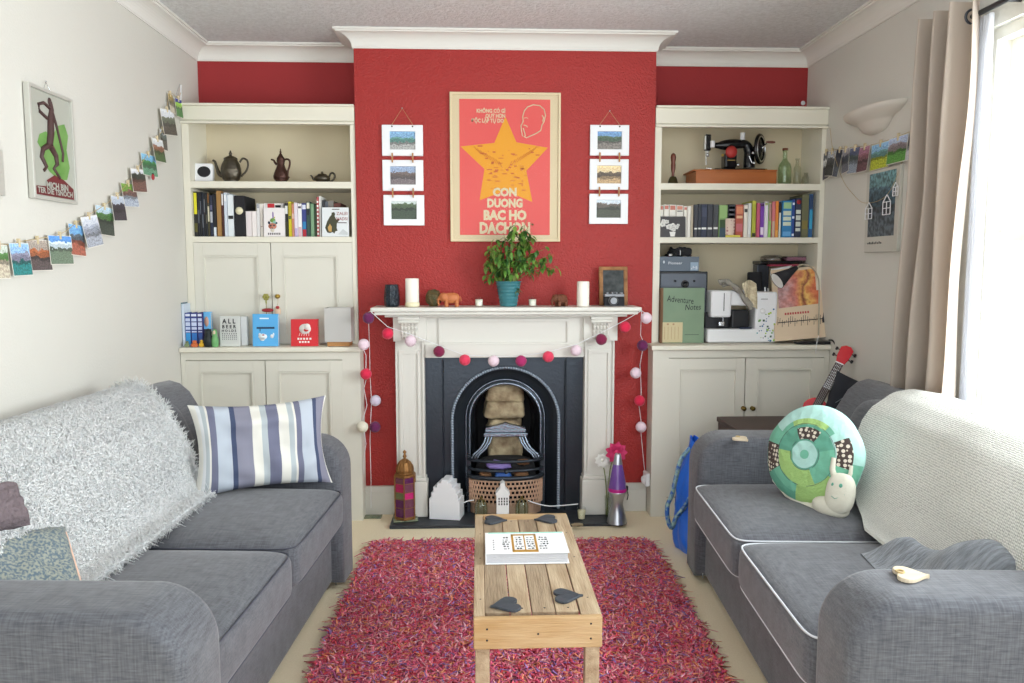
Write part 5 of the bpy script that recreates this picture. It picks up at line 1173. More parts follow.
# flower ornament behind the blue book, heart on the knob
mat('petal_green', (150, 146, 70), .5); mat('berry_red', (150, 36, 44), .5)
c = Vector((cx_(267, 3.995), 4.0, ZK)); fo = thing('wire_flower', c, 'little wire flower with a green head behind the sky blue book', 'ornament'); b = MB('antique_brass'); zt = W(266.5, 297, Y=4.0).z - ZK; zb = W(266.5, 311, Y=4.0).z - ZK
b.tube([c, c + Vector((0, 0, zt))], .0018, 6); b.lathe([(.02, 0), (.02, .004), (.004, .006)], c, 16); b.build('stem', fo); b = MB('petal_green')
for k in range(6): a = k * PI / 3; b.sup(c + Vector((.010 * math.cos(a), 0, zt + .010 * math.sin(a))), (.008, .004, .008), .9, .9, 8, 10)
b.sup(c + Vector((.0, 0, zt - .022)), (.004, .003, .018), .9, .9, 8, 10); b.build('flower_head', fo); b = MB('berry_red'); b.sup(c + Vector((.006, 0, zb + .004)), (.030, .012, .010), .9, .9, 10, 16); b.build('cap', fo)
p = W(277.5, 305, Y=4.03); b = MB('twine'); b.tube([W(278, 297, Y=4.036), p + Vector((.004, -.005, .012)), p], .001, 4); b.mat(cmat((226, 196, 170))); b.sup(p - Vector((0, 0, .030)), (.016, .008, .026), .9, .9, 12, 14); b.mat(cmat((176, 46, 50))); b.sup(p + Vector((.002, -.008, -.012)), (.009, .004, .008), .9, .9, 8, 10); tag(b.build('hanging_charm', None, p), 'small cream and red charm hanging from the right cupboard knob', 'charm')
# frosted lamp
c = Vector((cx_(340, 3.985), 3.985, ZK)); lp = thing('table_lamp', c, 'square frosted glass table lamp with a wooden base on the left countertop', 'lamp')
mat('frosted', (222, 220, 216), .6, trans=.35); hw = .060
b = MB('cork_wood'); b.rbox(c.x - hw + .004, c.x + hw - .004, c.y - .048, c.y + .048, ZK, ZK + .022, .002); b.build('base', lp)
b = MB('frosted'); zt = W(340, 308, Y=3.93).z
for (x0, x1, y0, y1) in ((-hw - .006, hw + .006, -.054, -.050), (-hw - .006, hw + .006, .050, .054), (-hw - .006, -hw - .002, -.05, .05), (hw + .002, hw + .006, -.05, .05)): b.box(c.x + x0, c.x + x1, c.y + y0, c.y + y1, ZK + .023, zt)
b.box(c.x - hw, c.x + hw, c.y - .05, c.y + .05, ZK + .022, ZK + .026); b.build('lamp_shade', lp)
b = MB('white_plastic'); b.lathe([(.014, .02), (.014, .05), (.024, .07), (.026, .09), (.014, .11), (0, .113)], c, 18); b.build('bulb', lp)

# ============================================================ RIGHT BOOKCASE, TOP SHELF
# hand bell
mat('dark_handle', (112, 60, 44), .35, spec=.6); mat('green_brass', (92, 88, 60), .35, metal=.9, bump=(30, .3))
c = Vector((W(673, 175, Y=4.16).x, 4.16, ZL1)); hb = thing('hand_bell', c, 'brass hand bell with a turned wooden handle on the top shelf', 'bell')
b = MB('green_brass'); b.lathe([(.031, 0), (.032, .004), (.026, .012), (.022, .030), (.016, .042), (.006, .046)], c, 26); b.build('bell', hb)
b = MB('dark_handle'); b.lathe([(.006, .044), (.008, .05), (.007, .062), (.011, .08), (.0125, .105), (.010, .118), (.013, .132), (.015, .145), (.012, .158), (.004, .166), (0, .167)], c, 18); b.build('handle', hb)
# antique sewing machine on its case
mat('walnut_case', (178, 104, 48), .4, var=((156, 84, 36), 5, .3, (1, 6, 6)))
xa, xb = W(691, 175, Y=4.14).x, W(774, 175, Y=4.14).x; zc0, zc1 = ZL1, W(730, 170.5, Y=4.14).z
b = MB('walnut_case'); b.rbox(xa + .015, xb, 4.10, 4.30, zc0, zc1 - .006, .003); b.rbox(xa, xb, 4.095, 4.305, zc1 - .008, zc1, .002); b.mat('antique_brass'); b.ball((xb - .05, 4.12, zc1 + .003), .006, 8)
tag(b.build('machine_case', None, ((xa + xb) / 2, 4.2, zc0)), 'low wooden case carrying the antique sewing machine', 'case')
sm = thing('antique_sewing_machine', ((xa + xb) / 2, 4.18, zc1), 'black antique hand-crank sewing machine on a wooden case', 'sewing machine')
def S_(px, py, y=4.18): return W(px, py, Y=y)
b = MB('black_gloss'); base_z = zc1
# bed, pillar, arm
b.rbox(S_(712, 165).x, S_(764, 165).x, 4.13, 4.24, base_z, base_z + .010, .003)
pA = [S_(713, 145), S_(718, 145.5), S_(726, 145), S_(738, 144), S_(746, 145), S_(749, 152), S_(749, 160), S_(749, 168)]
b.tube(spline(pA, 5), [.017, .016, .015, .015, .016, .017, .019, .022, .024, .026, .027, .028, .028, .027, .026, .025, .024, .024, .023, .023, .023, .024, .025, .026, .026, .026, .027, .028, .028, .028, .029, .030, .031, .031, .031, .031][:len(spline(pA, 5))], 14)
b.rbox(S_(704.5, 150).x, S_(710.5, 150).x, 4.165, 4.195, S_(706, 151).z, S_(706, 134.5).z, .006)
b.build('body', sm)
b = MB('chrome'); b.rbox(S_(703.8, 150).x, S_(705.6, 150).x, 4.166, 4.194, S_(706, 150).z, S_(706, 136).z, .002); b.tube([S_(706, 151), S_(706, 165)], .0028, 8); b.tube([S_(708, 151), S_(708, 157)], .005, 8); b.ball(S_(707.5, 155), .010, 10); b.tube([S_(706, 134), S_(706, 136)], .005, 8); b.rbox(S_(704.5, 166).x, S_(710, 166).x, 4.15, 4.20, base_z + .010, base_z + .014, .001); b.build('needle_bar', sm)
b = MB('white_plastic'); b.lathe([(.014, 0), (.015, .002), (.013, .004), (.013, .034), (.015, .036), (.013, .038), (0, .038)], S_(742.5, 140), 16); b.build('thread_spool', sm)
b = MB('white_plastic'); b.lathe([(.012, 0), (.012, .034)], S_(712.5, 147.5, 4.155), 14); b.build('bobbin_thread', sm)
b = MB('black_gloss'); hc = S_(760, 149); b.T = Matrix.Translation(hc) @ Matrix.Rotation(R(90), 4, 'Y') @ Matrix.Rotation(R(0), 4, 'X')
def wheel(b, r, t=.007):
    b.tube([(r * math.cos(a), r * math.sin(a), 0) for a in [2 * PI * i / 36 for i in range(36)]], t, 8, closed=True)
hwT = Matrix.Translation(hc) @ Matrix.Rotation(R(-38), 4, 'Z') @ Matrix.Rotation(R(90), 4, 'Y')
b.T = hwT; wheel(b, .072, .009); b.lathe([(.068, -.004), (.066, .004), (.02, .010), (.016, .014), (0, .014)], n=32); b.mat('chrome'); b.tube([(.065 * math.cos(a), .065 * math.sin(a), .006) for a in [2 * PI * i / 36 for i in range(36)]], .005, 6, closed=True); b.T = Matrix.Identity(4); b.tube([hc - Vector((.05, 0, 0)), hc], .016, 12); b.build('handwheel', sm)
b = MB('chrome'); b.tube([hc + Vector((.004, -.01, 0)), hc + Vector((.03, -.02, .028)), S_(766.5, 142, 4.14)], .004, 8); b.mat('dark_handle'); h0 = S_(766, 142, 4.14); b.tube([h0, h0 + Vector((.012, -.004, -.001)), h0 + Vector((.03, -.008, -.002)), h0 + Vector((.045, -.012, -.003))], [.004, .0065, .007, .005], 10); b.build('crank_handle', sm)
mat('red_enamel', (170, 46, 42), .5); mat('gold_trim', (206, 176, 96), .35, metal=.6)
b = MB('red_enamel'); p = S_(731, 152, 4.15); b.T = Matrix.Translation(p) @ Matrix.Rotation(R(90), 4, 'X'); b.lathe([(.030, 0), (.032, .006), (.026, .014), (.010, .018), (0, .018)], n=24); b.T = Matrix.Identity(4); b.build('motor_cap', sm)
b = MB('black_gloss'); b.rbox(p.x - .034, p.x + .034, 4.145, 4.215, base_z + .012, p.z - .004, .012, 3); b.mat('gold_trim'); b.tube([(p.x - .022, 4.143, p.z - .012), (p.x, 4.142, p.z - .028), (p.x + .022, 4.143, p.z - .012)], .0022, 6); b.tube([(p.x - .02, 4.141, p.z - .044), (p.x + .02, 4.141, p.z - .044)], .0022, 6); b.ball((p.x - .038, 4.17, p.z - .014), .008, 8); b.build('motor', sm)
for p_, r_ in ((S_(738, 165, 4.14), .010), (S_(753, 153, 4.13), .008), (S_(754, 163, 4.14), .010)): k = MB('chrome'); k.ball(p_, r_, 12); k.build('adjusting_knob', sm)
k = MB('chrome'); k.tube([S_(749, 156, 4.13), S_(752, 163, 4.13)], .003, 6); k.build('lever', sm)
# glass bottles
glassy('bottle_green', (236, 244, 234), .08, .25); glassy('bottle_clear', (246, 247, 244), .06, .1)
def bottle(px, Y, prof, m, label, cap=None, name='glass_bottle'):
    c = Vector((W(px, 175, Y=Y).x, Y, ZL1)); t = thing(name, c, label, 'bottle', None); b = MB(m); b.lathe(prof + [(max(r - .002, .001), z) for r, z in prof[::-1]], c, 26); b.build('bottle_body', t)
    if cap: b = MB(cap); b.lathe([(prof[-1][0] + .001, 0), (prof[-1][0] + .001, .010), (0, .011)], c + Vector((0, 0, prof[-1][1] - .006)), 16); b.build('stopper', t)
bottle(784.5, 4.17, [(.028, 0), (.032, .004), (.034, .02), (.034, .095), (.030, .112), (.018, .128), (.012, .142), (.0115, .178), (.014, .182), (.014, .192)], 'bottle_green', 'tall pale green glass bottle with a dark stopper', 'dark_handle')
bottle(797, 4.19, [(.018, 0), (.020, .003), (.020, .095), (.012, .108), (.0095, .120), (.0095, .136), (.012, .140), (.012, .146)], 'bottle_clear', 'small clear glass bottle right of the green one')
bottle(806, 4.22, [(.017, 0), (.019, .003), (.019, .05), (.013, .060), (.011, .066), (.013, .074)], 'bottle_clear', 'very small clear glass jar at the right end of the top shelf', None, 'glass_jar')
# cable clip high on the red wall
p = W(803, 103, Y=YB - .01); b = MB('white_plastic'); b.ball(p, (.012, .009, .012), 12); tag(b.build('wall_hook', None, (p.x, YB - .004, p.z)), 'small round white hook on the red wall above the right bookcase', 'hook')

# ------------------------------------------------------------ right bookcase books
GR = 'books on the right bookcase’s middle shelf'
ws = (234, 230, 222); tp = (196, 120, 104)
RBK = [
 (659.2, 663.8, 205, ws, 'white spine book at the left end of the right bookcase’s shelf', [(.86, .97, tp)]),
 (664.4, 669.2, 204.5, ws, 'white spine book second from the left on the right bookcase’s shelf', [(.86, .97, tp)]),
 (669.8, 676.2, 204.5, ws, 'white spine book third from the left on the right bookcase’s shelf', [(.84, .97, tp)]),
 (676.8, 683.6, 205, ws, 'thick white spine book fourth from the left on the right bookcase’s shelf', [(.86, .97, (210, 140, 120)), (.80, .83, (60, 60, 64))]),
 (684.2, 687.5, 206, (230, 226, 218), 'thin white book right of the thick white one, behind the flower card', [(.88, .96, tp)]),
 (687.8, 691.0, 206, (236, 232, 224), 'thin white book left of the beige one on the right bookcase’s shelf', ()),
 (691.4, 693.8, 205, (186, 174, 152), 'narrow beige book left of the five charcoal books', ()),
 (694.2, 698.0, 204.5, (62, 64, 72), 'charcoal book with white band, first of five', [(.24, .29, (232, 232, 228))]),
 (698.3, 701.4, 204, (48, 52, 62), 'charcoal book with white band, second of five', [(.24, .29, (232, 232, 228))]),
 (701.7, 707.6, 204, (52, 58, 78), 'thick blue-black book with white band, third of five', [(.24, .30, (232, 232, 228)), (.62, .9, (70, 76, 98))]),
 (707.9, 713.3, 204, (64, 66, 74), 'charcoal book with white band, fourth of five', [(.24, .30, (232, 232, 228))]),
 (713.6, 718.8, 204.2, (70, 72, 76), 'charcoal book with white band, last of five', [(.25, .31, (232, 232, 228))]),
 (719.2, 727.8, 205, (132, 166, 104), 'green book right of the five charcoal books', [(.0, .3, (60, 80, 96)), (.3, .55, (60, 84, 52)), (.6, .98, (150, 184, 120))]),
 (728.4, 735.6, 204.2, (54, 54, 60), 'dark grey book with white vertical lettering behind the patterned beaker', [(.35, .96, (90, 92, 100)), (.42, .50, (226, 226, 226)), (.55, .66, (226, 226, 226)), (.72, .80, (226, 226, 226)), (.86, .94, (226, 226, 226))]),
 (736.0, 743.6, 204.5, (184, 92, 76), 'thick red-orange book right of the dark grey lettered one', [(.58, .66, (226, 190, 150)), (.72, .94, (216, 140, 104)), (.18, .42, (196, 110, 120))]),
 (744.2, 748.0, 205, (232, 226, 214), 'cream book with a black mark right of the red-orange one', [(.78, .88, (60, 60, 62))]),
 (748.4, 751.8, 203, (216, 218, 214), 'pale grey book left of the lime one', [(.1, .8, (226, 228, 226))]),
 (752.6, 756.6, 200.5, (176, 182, 66), 'lime green book on the right bookcase’s shelf', [(.02, .12, (50, 54, 44)), (.9, .98, (206, 200, 80))]),
 (757.0, 760.2, 203, (196, 92, 120), 'raspberry pink book between the lime and purple ones', ()),
 (760.6, 764.4, 203.5, (122, 66, 170), 'purple book on the right bookcase’s shelf', [(.08, .3, (226, 210, 230)), (.92, .98, (60, 40, 70))]),
 (764.8, 768.8, 201.5, (224, 218, 226), 'lilac-white book right of the purple one', [(.9, .97, (170, 180, 120))]),
 (769.2, 771.8, 202.5, (150, 200, 116), 'narrow green-footed book with a grey-pink top', [(.48, .98, (180, 140, 136))]),
 (772.1, 775.4, 201.5, (208, 120, 124), 'pink book left of the orange one', [(.0, .45, (196, 170, 150))]),
 (776.0, 779.0, 201, (228, 140, 62), 'orange book on the right bookcase’s shelf', [(.0, .2, (232, 170, 90))]),
 (779.3, 781.8, 203, (40, 36, 38), 'thin dark book right of the orange one', [(.0, .72, (212, 214, 206))]),
 (782.4, 792.2, 200.5, (50, 124, 178), 'thick bright blue book with pale lettering', [(.32, .42, (206, 214, 190)), (.46, .56, (206, 214, 190)), (.60, .72, (206, 214, 190)), (.78, .95, (150, 190, 140)), (.04, .16, (96, 160, 210))]),
 (792.5, 795.2, 199.5, (52, 80, 150), 'narrow royal blue book left of the navy one', [(.04, .1, (220, 226, 240)), (.5, .56, (220, 226, 240)), (.86, .92, (220, 226, 240))]),
 (795.5, 801.4, 198, (46, 54, 78), 'navy book with a red spot at the top of its spine', [(.16, .24, (200, 206, 196)), (.28, .40, (200, 206, 196)), (.44, .56, (200, 206, 196)), (.60, .70, (200, 206, 196))]),
 (802.0, 809.0, 194.5, (104, 104, 78), 'tall thick olive book near the right end of the shelf', [(.2, .4, (126, 116, 64))]),
 (809.3, 813.0, 194, (48, 92, 140), 'tall blue book at the right end of the shelf', [(.2, .64, (60, 160, 200)), (.66, .97, (42, 62, 100))]),
]
for i_, (a, c, t, col, lb_, bd) in enumerate(RBK):
    o = book(a, c, t, ZL2, 215, col, lb_, GR, bd, Y=YBK)
    if 'red spot' in lb_:
        p = Vector(((W(a, 215, Y=YBK).x + W(c, 215, Y=YBK).x) / 2, YBK - .0005, W(a, 202, Y=YBK).z)); b = MB('berry_red'); b.T = Matrix.Translation(p) @ Matrix.Rotation(R(90), 4, 'X'); b.lathe([(.012, 0), (.012, .0015), (0, .0015)], n=18); b.build('red_spot', o)
# flower card
def flowers(b, w_, h):
    for x, z, r_ in ((-.35, .62, .13), (-.20, .74, .10), (-.32, .78, .09), (-.12, .50, .13), (.02, .56, .12), (-.02, .42, .10), (.16, .48, .10), (.22, .58, .07), (.06, .36, .09)):
        for k in range(5): a = k * 1.2566 + x * 9; el_card(b, cmat((232, 230, 226)), (x + r_ * .5 * math.cos(a)) * w_, (z + r_ * .55 * math.sin(a)) * h, r_ * .42 * w_, r_ * .5 * h, 2 + k % 3)
        el_card(b, cmat((170, 170, 168)), x * w_, z * h, r_ * .16 * w_, r_ * .2 * h, 6)
    b.mat(cmat((232, 230, 226))); b.prism([(-.10 * w_, .26 * h), (.13 * w_, .26 * h), (.09 * w_, .03 * h), (-.06 * w_, .03 * h)], -.0012, -.0004, 'y')
faceout0(659.0, 686.0, 216.3, ZL2, 4.066, (66, 64, 66), 'dark card with white flowers in a vase, in front of the white books', .004, 'flower_card', 4, flowers, 'card')
# patterned beaker
dots('floral_cup', (226, 204, 190), (186, 130, 132), 60)
c = Vector((W(730.5, 230, Y=4.095 - .02).x, 4.078, ZL2)); bk_ = thing('patterned_beaker', c, 'pink flowered beaker on a yellow base in front of the books', 'beaker')
b = MB('floral_cup'); b.lathe([(.022, .012), (.024, .02), (.026, .098), (.024, .098), (.022, .02)], c + Vector((0, .006, 0)), 20, squash=(1, .55)); b.build('cup', bk_); b = MB(cmat((226, 214, 96))); b.rbox(c.x - .026, c.x + .050, 4.064, 4.081, ZL2, ZL2 + .011, .003); b.build('base', bk_)

# ============================================================ RIGHT BOOKCASE, LOWER BAY
ZK2 = .9
def xr(px, Y, py=330): return W(px, py, Y=Y).x
# black speaker behind, box on top, cables
Ys = 4.10; x0, x1 = xr(658.8, Ys, 290), xr(707.5, Ys, 290); zs = W(680, 271.5, Y=Ys).z
lsp = thing('bookshelf_speaker', ((x0 + x1) / 2, 4.2, ZK2), 'large black speaker standing behind the green album in the right bookcase', 'speaker')
x0 = max(x0, CR + .041)
b = MB('black_plastic'); b.rbox(x0, x1, Ys, YB - .015, ZK2 + .001, zs, .004); b.build('cabinet', lsp)
mat('dark_steel', (74, 78, 86), .35, metal=.5)
b = MB('dark_steel'); b.rbox(x0 + .008, x1 - .008, Ys - .004, Ys + .002, ZK2 + .15, zs - .01, .002); b.build('front_panel', lsp)
for px, r_ in ((685, .020), (675, .006), (694, .006)):
    p = W(px, 284 if r_ > .01 else 281, Y=Ys - .004); k = MB('black_gloss'); k.T = Matrix.Translation(p) @ Matrix.Rotation(R(90), 4, 'X'); k.lathe([(r_, 0), (r_, .006), (r_ * .6, .008), (r_ * .5, .003), (0, .003)], n=24); k.build('driver' if r_ > .01 else 'screw', lsp)
# grey receiver box
mat('receiver_grey', (96, 108, 122), .5); x1b = xr(699, Ys, 262); zb0, zb1 = zs + .001, W(680, 256.5, Y=Ys).z
rc = thing('stereo_box', ((x0 + x1b) / 2, 4.2, zs), 'grey-blue box lettered Pioneer, topmost on the black speaker', 'box')
b = MB('receiver_grey'); b.rbox(x0, x1b, Ys - .002, YB - .02, zb0, zb1, .002); b.mat(cmat((150, 170, 190))); b.box(x1b - .046, x1b - .004, Ys - .004, Ys, zb0 + .004, zb1 - .03)
b.mat(cmat((214, 220, 226)));
for k in range(5): b.box(x1b - .042 + k * .008, x1b - .037 + k * .008, Ys - .005, Ys - .003, zb0 + .010 + (k % 3) * .006, zb0 + .018 + (k % 2) * .01)
b.text('Pioneer', .020, (x0 + .048, Ys - .0035, (zb0 + zb1) / 2 - .002), X_, Z_, .0002, .074, 'LEFT', .01); b.ball((x0 + .024, Ys - .003, (zb0 + zb1) / 2 + .01), (.005, .002, .008), 8); b.build('box', rc)
rp = random.Random(4); cc_ = Vector(((x0 + x1b) / 2 + .01, 4.16, zb1)); pts = []
cbx = thing('cable_bundle', cc_, 'tangled black cables and plug heaped on the grey-blue box', 'cables')
b = MB('black_plastic')
for k in range(7):
    pts = []; ph = rp.uniform(0, 6)
    for i in range(26):
        a = 2 * PI * i / 25 + ph; pts.append(cc_ + Vector(((.066 - .004 * k) * math.cos(a) + rp.gauss(0, .003), (.045 - .002 * k) * math.sin(a), .007 + .006 * k + .006 * math.sin(3 * a + k))))
    b.tube(pts, .0042, 6)
b.build('cable', cbx); b = MB('black_matte'); b.rbox(cc_.x + .0, cc_.x + .066, 4.12, 4.18, zb1 + .004, zb1 + .048, .016, 4); b.build('power_adapter', cbx)
b = MB('white_plastic'); b.tube([cc_ + Vector((-.005, -.06, .006)), cc_ + Vector((-.006, -.062, .034))], .002, 5); b.ball(cc_ + Vector((-.055, -.05, .008)), (.010, .006, .006), 8); b.build('cable_tie', cbx)
# green album
Yg = 4.03; xa, xb = xr(661, Yg), xr(704, Yg); zt = W(680, 288, Y=Yg).z; mat('album_green', (136, 158, 132), .75, var=((124, 148, 124), 9, .3)); mat('album_brown', (120, 88, 62), .7)
al = thing('green_album', ((xa + xb) / 2, Yg, ZK2), 'faded green album with ink handwriting and a label, front of the black speaker', 'album')
b = MB('album_green'); b.rbox(xa, xb, Yg, Yg + .035, ZK2, zt, .002); b.mat('album_brown'); b.rbox(xa - .004, xa + .010, Yg - .001, Yg + .036, ZK2, zt, .002)
b.mat('ink'); h = zt - ZK2; wd = xb - xa; b.text('Adventure', h * .16, (xa + wd * .12, Yg - .001, ZK2 + h * .76), (1, 0, -.10), (.1, 0, 1), .0003, wd * .62); b.text('Notes', h * .15, (xa + wd * .55, Yg - .001, ZK2 + h * .60), (1, 0, .04), (.1, 0, 1), .0003, wd * .36); b.box(xa + wd * .55, xa + wd * .88, Yg - .0012, Yg - .0002, ZK2 + h * .15, ZK2 + h * .157)
b.build('cover', al); b = MB(cmat((206, 192, 152))); b.box(xa + .008, xa + wd * .50, Yg - .0016, Yg - .0003, ZK2 + .004, ZK2 + h * .38); b.mat(cmat((176, 140, 110)))
for k in range(5): b.box(xa + .018 + k * .018, xa + .020 + k * .018, Yg - .0022, Yg - .0014, ZK2 + .02, ZK2 + h * .30)
b.box(xa + .03, xa + .04, Yg - .0022, Yg - .0014, ZK2 + h * .33, ZK2 + h * .36); b.box(xa + .06, xa + .07, Yg - .0022, Yg - .0014, ZK2 + h * .33, ZK2 + h * .36); b.build('label_patch', al)
# modern sewing machine
Ym = 4.01; M2 = lambda px, py, y=Ym: W(px, py, Y=y)
sw_ = thing('sewing_machine', (M2(742, 340).x, 4.07, ZK2), 'white modern sewing machine with a coloured square pattern on its side', 'sewing machine')
zB1 = M2(720, 329).z
b = MB('white_plastic'); xl, xR = M2(707.5, 335).x, M2(777, 335).x; xs_ = M2(755.5, 320).x
b.rbox(xl, xR, Ym, Ym + .16, ZK2 + .002, zB1, .012, 3); b.build('base', sw_)
b = MB('white_plastic'); b.rbox(xs_ , xR, Ym + .002, Ym + .155, zB1 - .01, M2(765, 292).z, .012, 3); b.build('pillar', sw_)
b = MB('white_plastic'); b.rbox(M2(711.5, 300).x, xs_ + .01, Ym + .015, Ym + .14, M2(720, 306).z, M2(720, 290.5).z, .010, 3)
b.rbox(M2(711.5, 300).x, M2(732, 300).x, Ym + .002, Ym + .14, M2(720, 317.5).z, M2(720, 290.5).z, .012, 3); b.mat('black_matte')
for px in (724.2,): b.box(M2(px, 300).x - .0014, M2(px, 300).x + .0014, Ym + .0, Ym + .004, M2(px, 311).z, M2(px, 293).z)
b.build('arm', sw_)
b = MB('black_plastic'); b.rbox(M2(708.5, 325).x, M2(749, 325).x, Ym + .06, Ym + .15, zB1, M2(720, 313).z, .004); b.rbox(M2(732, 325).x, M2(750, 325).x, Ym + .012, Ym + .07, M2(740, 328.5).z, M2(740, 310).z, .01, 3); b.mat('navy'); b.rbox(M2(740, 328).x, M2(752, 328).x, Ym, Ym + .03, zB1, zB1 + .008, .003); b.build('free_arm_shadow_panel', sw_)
b = MB('chrome'); b.tube([M2(723, 317, Ym + .02), M2(723, 325, Ym + .02)], .002, 6); b.rbox(M2(719.5, 325).x, M2(725, 325).x, Ym + .01, Ym + .03, M2(722, 326).z, M2(722, 322).z, .002); b.build('presser_foot', sw_)
rq = random.Random(21); b = MB('white_plastic'); pcs = [(40, 60, 96), (60, 110, 160), (110, 160, 90), (170, 196, 70), (60, 90, 80), (90, 170, 180)]
for k in range(46):
    u = rq.random(); v = rq.random() ** 1.3; x = xs_ + .008 + u * (xR - xs_ - .02); z = ZK2 + .012 + v * (M2(765, 306).z - ZK2 - .02)
    if v > .62 and u < .45: continue
    s_ = rq.choice((.003, .004, .005)); b.mat(cmat(rq.choice(pcs))); b.box(x - s_, x + s_, Ym - .0012, Ym + .003, z - s_, z + s_)
b.mat(cmat((70, 74, 82))); b.box(M2(761, 300).x, M2(768, 300).x, Ym - .001, Ym + .004, M2(765, 299.5).z, M2(765, 298.7).z); b.mat('white_matte')
b.build('pattern_panel', sw_); b = MB('white_matte'); p = M2(762.5, 311, Ym); b.T = Matrix.Translation((p.x, Ym - .002, p.z)) @ Matrix.Rotation(R(90), 4, 'X'); b.lathe([(.014, -.004), (.013, .004), (.011, .006), (0, .006)], n=22); b.T = Matrix.Identity(4); b.build('dial', sw_)
b = MB('white_plastic'); b.tube([M2(765, 294, Ym + .08), M2(765, 287, Ym + .08)], .004, 8); b.tube([M2(768, 294, Ym + .08), M2(768, 288, Ym + .08)], .003, 8); b.build('spool_pin', sw_)
# knitting / fabric strip lying on the machine
mat('cream_cloth', (222, 210, 180), .9, bump=(120, .6), var=((196, 180, 150), 60, .1)); mat('grey_knit', (164, 160, 150), .95, bump=(160, 1))
fb = thing('fabric_strip', M2(740, 292, Ym + .05), 'cream and grey fabric scraps draped over the white sewing machine', 'fabric')
def cl_(u, v):
    p = M2(727 + 27 * u, 283 + 0 * v, Ym); x = p.x; z = M2(730, 287).z - .075 * max(0, (u - .25)) ** 1.2 * 1.0 + .012 * math.sin(u * 8) + .006; return Vector((x, Ym - .006 + .05 * v + .01 * math.sin(5 * u), z + .01 * math.sin(9 * v)))
b = MB('grey_knit')
b.tube(spline([M2(719, 283, Ym + .03), M2(724, 281, Ym + .02), M2(731, 284, Ym), M2(738, 290, Ym - .006), M2(745, 299, Ym - .008), M2(751, 309, Ym - .010)], 5), [.012] * 4 + [.016] * 40 if False else [.013 + .004 * math.sin(i) for i in range(26)], 8)
b.tube(spline([M2(722, 286, Ym + .04), M2(729, 284, Ym + .03), M2(737, 287, Ym + .02), M2(744, 296, Ym + .0), M2(753, 306, Ym - .012)], 5), .009, 8); b.build('knit_scrap', fb)
b = MB('cream_cloth')
def c2(u, v):
    a = M2(741 + 16 * u, 284 - 4 * math.sin(PI * u), Ym + .0); d = M2(747 + 10 * u, 304 + 5 * u, Ym - .012); p = a.lerp(d, v); p.y = Ym - .010 - .008 * math.sin(7 * u + 3 * v) + .03 * (1 - v) * u; return p
b.grid(c2, 20, 14, .004); b.build('cream_cloth', fb)
# black bag / tripod case behind
b = MB('black_matte'); b.rbox(xr(748.5, 4.2, 280), xr(762, 4.2, 280), 4.19, 4.23, ZK2 + .002, W(750, 272, Y=4.2).z, .008); tag(b.build('black_case', None, (xr(755, 4.2), 4.2, ZK2)), 'narrow dark case standing behind the white sewing machine', 'case')
b = MB('dark_steel'); b.rbox(xr(757, 4.24, 270), xr(769, 4.24, 270), 4.236, 4.305, ZK2 + .002, W(750, 264.2, Y=4.24).z, .004); tag(b.build('magazine_file', None, (xr(763, 4.26), 4.26, ZK2)), 'dark upright file under the stacked plastic trays', 'file')
# stacked disc tray and pink case
zt0 = W(750, 264.2, Y=4.24).z
b = MB('black_gloss'); b.rbox(xr(758, 4.22, 262), xr(800, 4.22, 262), 4.18, 4.31, zt0 + .001, zt0 + .018, .004); tag(b.build('black_tray', None, (xr(775, 4.25), 4.25, zt0)), 'black plastic tray, lowest of the stack above the record sleeve', 'tray')
b = MB(cmat((170, 60, 84))); b.rbox(xr(768, 4.22, 262), xr(797, 4.22, 262), 4.185, 4.30, zt0 - .012, zt0, .003); tag(b.build('pink_case', None, (xr(782, 4.25), 4.25, zt0 - .012)), 'dark pink flat case just under the black plastic tray', 'case')
glassy('clear_plastic', (214, 212, 216), .1, .5)
b = MB('clear_plastic'); b.lathe([(.062, 0), (.064, .004), (.060, .020), (.045, .028), (.04, .03)], (xr(772, 4.24, 256), 4.24, zt0 + .020), 26); b.mat('chrome'); b.lathe([(.05, .004), (.05, .006), (.012, .006)], (xr(772, 4.24, 256), 4.24, zt0 + .020), 24); tag(b.build('disc_spindle', None, (xr(772, 4.24), 4.24, zt0 + .019)), 'round clear disc tub on the black plastic tray', 'disc tub')
b = MB(cmat((150, 104, 122))); b.rbox(xr(784, 4.24, 250), xr(803, 4.24, 250), 4.19, 4.29, zt0 + .019, zt0 + .038, .004); b.mat('clear_plastic'); b.rbox(xr(783.5, 4.23, 250), xr(803.5, 4.23, 250), 4.185, 4.295, zt0 + .0385, zt0 + .044, .002); tag(b.build('mauve_box', None, (xr(793, 4.24), 4.24, zt0 + .019)), 'mauve flat box at the right on the black plastic tray', 'box')
# record sleeve
Yr = 4.05; mat('sleeve_cream', (222, 200, 172), .5); 
q_ = [W(775, 341.5, Y=3.985), W(831.0, 336.5, Y=3.985), W(827, 264, Y=4.10), W(771, 270, Y=4.10)]
rs_ = thing('record_sleeve', (q_[0] + q_[1]) / 2, 'cream record sleeve with an orange and pink picture leaning in the right bookcase', 'record')
U = (q_[1] - q_[0]); V = (q_[3] - q_[0]); nrm = U.cross(V).normalized()
if nrm.y > 0: nrm = -nrm
def RP(u, v, l=0): return q_[0] + U * u + V * v + nrm * (.0006 * l)
b = MB('sleeve_cream'); vs = [RP(0, 0), RP(1, 0), RP(1, 1), RP(0, 1)] + [RP(*p) - nrm * .004 for p in ((0, 0), (1, 0), (1, 1), (0, 1))]; b.add(vs, [(0, 1, 2, 3), (7, 6, 5, 4), (0, 4, 5, 1), (1, 5, 6, 2), (2, 6, 7, 3), (3, 7, 4, 0)], None, False); b.build('sleeve', rs_)
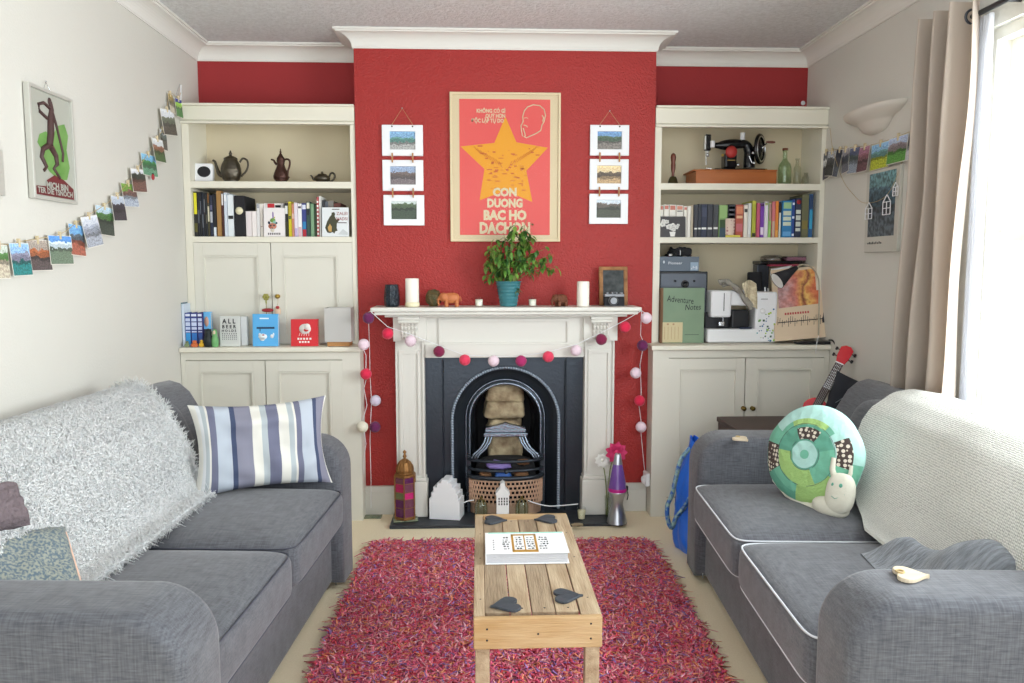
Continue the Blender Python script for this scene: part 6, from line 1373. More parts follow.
ramp_uv('sleeve_art', [(0, (166, 158, 166)), (.2, (206, 150, 146)), (.38, (206, 120, 104)), (.52, (226, 170, 96)), (.62, (140, 74, 60)), (.72, (232, 184, 104)), (.9, (214, 120, 84))], 0, .5, wob=.8, fine=.25, constant=False, wscale=2.2)
b = MB('sleeve_art'); b.quad(RP(.10, .45, 1), RP(.84, .47, 1), RP(.84, .97, 1), RP(.10, .95, 1)); b.mat('ink')
for k in range(22):
    u = .06 + k * .038; b.add([RP(u, .22 + .04 * math.sin(k * 2.1), 2), RP(u + .008, .22 + .04 * math.sin(k * 2.1), 2), RP(u + .02, .30 + .03 * math.cos(k), 2), RP(u + .012, .30 + .03 * math.cos(k), 2)], [(0, 1, 2, 3)])
b.add([RP(.06, .245, 2), RP(.94, .25, 2), RP(.94, .262, 2), RP(.06, .257, 2)], [(0, 1, 2, 3)]); b.add([RP(.86, .2, 2), RP(.90, .2, 2), RP(.93, .42, 2), RP(.91, .42, 2)], [(0, 1, 2, 3)]); b.mat(cmat((190, 80, 80)))
for k in range(10): b.add([RP(.2 + k * .045, .35, 2), RP(.23 + k * .045, .35, 2), RP(.23 + k * .045, .38, 2), RP(.2 + k * .045, .38, 2)], [(0, 1, 2, 3)])
b.build('cover_print', rs_)
# bent silver lamp arm with dark conical shade
dl = thing('desk_lamp', (W(824, 340, Y=3.96).x, 3.96, ZK2), 'desk lamp with a bent silver arm and dark cone shade before the record sleeve', 'lamp')
b = MB(cmat((176, 166, 146), .3)); Yl = 3.955; L_ = [W(a, c, Y=Yl) for a, c in ((818.5, 335), (819, 310), (819, 285), (817, 275), (811, 267), (803, 264.5), (797, 267), (793, 271))]; b.tube(spline(L_, 5), .0042, 8); b.build('arm', dl)
b = MB('black_matte'); a = W(796, 268, Y=Yl); d = W(777, 281, Y=Yl - .02); dd = (d - a).normalized(); zz = Vector((0, 0, 1)); b.T = Matrix.Translation(a) @ dd.to_track_quat('Z', 'Y').to_matrix().to_4x4(); Lc = (d - a).length * 1.0; b.lathe([(.010, -.006), (.012, 0), (.020, Lc * .3), (.045, Lc), (.043, Lc), (.018, Lc * .3)], n=26); b.mat('white_matte'); b.lathe([(.0425, Lc - .001), (.017, Lc * .3)], n=26); b.build('lamp_shade', dl)
b = MB('black_plastic'); b.rbox(W(795, 340, Y=Yl).x, W(829.5, 340, Y=Yl).x, 3.925, 3.982, ZK2 + .001, ZK2 + .016, .006, 3); b.build('base', dl)
b = MB('white_plastic'); b.tube([W(818.5, 336, Y=3.945), W(817, 342, Y=3.90), W(816, 350, Y=3.902), W(815.5, 354, Y=3.902)], .0018, 5); b.build('pull_cord', dl)
# white cardboard flap behind the cone
b = MB('white_matte'); p = [W(770, 276, Y=4.14), W(771, 269, Y=4.14), W(792, 265.5, Y=4.14), W(785, 272, Y=4.14)]; b.add([v for v in p] + [v + Vector((0, .002, 0)) for v in p], [(3, 2, 1, 0), (4, 5, 6, 7), (0, 1, 5, 4), (1, 2, 6, 5), (2, 3, 7, 6), (3, 0, 4, 7)]); tag(b.build('white_envelope', None, p[0]), 'white card corner showing behind the dark cone shade', 'card')
# black cable from the countertop down to the ukulele
b = MB('black_plastic'); b.tube(spline([W(829, 340, Y=3.93), W(833, 341, Y=3.89), W(836, 348, Y=3.88), W(835.5, 362, Y=3.88), W(834, 380, Y=3.86), W(829, 396, Y=3.85), W(828, 410, Y=3.84)], 6), .004, 6); tag(b.build('black_cable', None, W(829, 340, Y=3.93)), 'black cable hanging off the right countertop behind the ukulele', 'cable')

# ============================================================ LEFT WALL
XW = XL + .002
def wallL(px, py): return W(px, py, X=XW + .01)
# framed print hanging by a wire, slightly askew
q = [wallL(26, 84), wallL(71.5, 98), wallL(74, 205), wallL(31, 197)]
y0, y1 = (q[0].y + q[3].y) / 2, (q[1].y + q[2].y) / 2; z1, z0 = (q[0].z + q[1].z) / 2, (q[2].z + q[3].z) / 2
wp = thing('framed_print', (XW, (y0 + y1) / 2, z0), 'framed print of a dark climbing figure over green on the left wall', 'picture')
mat('print_silver', (176, 178, 168), .35); mat('silver_frame', (200, 200, 192), .35, metal=.3); mat('ink_brown', (74, 50, 48), .5); mat('print_green', (96, 146, 70), .5, var=((130, 170, 100), 14, .2)); mat('print_maroon', (110, 40, 44), .5)
b = MB('silver_frame'); x0 = XW + .001; fw = .012
b.rbox(x0, x0 + .020, y0, y0 + fw, z0, z1, .002); b.rbox(x0, x0 + .020, y1 - fw, y1, z0, z1, .002); b.rbox(x0, x0 + .020, y0, y1, z0, z0 + fw, .002); b.rbox(x0, x0 + .020, y0, y1, z1 - fw, z1, .002); b.build('frame', wp)
b = MB('print_silver'); b.box(x0, x0 + .012, y0 + fw, y1 - fw, z0 + fw, z1 - fw)
wd, h = y1 - y0, z1 - z0
def LP(u, v, l): return Vector((x0 + .012 + .0006 * l, y0 + wd * u, z1 - h * v))
def Lshape(m, pts, l): b.mat(m); bb = bmesh.new(); bb.faces.new([bb.verts.new(LP(u, v, l)) for u, v in pts]); bb.normal_update(); bmesh.ops.triangulate(bb, faces=list(bb.faces)); [f.normal_flip() for f in bb.faces if f.normal.x < 0]; b.bm(bb)
Lshape('print_green', [(.62, .30), (.80, .26), (.88, .36), (.82, .5), (.88, .66), (.80, .78), (.6, .80), (.4, .74), (.26, .66), (.22, .54), (.16, .50), (.22, .42), (.36, .38), (.5, .42)], 1)
b.mat('ink_brown')
def Ltube(pts, r): b.tube([LP(u, v, 2) for u, v in pts], r, 6)
Ltube([(.48, .10), (.50, .17), (.46, .26), (.44, .40), (.40, .50)], [.008, .010, .014, .016, .015]); Ltube([(.47, .16), (.34, .13), (.22, .16), (.24, .22), (.40, .26)], .006); Ltube([(.52, .18), (.60, .30), (.66, .42), (.72, .54), (.70, .62)], .005); Ltube([(.40, .50), (.26, .55), (.22, .62), (.32, .70), (.26, .74)], [.012, .009, .008, .007, .006]); Ltube([(.42, .50), (.54, .58), (.56, .66), (.48, .70), (.62, .78)], [.012, .010, .008, .006, .005]); b.ball(LP(.48, .10, 2), (.003, .012, .014), 10)
Lshape('print_maroon', [(.32, .82), (.50, .76), (.72, .79), (.94, .86), (.94, .96), (.07, .96), (.07, .885), (.3, .875)], 2)
b.mat('print_silver'); b.text('MICH BIN', .030, LP(.30, .888, 4), (0, 1, 0), Z_, .0003, wd * .5, 'LEFT', .04); b.text('TER DIE TSNOCH', .026, LP(.10, .94, 4), (0, 1, 0), Z_, .0003, wd * .80, 'LEFT', .03)
b.build('print', wp)
b = MB('chrome'); tp_ = W(46, 82, X=XW + .006); b.tube([(XW + .008, y0 + wd * .4, z1 - .002), (XW + .005, y0 + wd * .48, z1 + .028), (XW + .008, y0 + wd * .56, z1 - .002)], .001, 5); b.ball((XW + .005, y0 + wd * .48, z1 + .030), .003, 6); b.build('wire', wp)
# edge of another frame at the picture's left border
a = wallL(1.2, 172); b = MB('silver_frame'); b.rbox(XW + .001, XW + .02, a.y - .25, a.y, wallL(1, 196).z, wallL(1, 150).z, .002); tag(b.build('wall_frame', None, (XW, a.y - .12, a.z)), 'sliver of a pale frame at the left edge of the photo', 'picture')

mat('peg_pale', (206, 190, 156), .7)
# photo garland: string, photos and pegs; all hang from one string
ga = thing('photo_garland', (XW, 3.2, 1.5), 'string of small photo prints pegged across the left wall', 'garland')
LPH = [ # px left, px right, top y, bottom y, tilt, (sky, mid, ground)
 (-8, 8, 245, 279, 0, ((190, 200, 190), (80, 120, 70), (200, 190, 170))), (9, 27, 243, 276, .02, ((150, 190, 226), (120, 120, 140), (40, 130, 130))), (28.5, 48, 240, 271, .01, ((170, 160, 150), (150, 90, 60), (90, 80, 80))), (48.2, 69.6, 235.5, 264.5, .01, ((90, 150, 220), (190, 206, 214), (110, 130, 110))), (70, 83.5, 224.5, 256, -.04, ((120, 176, 226), (80, 90, 100), (170, 96, 76))), (80.5, 95.8, 216, 247, .12, ((214, 220, 232), (150, 156, 170), (170, 176, 188))), (97, 113, 206.5, 235.5, -.03, ((186, 210, 226), (70, 110, 60), (60, 70, 60))), (110.5, 122.5, 196, 221, .05, ((190, 200, 216), (60, 56, 66), (70, 64, 70))), (122, 135.5, 183.5, 207, .05, ((120, 160, 70), (110, 80, 76), (180, 190, 206))), (130.5, 143.5, 169, 192, .06, ((226, 230, 236), (60, 66, 60), (120, 84, 76))), (142, 155.5, 154.5, 176, .02, ((130, 190, 226), (56, 116, 70), (110, 160, 130))), (151.5, 161.5, 139, 162, .03, ((226, 230, 234), (130, 86, 70), (70, 100, 60))), (160.5, 166.5, 130, 150, 0, ((190, 196, 200), (80, 90, 90), (90, 86, 84))), (160, 172.5, 109.5, 135, .10, ((226, 230, 238), (90, 96, 80), (90, 84, 80))), (168.5, 173, 94, 113, 0, ((176, 160, 110), (120, 120, 90), (200, 190, 170))), (174.5, 180.5, 99, 117, .05, ((60, 80, 160), (140, 190, 60), (60, 120, 50)))]
strp = []
for i, (a, c, t, bo, tl, (sk, md, gd)) in enumerate(LPH):
    nm = 'garland_print_%d' % i; photo_mat(nm, sk, md, gd, i, .58 if i % 3 else .68, .3)
    A = wallL(a, (t + bo) / 2); B = wallL(c, (t + bo) / 2); zt, zb = wallL((a + c) / 2, t).z, wallL((a + c) / 2, bo).z; xx = XW + .008 + .006 * (i % 2)
    cy_, cz_ = (A.y + B.y) / 2, (zt + zb) / 2; hw_, hh_ = (B.y - A.y) / 2 * 1.09, (zt - zb) / 2
    b = MB('paper'); b.T = Matrix.Translation((xx, cy_, zt)) @ Matrix.Rotation(tl * 1.2, 4, 'X') @ Matrix.Rotation(R(-3 - (i % 3) * 2), 4, 'Y')
    b.box(-.0004, .0004, -hw_, hw_, -2 * hh_, 0); b.mat(nm); b.quad((.0007, -hw_ * .97, -2 * hh_ * .98), (.0007, hw_ * .97, -2 * hh_ * .98), (.0007, hw_ * .97, -.002), (.0007, -hw_ * .97, -.002)); ph = b.build('photo', ga)
    k = MB('peg_pale'); k.rbox(xx - .005, xx + .006, cy_ - .0035, cy_ + .0035, zt - .014, zt + .014, .0015); k.mat('chrome'); k.tube([(xx + .001, cy_ - .006, zt - .002), (xx + .001, cy_ + .006, zt - .002)], .0022, 5); k.build('peg', ga); strp.append(Vector((xx + .001, cy_, zt + .004)))
strp = [Vector((strp[0].x, strp[0].y - .5, strp[0].z + .06))] + strp + [W(181, 92, X=XW + .012)]
b = MB('twine'); b.tube(spline(strp, 3), .0012, 5); b.build('string', ga)
p = W(153, 177, X=XW + .02); b = MB(cmat((160, 50, 56))); b.sup(p, (.006, .010, .014), .9, .9, 10, 12); b.mat('black_matte'); b.ball(p + Vector((0, 0, .012)), .005, 8); b.build('charm', ga)
b = MB('white_plastic'); b.tube([W(181, 85, X=XW + .012), W(180.8, 100, X=XW + .012)], .003, 6); b.mat('chrome'); b.tube([W(180, 84, X=XW + .012), W(176, 95, X=XW + .012)], .0015, 5); b.build('hook', ga)

# ============================================================ RIGHT WALL
def wallR(px, py): return W(px, py, X=XR - .012)
# uplighter
scn = thing('wall_light', (XR, wallR(876, 115).y, wallR(876, 115).z), 'white plaster half-bowl uplighter on the right wall', 'wall light')
mat('plaster', (216, 210, 200), .7)
ya, yb_ = W(845, 109.5, X=XR - .03).y, W(907, 106, X=XR - .03).y; yc_ = (ya + yb_) / 2 + .02; rw = abs(ya - yb_) / 2 * .90; zr = W(876, 107, X=XR - .05).z
b = MB('plaster')
def half(rows, sx=.42):
    vs = []; n = 28
    for r_, z in rows:
        for j in range(n + 1):
            a = PI * j / n; vs.append((XR - .001 - r_ * math.sin(a) * sx, yc_ + r_ * math.cos(a), zr + z))
    fs = [(i * (n + 1) + j, i * (n + 1) + j + 1, (i + 1) * (n + 1) + j + 1, (i + 1) * (n + 1) + j) for i in range(len(rows) - 1) for j in range(n)]
    b.add(vs, fs, None, True)
half([(rw, .004), (rw, -.004), (rw * .93, -.018), (rw * .78, -.034), (rw * .60, -.048), (rw * .52, -.058), (rw * .5, -.066), (rw * .46, -.070), (rw * .40, -.086), (rw * .24, -.100), (.001, -.104)])
half([(rw, .004), (rw * .96, .004), (rw * .90, -.012), (rw * .6, -.036), (.001, -.05)]); b.build('bowl', scn)
# photo strip garland on the right wall
gb = thing('photo_garland', (XR, 3.6, 1.8), 'string of small photo prints pegged across the right wall under the uplighter', 'garland')
RPH = [(823, 829, 152, 180, ((90, 90, 96), (180, 180, 180), (70, 66, 80))), (829, 837, 151, 176, ((170, 176, 186), (66, 66, 72), (60, 60, 66))), (836.5, 843, 149.5, 177, ((50, 56, 76), (60, 60, 74), (90, 96, 110))), (843, 850, 149, 173, ((150, 150, 160), (60, 66, 80), (110, 110, 120))), (850, 860, 147.5, 173.5, ((90, 100, 130), (70, 80, 80), (150, 160, 176))), (860.5, 871, 146.5, 172, ((170, 120, 140), (130, 90, 100), (110, 80, 86))), (871.5, 890, 143, 169, ((140, 186, 220), (90, 130, 130), (180, 190, 60))), (890, 909, 136.5, 163, ((170, 186, 214), (120, 110, 116), (90, 150, 70))), (909.5, 917, 131, 160, ((60, 60, 66), (50, 50, 60), (200, 200, 206)))]
sp2 = []
for i, (a, c, t, bo, (sk, md, gd)) in enumerate(RPH):
    nm = 'garland_print_r%d' % i; photo_mat(nm, sk, md, gd, i + 3, .6, .3)
    A, B = wallR(a, (t + bo) / 2), wallR(c, (t + bo) / 2); zt, zb = wallR((a + c) / 2, t).z, wallR((a + c) / 2, bo).z; xx = XR - .012 - .005 * (i % 2)
    hw_, hh_ = abs(A.y - B.y) / 2, (zt - zb) / 2; b = MB('paper'); b.T = Matrix.Translation((xx, (A.y + B.y) / 2, zt)) @ Matrix.Rotation(R(3 + (i % 3) * 2), 4, 'Y') @ Matrix.Rotation(R((-8, 6, 10, -6, 3, 0, 0, 0, 0)[i]), 4, 'X')
    b.box(-.0004, .0004, -hw_, hw_, -2 * hh_, 0); b.mat(nm); b.quad((-.0007, hw_ * .98, -2 * hh_ * .98), (-.0007, -hw_ * .98, -2 * hh_ * .98), (-.0007, -hw_ * .98, -.002), (-.0007, hw_ * .98, -.002)); b.build('photo', gb)
    k = MB('peg_pale'); cy_ = (A.y + B.y) / 2; k.rbox(xx - .007, xx + .005, cy_ - .0045, cy_ + .0045, zt - .018, zt + .014, .0015); k.build('peg', gb); sp2.append(Vector((xx, cy_, zt + .002)))
b = MB('twine'); b.tube(spline(sp2, 3), .0012, 5); b.build('string', gb)
# poster on the right wall
q = [wallR(866.5, 173), wallR(901, 164), wallR(898, 251), wallR(866, 253)]
y0, y1 = (q[0].y + q[3].y) / 2, (q[1].y + q[2].y) / 2; z1, z0 = (q[0].z + q[1].z) / 2, (q[2].z + q[3].z) / 2
rp_ = thing('wall_poster', (XR, (y0 + y1) / 2, z0), 'pale-bordered teal poster on the right wall beside the curtain', 'poster')
mat('poster_border', (196, 194, 184), .6); photo_mat('poster_teal', (96, 134, 140), (60, 84, 96), (80, 92, 100), 4, .62, .55)
b = MB('poster_border'); b.rbox(XR - .016, XR - .001, y1, y0, z0, z1, .002); hh = z1 - z0; ww = y0 - y1; b.build('board', rp_)
b = MB('poster_teal'); b.quad((XR - .0168, y0 - ww * .10, z0 + hh * .19), (XR - .0168, y1 + ww * .10, z0 + hh * .19), (XR - .0168, y1 + ww * .10, z1 - hh * .04), (XR - .0168, y0 - ww * .10, z1 - hh * .04)); b.mat('dark_steel')
for k in range(9): b.box(XR - .0175, XR - .0165, y0 - ww * (.12 + .05 * k), y0 - ww * (.145 + .05 * k), z0 + hh * .10, z0 + hh * (.12 + .01 * (k % 2)))
b.build('print', rp_)
# string of tiny white wire house lights
hs_ = thing('house_string_lights', (XR, 3.6, 1.7), 'thin wire with tiny white wire house lights hanging over the wall poster', 'string lights')
w0 = [W(830, 128, X=XR - .01), W(833, 150, X=XR - .022), W(842, 178, X=XR - .022), W(852, 193, X=XR - .022), W(865, 203, X=XR - .022), W(887, 195, X=XR - .026), W(903, 160, X=XR - .01)]
b = MB('twine'); b.tube(spline(w0, 5), .0011, 5); b.build('wire', hs_)
for px, py, s_ in ((869, 212, 6.5), (887, 206, 7.5), (896, 190, 5)):
    a = W(px - s_ / 2, py, X=XR - .024); c = W(px + s_ / 2, py, X=XR - .024); hw_ = abs(a.y - c.y) / 2; cy_ = (a.y + c.y) / 2; zz = a.z; hh_ = s_ * .0052; b = MB('white_plastic'); X0 = XR - .026
    for (ya_, za_, yb2, zb2) in ((-1, -1, 1, -1), (-1, -1, -1, .4), (1, -1, 1, .4), (-1, .4, 1, .4), (-1, .4, 0, 1.2), (1, .4, 0, 1.2), (0, -1, 0, .4), (-1, -.3, 1, -.3)): b.tube([(X0, cy_ + ya_ * hw_, zz + za_ * hh_), (X0, cy_ + yb2 * hw_, zz + zb2 * hh_)], .0022, 5)
    b.build('house', hs_)

# ============================================================ CURTAINS
rodz0 = W(962, 22, X=1.742).z
cu = thing('curtain', (1.70, 2.85, .9), 'beige eyelet curtain hanging in folds at the side of the window', 'curtain')
m = bpy.data.materials.new('curtain_cloth'); m.use_nodes = True; nt = m.node_tree; N = nt.nodes; L = nt.links; p_ = N['Principled BSDF']; p_.inputs['Base Color'].default_value = lin((194, 182, 170)); p_.inputs['Roughness'].default_value = .9
t_ = N.new('ShaderNodeBsdfTranslucent'); t_.inputs[0].default_value = lin((222, 206, 190)); mx = N.new('ShaderNodeMixShader'); mx.inputs[0].default_value = .35; L.new(p_.outputs[0], mx.inputs[1]); L.new(t_.outputs[0], mx.inputs[2]); L.new(mx.outputs[0], N['Material Output'].inputs[0]); MATS['curtain_cloth'] = m
ztop = W(950, 8, X=1.70).z
def curt(u, v):
    # u along the rod from the wall side to the window side, v down
    y = 3.045 - (.325 + .03 * v) * u - .03 * v * (1 - u) + .04 * v * v * (1 - u); amp = .050 + .022 * v
    x = 1.71 + amp * math.sin(u * 2 * PI * 3.4 + 1.0 + .5 * v) * (1 - .25 * u) - .03 * v
    z = ztop - v * (ztop - .62)
    return Vector((x + .02 * noise.noise(Vector((u * 6, v * 2.5, 0))), y + .018 * math.cos(u * 2 * PI * 3.4) + .015 * noise.noise(Vector((u * 4, v * 2, 5))), z))
b = MB('curtain_cloth'); b.grid(curt, 110, 40, .0025); b.build('cloth', cu)
for u in (.86,):
    p = curt(u, .06); b = MB('dark_steel'); b.T = Matrix.Translation((1.742, p.y, rodz0)) @ Matrix.Rotation(R(90), 4, 'X'); b.tube([(.024 * math.cos(a), .024 * math.sin(a), 0) for a in [2 * PI * i / 20 for i in range(20)]], .005, 6, closed=True); b.build('eyelet', cu)
rodz = W(962, 22, X=1.742).z; rd = thing('curtain_rod', (1.70, 1.9, rodz), 'dark metal curtain rod with a ball end above the window', 'curtain rod')
b = MB('black_plastic'); b.tube([(1.742, 3.0, rodz), (1.742, .7, rodz)], .0095, 10); b.build('pole', rd); b = MB('black_plastic'); b.ball((1.742, 3.0, rodz), .016, 14); b.build('finial', rd)
b = MB('black_plastic'); b.tube([(1.742, 2.60, rodz), (XR - .002, 2.60, rodz)], .007, 8); b.rbox(XR - .012, XR - .001, 2.57, 2.63, rodz - .03, rodz + .03, .004); b.build('bracket', rd)
m = bpy.data.materials.new('sheer_cloth'); m.use_nodes = True; nt = m.node_tree; N = nt.nodes; L = nt.links; p_ = N['Principled BSDF']; p_.inputs['Base Color'].default_value = lin((240, 240, 242)); t_ = N.new('ShaderNodeBsdfTranslucent'); t_.inputs[0].default_value = lin((244, 246, 250)); tr_ = N.new('ShaderNodeBsdfTransparent')
mx = N.new('ShaderNodeMixShader'); mx.inputs[0].default_value = .6; L.new(p_.outputs[0], mx.inputs[1]); L.new(t_.outputs[0], mx.inputs[2]); m2 = N.new('ShaderNodeMixShader'); m2.inputs[0].default_value = .3; L.new(mx.outputs[0], m2.inputs[1]); L.new(tr_.outputs[0], m2.inputs[2]); L.new(m2.outputs[0], N['Material Output'].inputs[0]); MATS['sheer_cloth'] = m
def sheer(u, v): return Vector((1.765 + .012 * math.sin(u * 2 * PI * 4), 2.76 - .06 * u - .02 * u * v + .01 * math.cos(u * 25), ztop - .06 - v * (ztop - .70)))
b = MB('sheer_cloth'); b.grid(sheer, 60, 20, .001); tag(b.build('sheer_curtain', None, (1.765, 2.74, .7)), 'white sheer curtain gathered between the beige curtain and the window', 'curtain')

# ============================================================ BEHIND THE RIGHT SOFA: low box, ukulele, black cushion
bxY0 = 3.42; tz = W(742, 431, Y=bxY0).z; lbx = thing('low_box', (1.42, 3.55, 0), 'dark brown low box behind the right sofa with the ukulele on top', 'box')
mat('dark_wood', (66, 46, 40), .5); x0 = W(741, 433, Y=bxY0).x
b = MB('dark_wood'); b.rbox(x0, XR - .03, bxY0, bxY0 + .34, .002, tz - .026, .004); b.build('body', lbx); b = MB('dark_wood'); b.rbox(x0 - .006, XR - .024, bxY0 - .006, bxY0 + .346, tz - .024, tz, .004); b.build('lid', lbx)
b = MB(cmat((240, 240, 240))); b.box(W(751.5, 433, Y=bxY0).x - .002, W(751.5, 433, Y=bxY0).x + .002, bxY0 - .0085, bxY0 - .006, tz - .05, tz - .002); b.build('tie', lbx)
mat('uke_red', (206, 30, 44), .25, spec=.6); mat('uke_neck', (66, 48, 46), .5)
hd = W(848, 349, Y=3.70); bt = W(799, 440, Y=3.55); uk = thing('ukulele', bt, 'red ukulele leaning in the corner behind the right sofa', 'ukulele')
ax = (hd - bt); UL = ax.length; ezz = ax.normalized(); exx = Vector((1, -.35, 0)); exx = (exx - ezz * exx.dot(ezz)).normalized(); eyy = ezz.cross(exx)
MU = Matrix(((exx.x, eyy.x, ezz.x, bt.x), (exx.y, eyy.y, ezz.y, bt.y), (exx.z, eyy.z, ezz.z, bt.z), (0, 0, 0, 1)))
if (MU.to_3x3() @ Vector((0, -1, 0))).y > 0: MU = MU @ Matrix.Rotation(PI, 4, 'Z')
K = UL / .52
def ukout():
    out = []
    for i in range(48):
        t = 2 * PI * i / 48; z = .11 - .11 * math.cos(t); r_ = .078 * abs(math.sin(t)) ** .75 * (1.0 - .18 * (z / .22)) - .022 * math.exp(-((z - .125) / .03) ** 2); out.append((math.copysign(max(r_, 0.001 if i % 24 else 0), math.sin(t)) * K, z * K))
    return out
b = MB('uke_red'); b.T = MU; b.prism(ukout(), -.028, .028, 'y', .004); b.build('body', uk)
b = MB('black_matte'); b.T = MU @ Matrix.Translation((0, -.0285, .14 * K)) @ Matrix.Rotation(R(90), 4, 'X'); b.lathe([(.024 * K, 0), (.024 * K, .001), (0, .001)], n=24); b.build('sound_hole', uk)
b = MB('uke_neck'); b.T = MU; b.rbox(-.019, .019, -.036, -.026, .17 * K, .42 * K, .003); b.rbox(-.017, .017, -.028, -.008, .21 * K, .42 * K, .006); b.mat('chrome')
for k in range(11): z = (.42 - .020 * k + .0006 * k * k) * K; b.box(-.018, .018, -.0372, -.0358, z - .0007, z + .0007)
b.build('neck', uk)
b = MB('uke_red'); b.T = MU; b.prism([(-.018, .42 * K), (.018, .42 * K), (.029, .46 * K), (.030, .505 * K), (.012, .520 * K), (-.012, .520 * K), (-.030, .505 * K), (-.029, .46 * K)], -.032, -.018, 'y', .002); b.mat('white_plastic'); b.box(-.019, .019, -.038, -.030, .417 * K, .423 * K); b.build('headstock', uk)
for sx in (-1, 1):
    for z in (.455, .490): k = MB('black_plastic'); k.T = MU; k.tube([(sx * .028, -.025, z * K), (sx * .044, -.025, z * K)], .0032, 6); k.rbox(sx * .044 - .006, sx * .044 + .006, -.031, -.019, z * K - .008, z * K + .008, .003); k.build('tuning_peg', uk)
b = MB('uke_neck'); b.T = MU; b.rbox(-.03, .03, -.034, -.028, .05 * K, .062 * K, .002); b.build('bridge', uk)
for k in range(4): s_ = MB('white_plastic'); s_.T = MU; x = -.0105 + .007 * k; s_.tube([(x, -.0365, .056 * K), (x, -.0405, .42 * K)], .0005, 4); s_.build('string', uk)
# black cushion with white outline print
mat('navy_black', (36, 38, 46), .85); mat('grey_print', (120, 124, 130), .8)
Mp = frame_of(W(856, 413, Y=3.38), (.75, -.3, -.30), (.25, .25, .9))
b = MB('navy_black'); pillow(b, Mp, .28, .30, .09, seed=4); b.mat('grey_print')
for pts in (((-.10, -.0), (-.06, .06), (.02, .08), (.06, .05)), ((-.08, -.04), (-.02, .02), (.05, .01)), ((-.05, -.08), (.02, -.04), (.07, -.05))): b.tube([Mp @ Vector((x, -.043, z)) for x, z in pts], .0022, 5)
tag(b.build('black_cushion', None, W(856, 430, Y=3.42)), 'black cushion with a faint grey print behind the right sofa’s back', 'cushion')

# blue shopping bag between sofa and cupboard
mat('bag_blue', (34, 110, 226), .35, spec=.6, bump=(14, .5))
bp0 = W(684, 552, Z=0.01); bg_ = thing('blue_bag', bp0, 'bright blue shopping bag standing between the right sofa and cupboard', 'bag')
def bag(u, v):
    a = 2 * PI * u; rx = float(np.interp(v, (0, .1, .4, .7, .9, 1), (.050, .066, .080, .055, .028, .012))) + .006 * math.sin(3 * a + 5 * v); ry = .11 * (1 - .45 * v); cx, cy = .965 + .028 * v, 3.46 + .05 * v
    n_ = noise.noise(Vector((math.cos(a) * 1.6, math.sin(a) * 1.6, v * 4))) * .022 + .006 * noise.noise(Vector((math.cos(a) * 7, math.sin(a) * 7, v * 14)))
    return Vector((cx + (rx + n_) * math.cos(a), cy + (ry + n_) * math.sin(a), .006 + v * (.50 + .012 * math.sin(3 * a))))
b = MB('bag_blue'); b.grid(bag, 56, 26, .002); b.add([bag(i / 40, 0) for i in range(40)], [tuple(range(40))]); b.build('sack', bg_)
mat('bag_strap', (40, 96, 170), .5, var=((150, 180, 170), 60, .1))
b = MB('bag_strap'); s0 = spline([W(690, 448, Y=3.46), W(681, 460, Y=3.42), W(676, 478, Y=3.40), W(672, 495, Y=3.39), W(667.5, 506, Y=3.38), W(668, 520, Y=3.37), W(672, 528, Y=3.37), W(676, 518, Y=3.38), W(684, 508, Y=3.39), W(690, 498, Y=3.40)], 5)
vs = []; fs = []
for i, p in enumerate(s0): t = (s0[min(i + 1, len(s0) - 1)] - s0[max(i - 1, 0)]).normalized(); s_ = t.cross(Vector((0, 1, 0))).normalized(); vs += [p - s_ * .010, p + s_ * .010, p + s_ * .010 + Vector((0, .003, 0)), p - s_ * .010 + Vector((0, .003, 0))]
for i in range(len(s0) - 1):
    o = i * 4
    for j in range(4): fs.append((o + j, o + (j + 1) % 4, o + 4 + (j + 1) % 4, o + 4 + j))
b.add(vs, fs, None, True); b.build('strap', bg_)

# ============================================================ ON THE HEARTH AND FLOOR
HZ = .0185
def hp(px, py): p = W(px, py, Z=HZ); return Vector((p.x, p.y, HZ))
# moroccan lantern on a glass coaster
c = hp(405.5, 519); c0 = Vector((c.x, c.y, HZ))
mat('coaster_glass', (150, 150, 120), .2, var=((90, 110, 90), 40, .2)); b = MB('coaster_glass'); b.T = Matrix.Translation(c0) @ Matrix.Rotation(R(8), 4, 'Z'); b.rbox(-.062, .062, -.05, .05, 0, .007, .002); tag(b.build('glass_coaster', None, c0), 'patterned square glass coaster under the lantern', 'coaster')
c = c0 + Vector((0, 0, .008)); ln = thing('moroccan_lantern', c, 'tall hexagonal Moroccan lantern with purple, pink and green glass on the hearth', 'lantern')
mat('antique_copper', (150, 108, 64), .4, metal=.7, bump=(90, .6)); sc_ = .36 / .355
for i, cc in enumerate(((92, 30, 84), (176, 30, 90), (104, 112, 74), (200, 40, 116), (112, 62, 84))): mat('lantern_glass_%d' % i, cc, .25, bump=(70, .6))
b = MB('antique_copper'); rr = .056
def hexr(r, z): return (r, z)
b.lathe([(rr + .002, 0), (rr + .002, .010), (rr - .004, .014)], c, 6, False, twist=R(30)); b.lathe([(rr - .003, .215), (rr + .002, .219), (rr + .002, .229), (rr - .010, .234)], c, 6, False, twist=R(30))
for j in range(6):
    a = R(30 + 60 * j); p = c + Vector((rr * math.cos(a), rr * math.sin(a), 0)); b.tube([p + Vector((0, 0, .005)), p + Vector((0, 0, .225))], .0038, 6)
b.build('frame', ln)
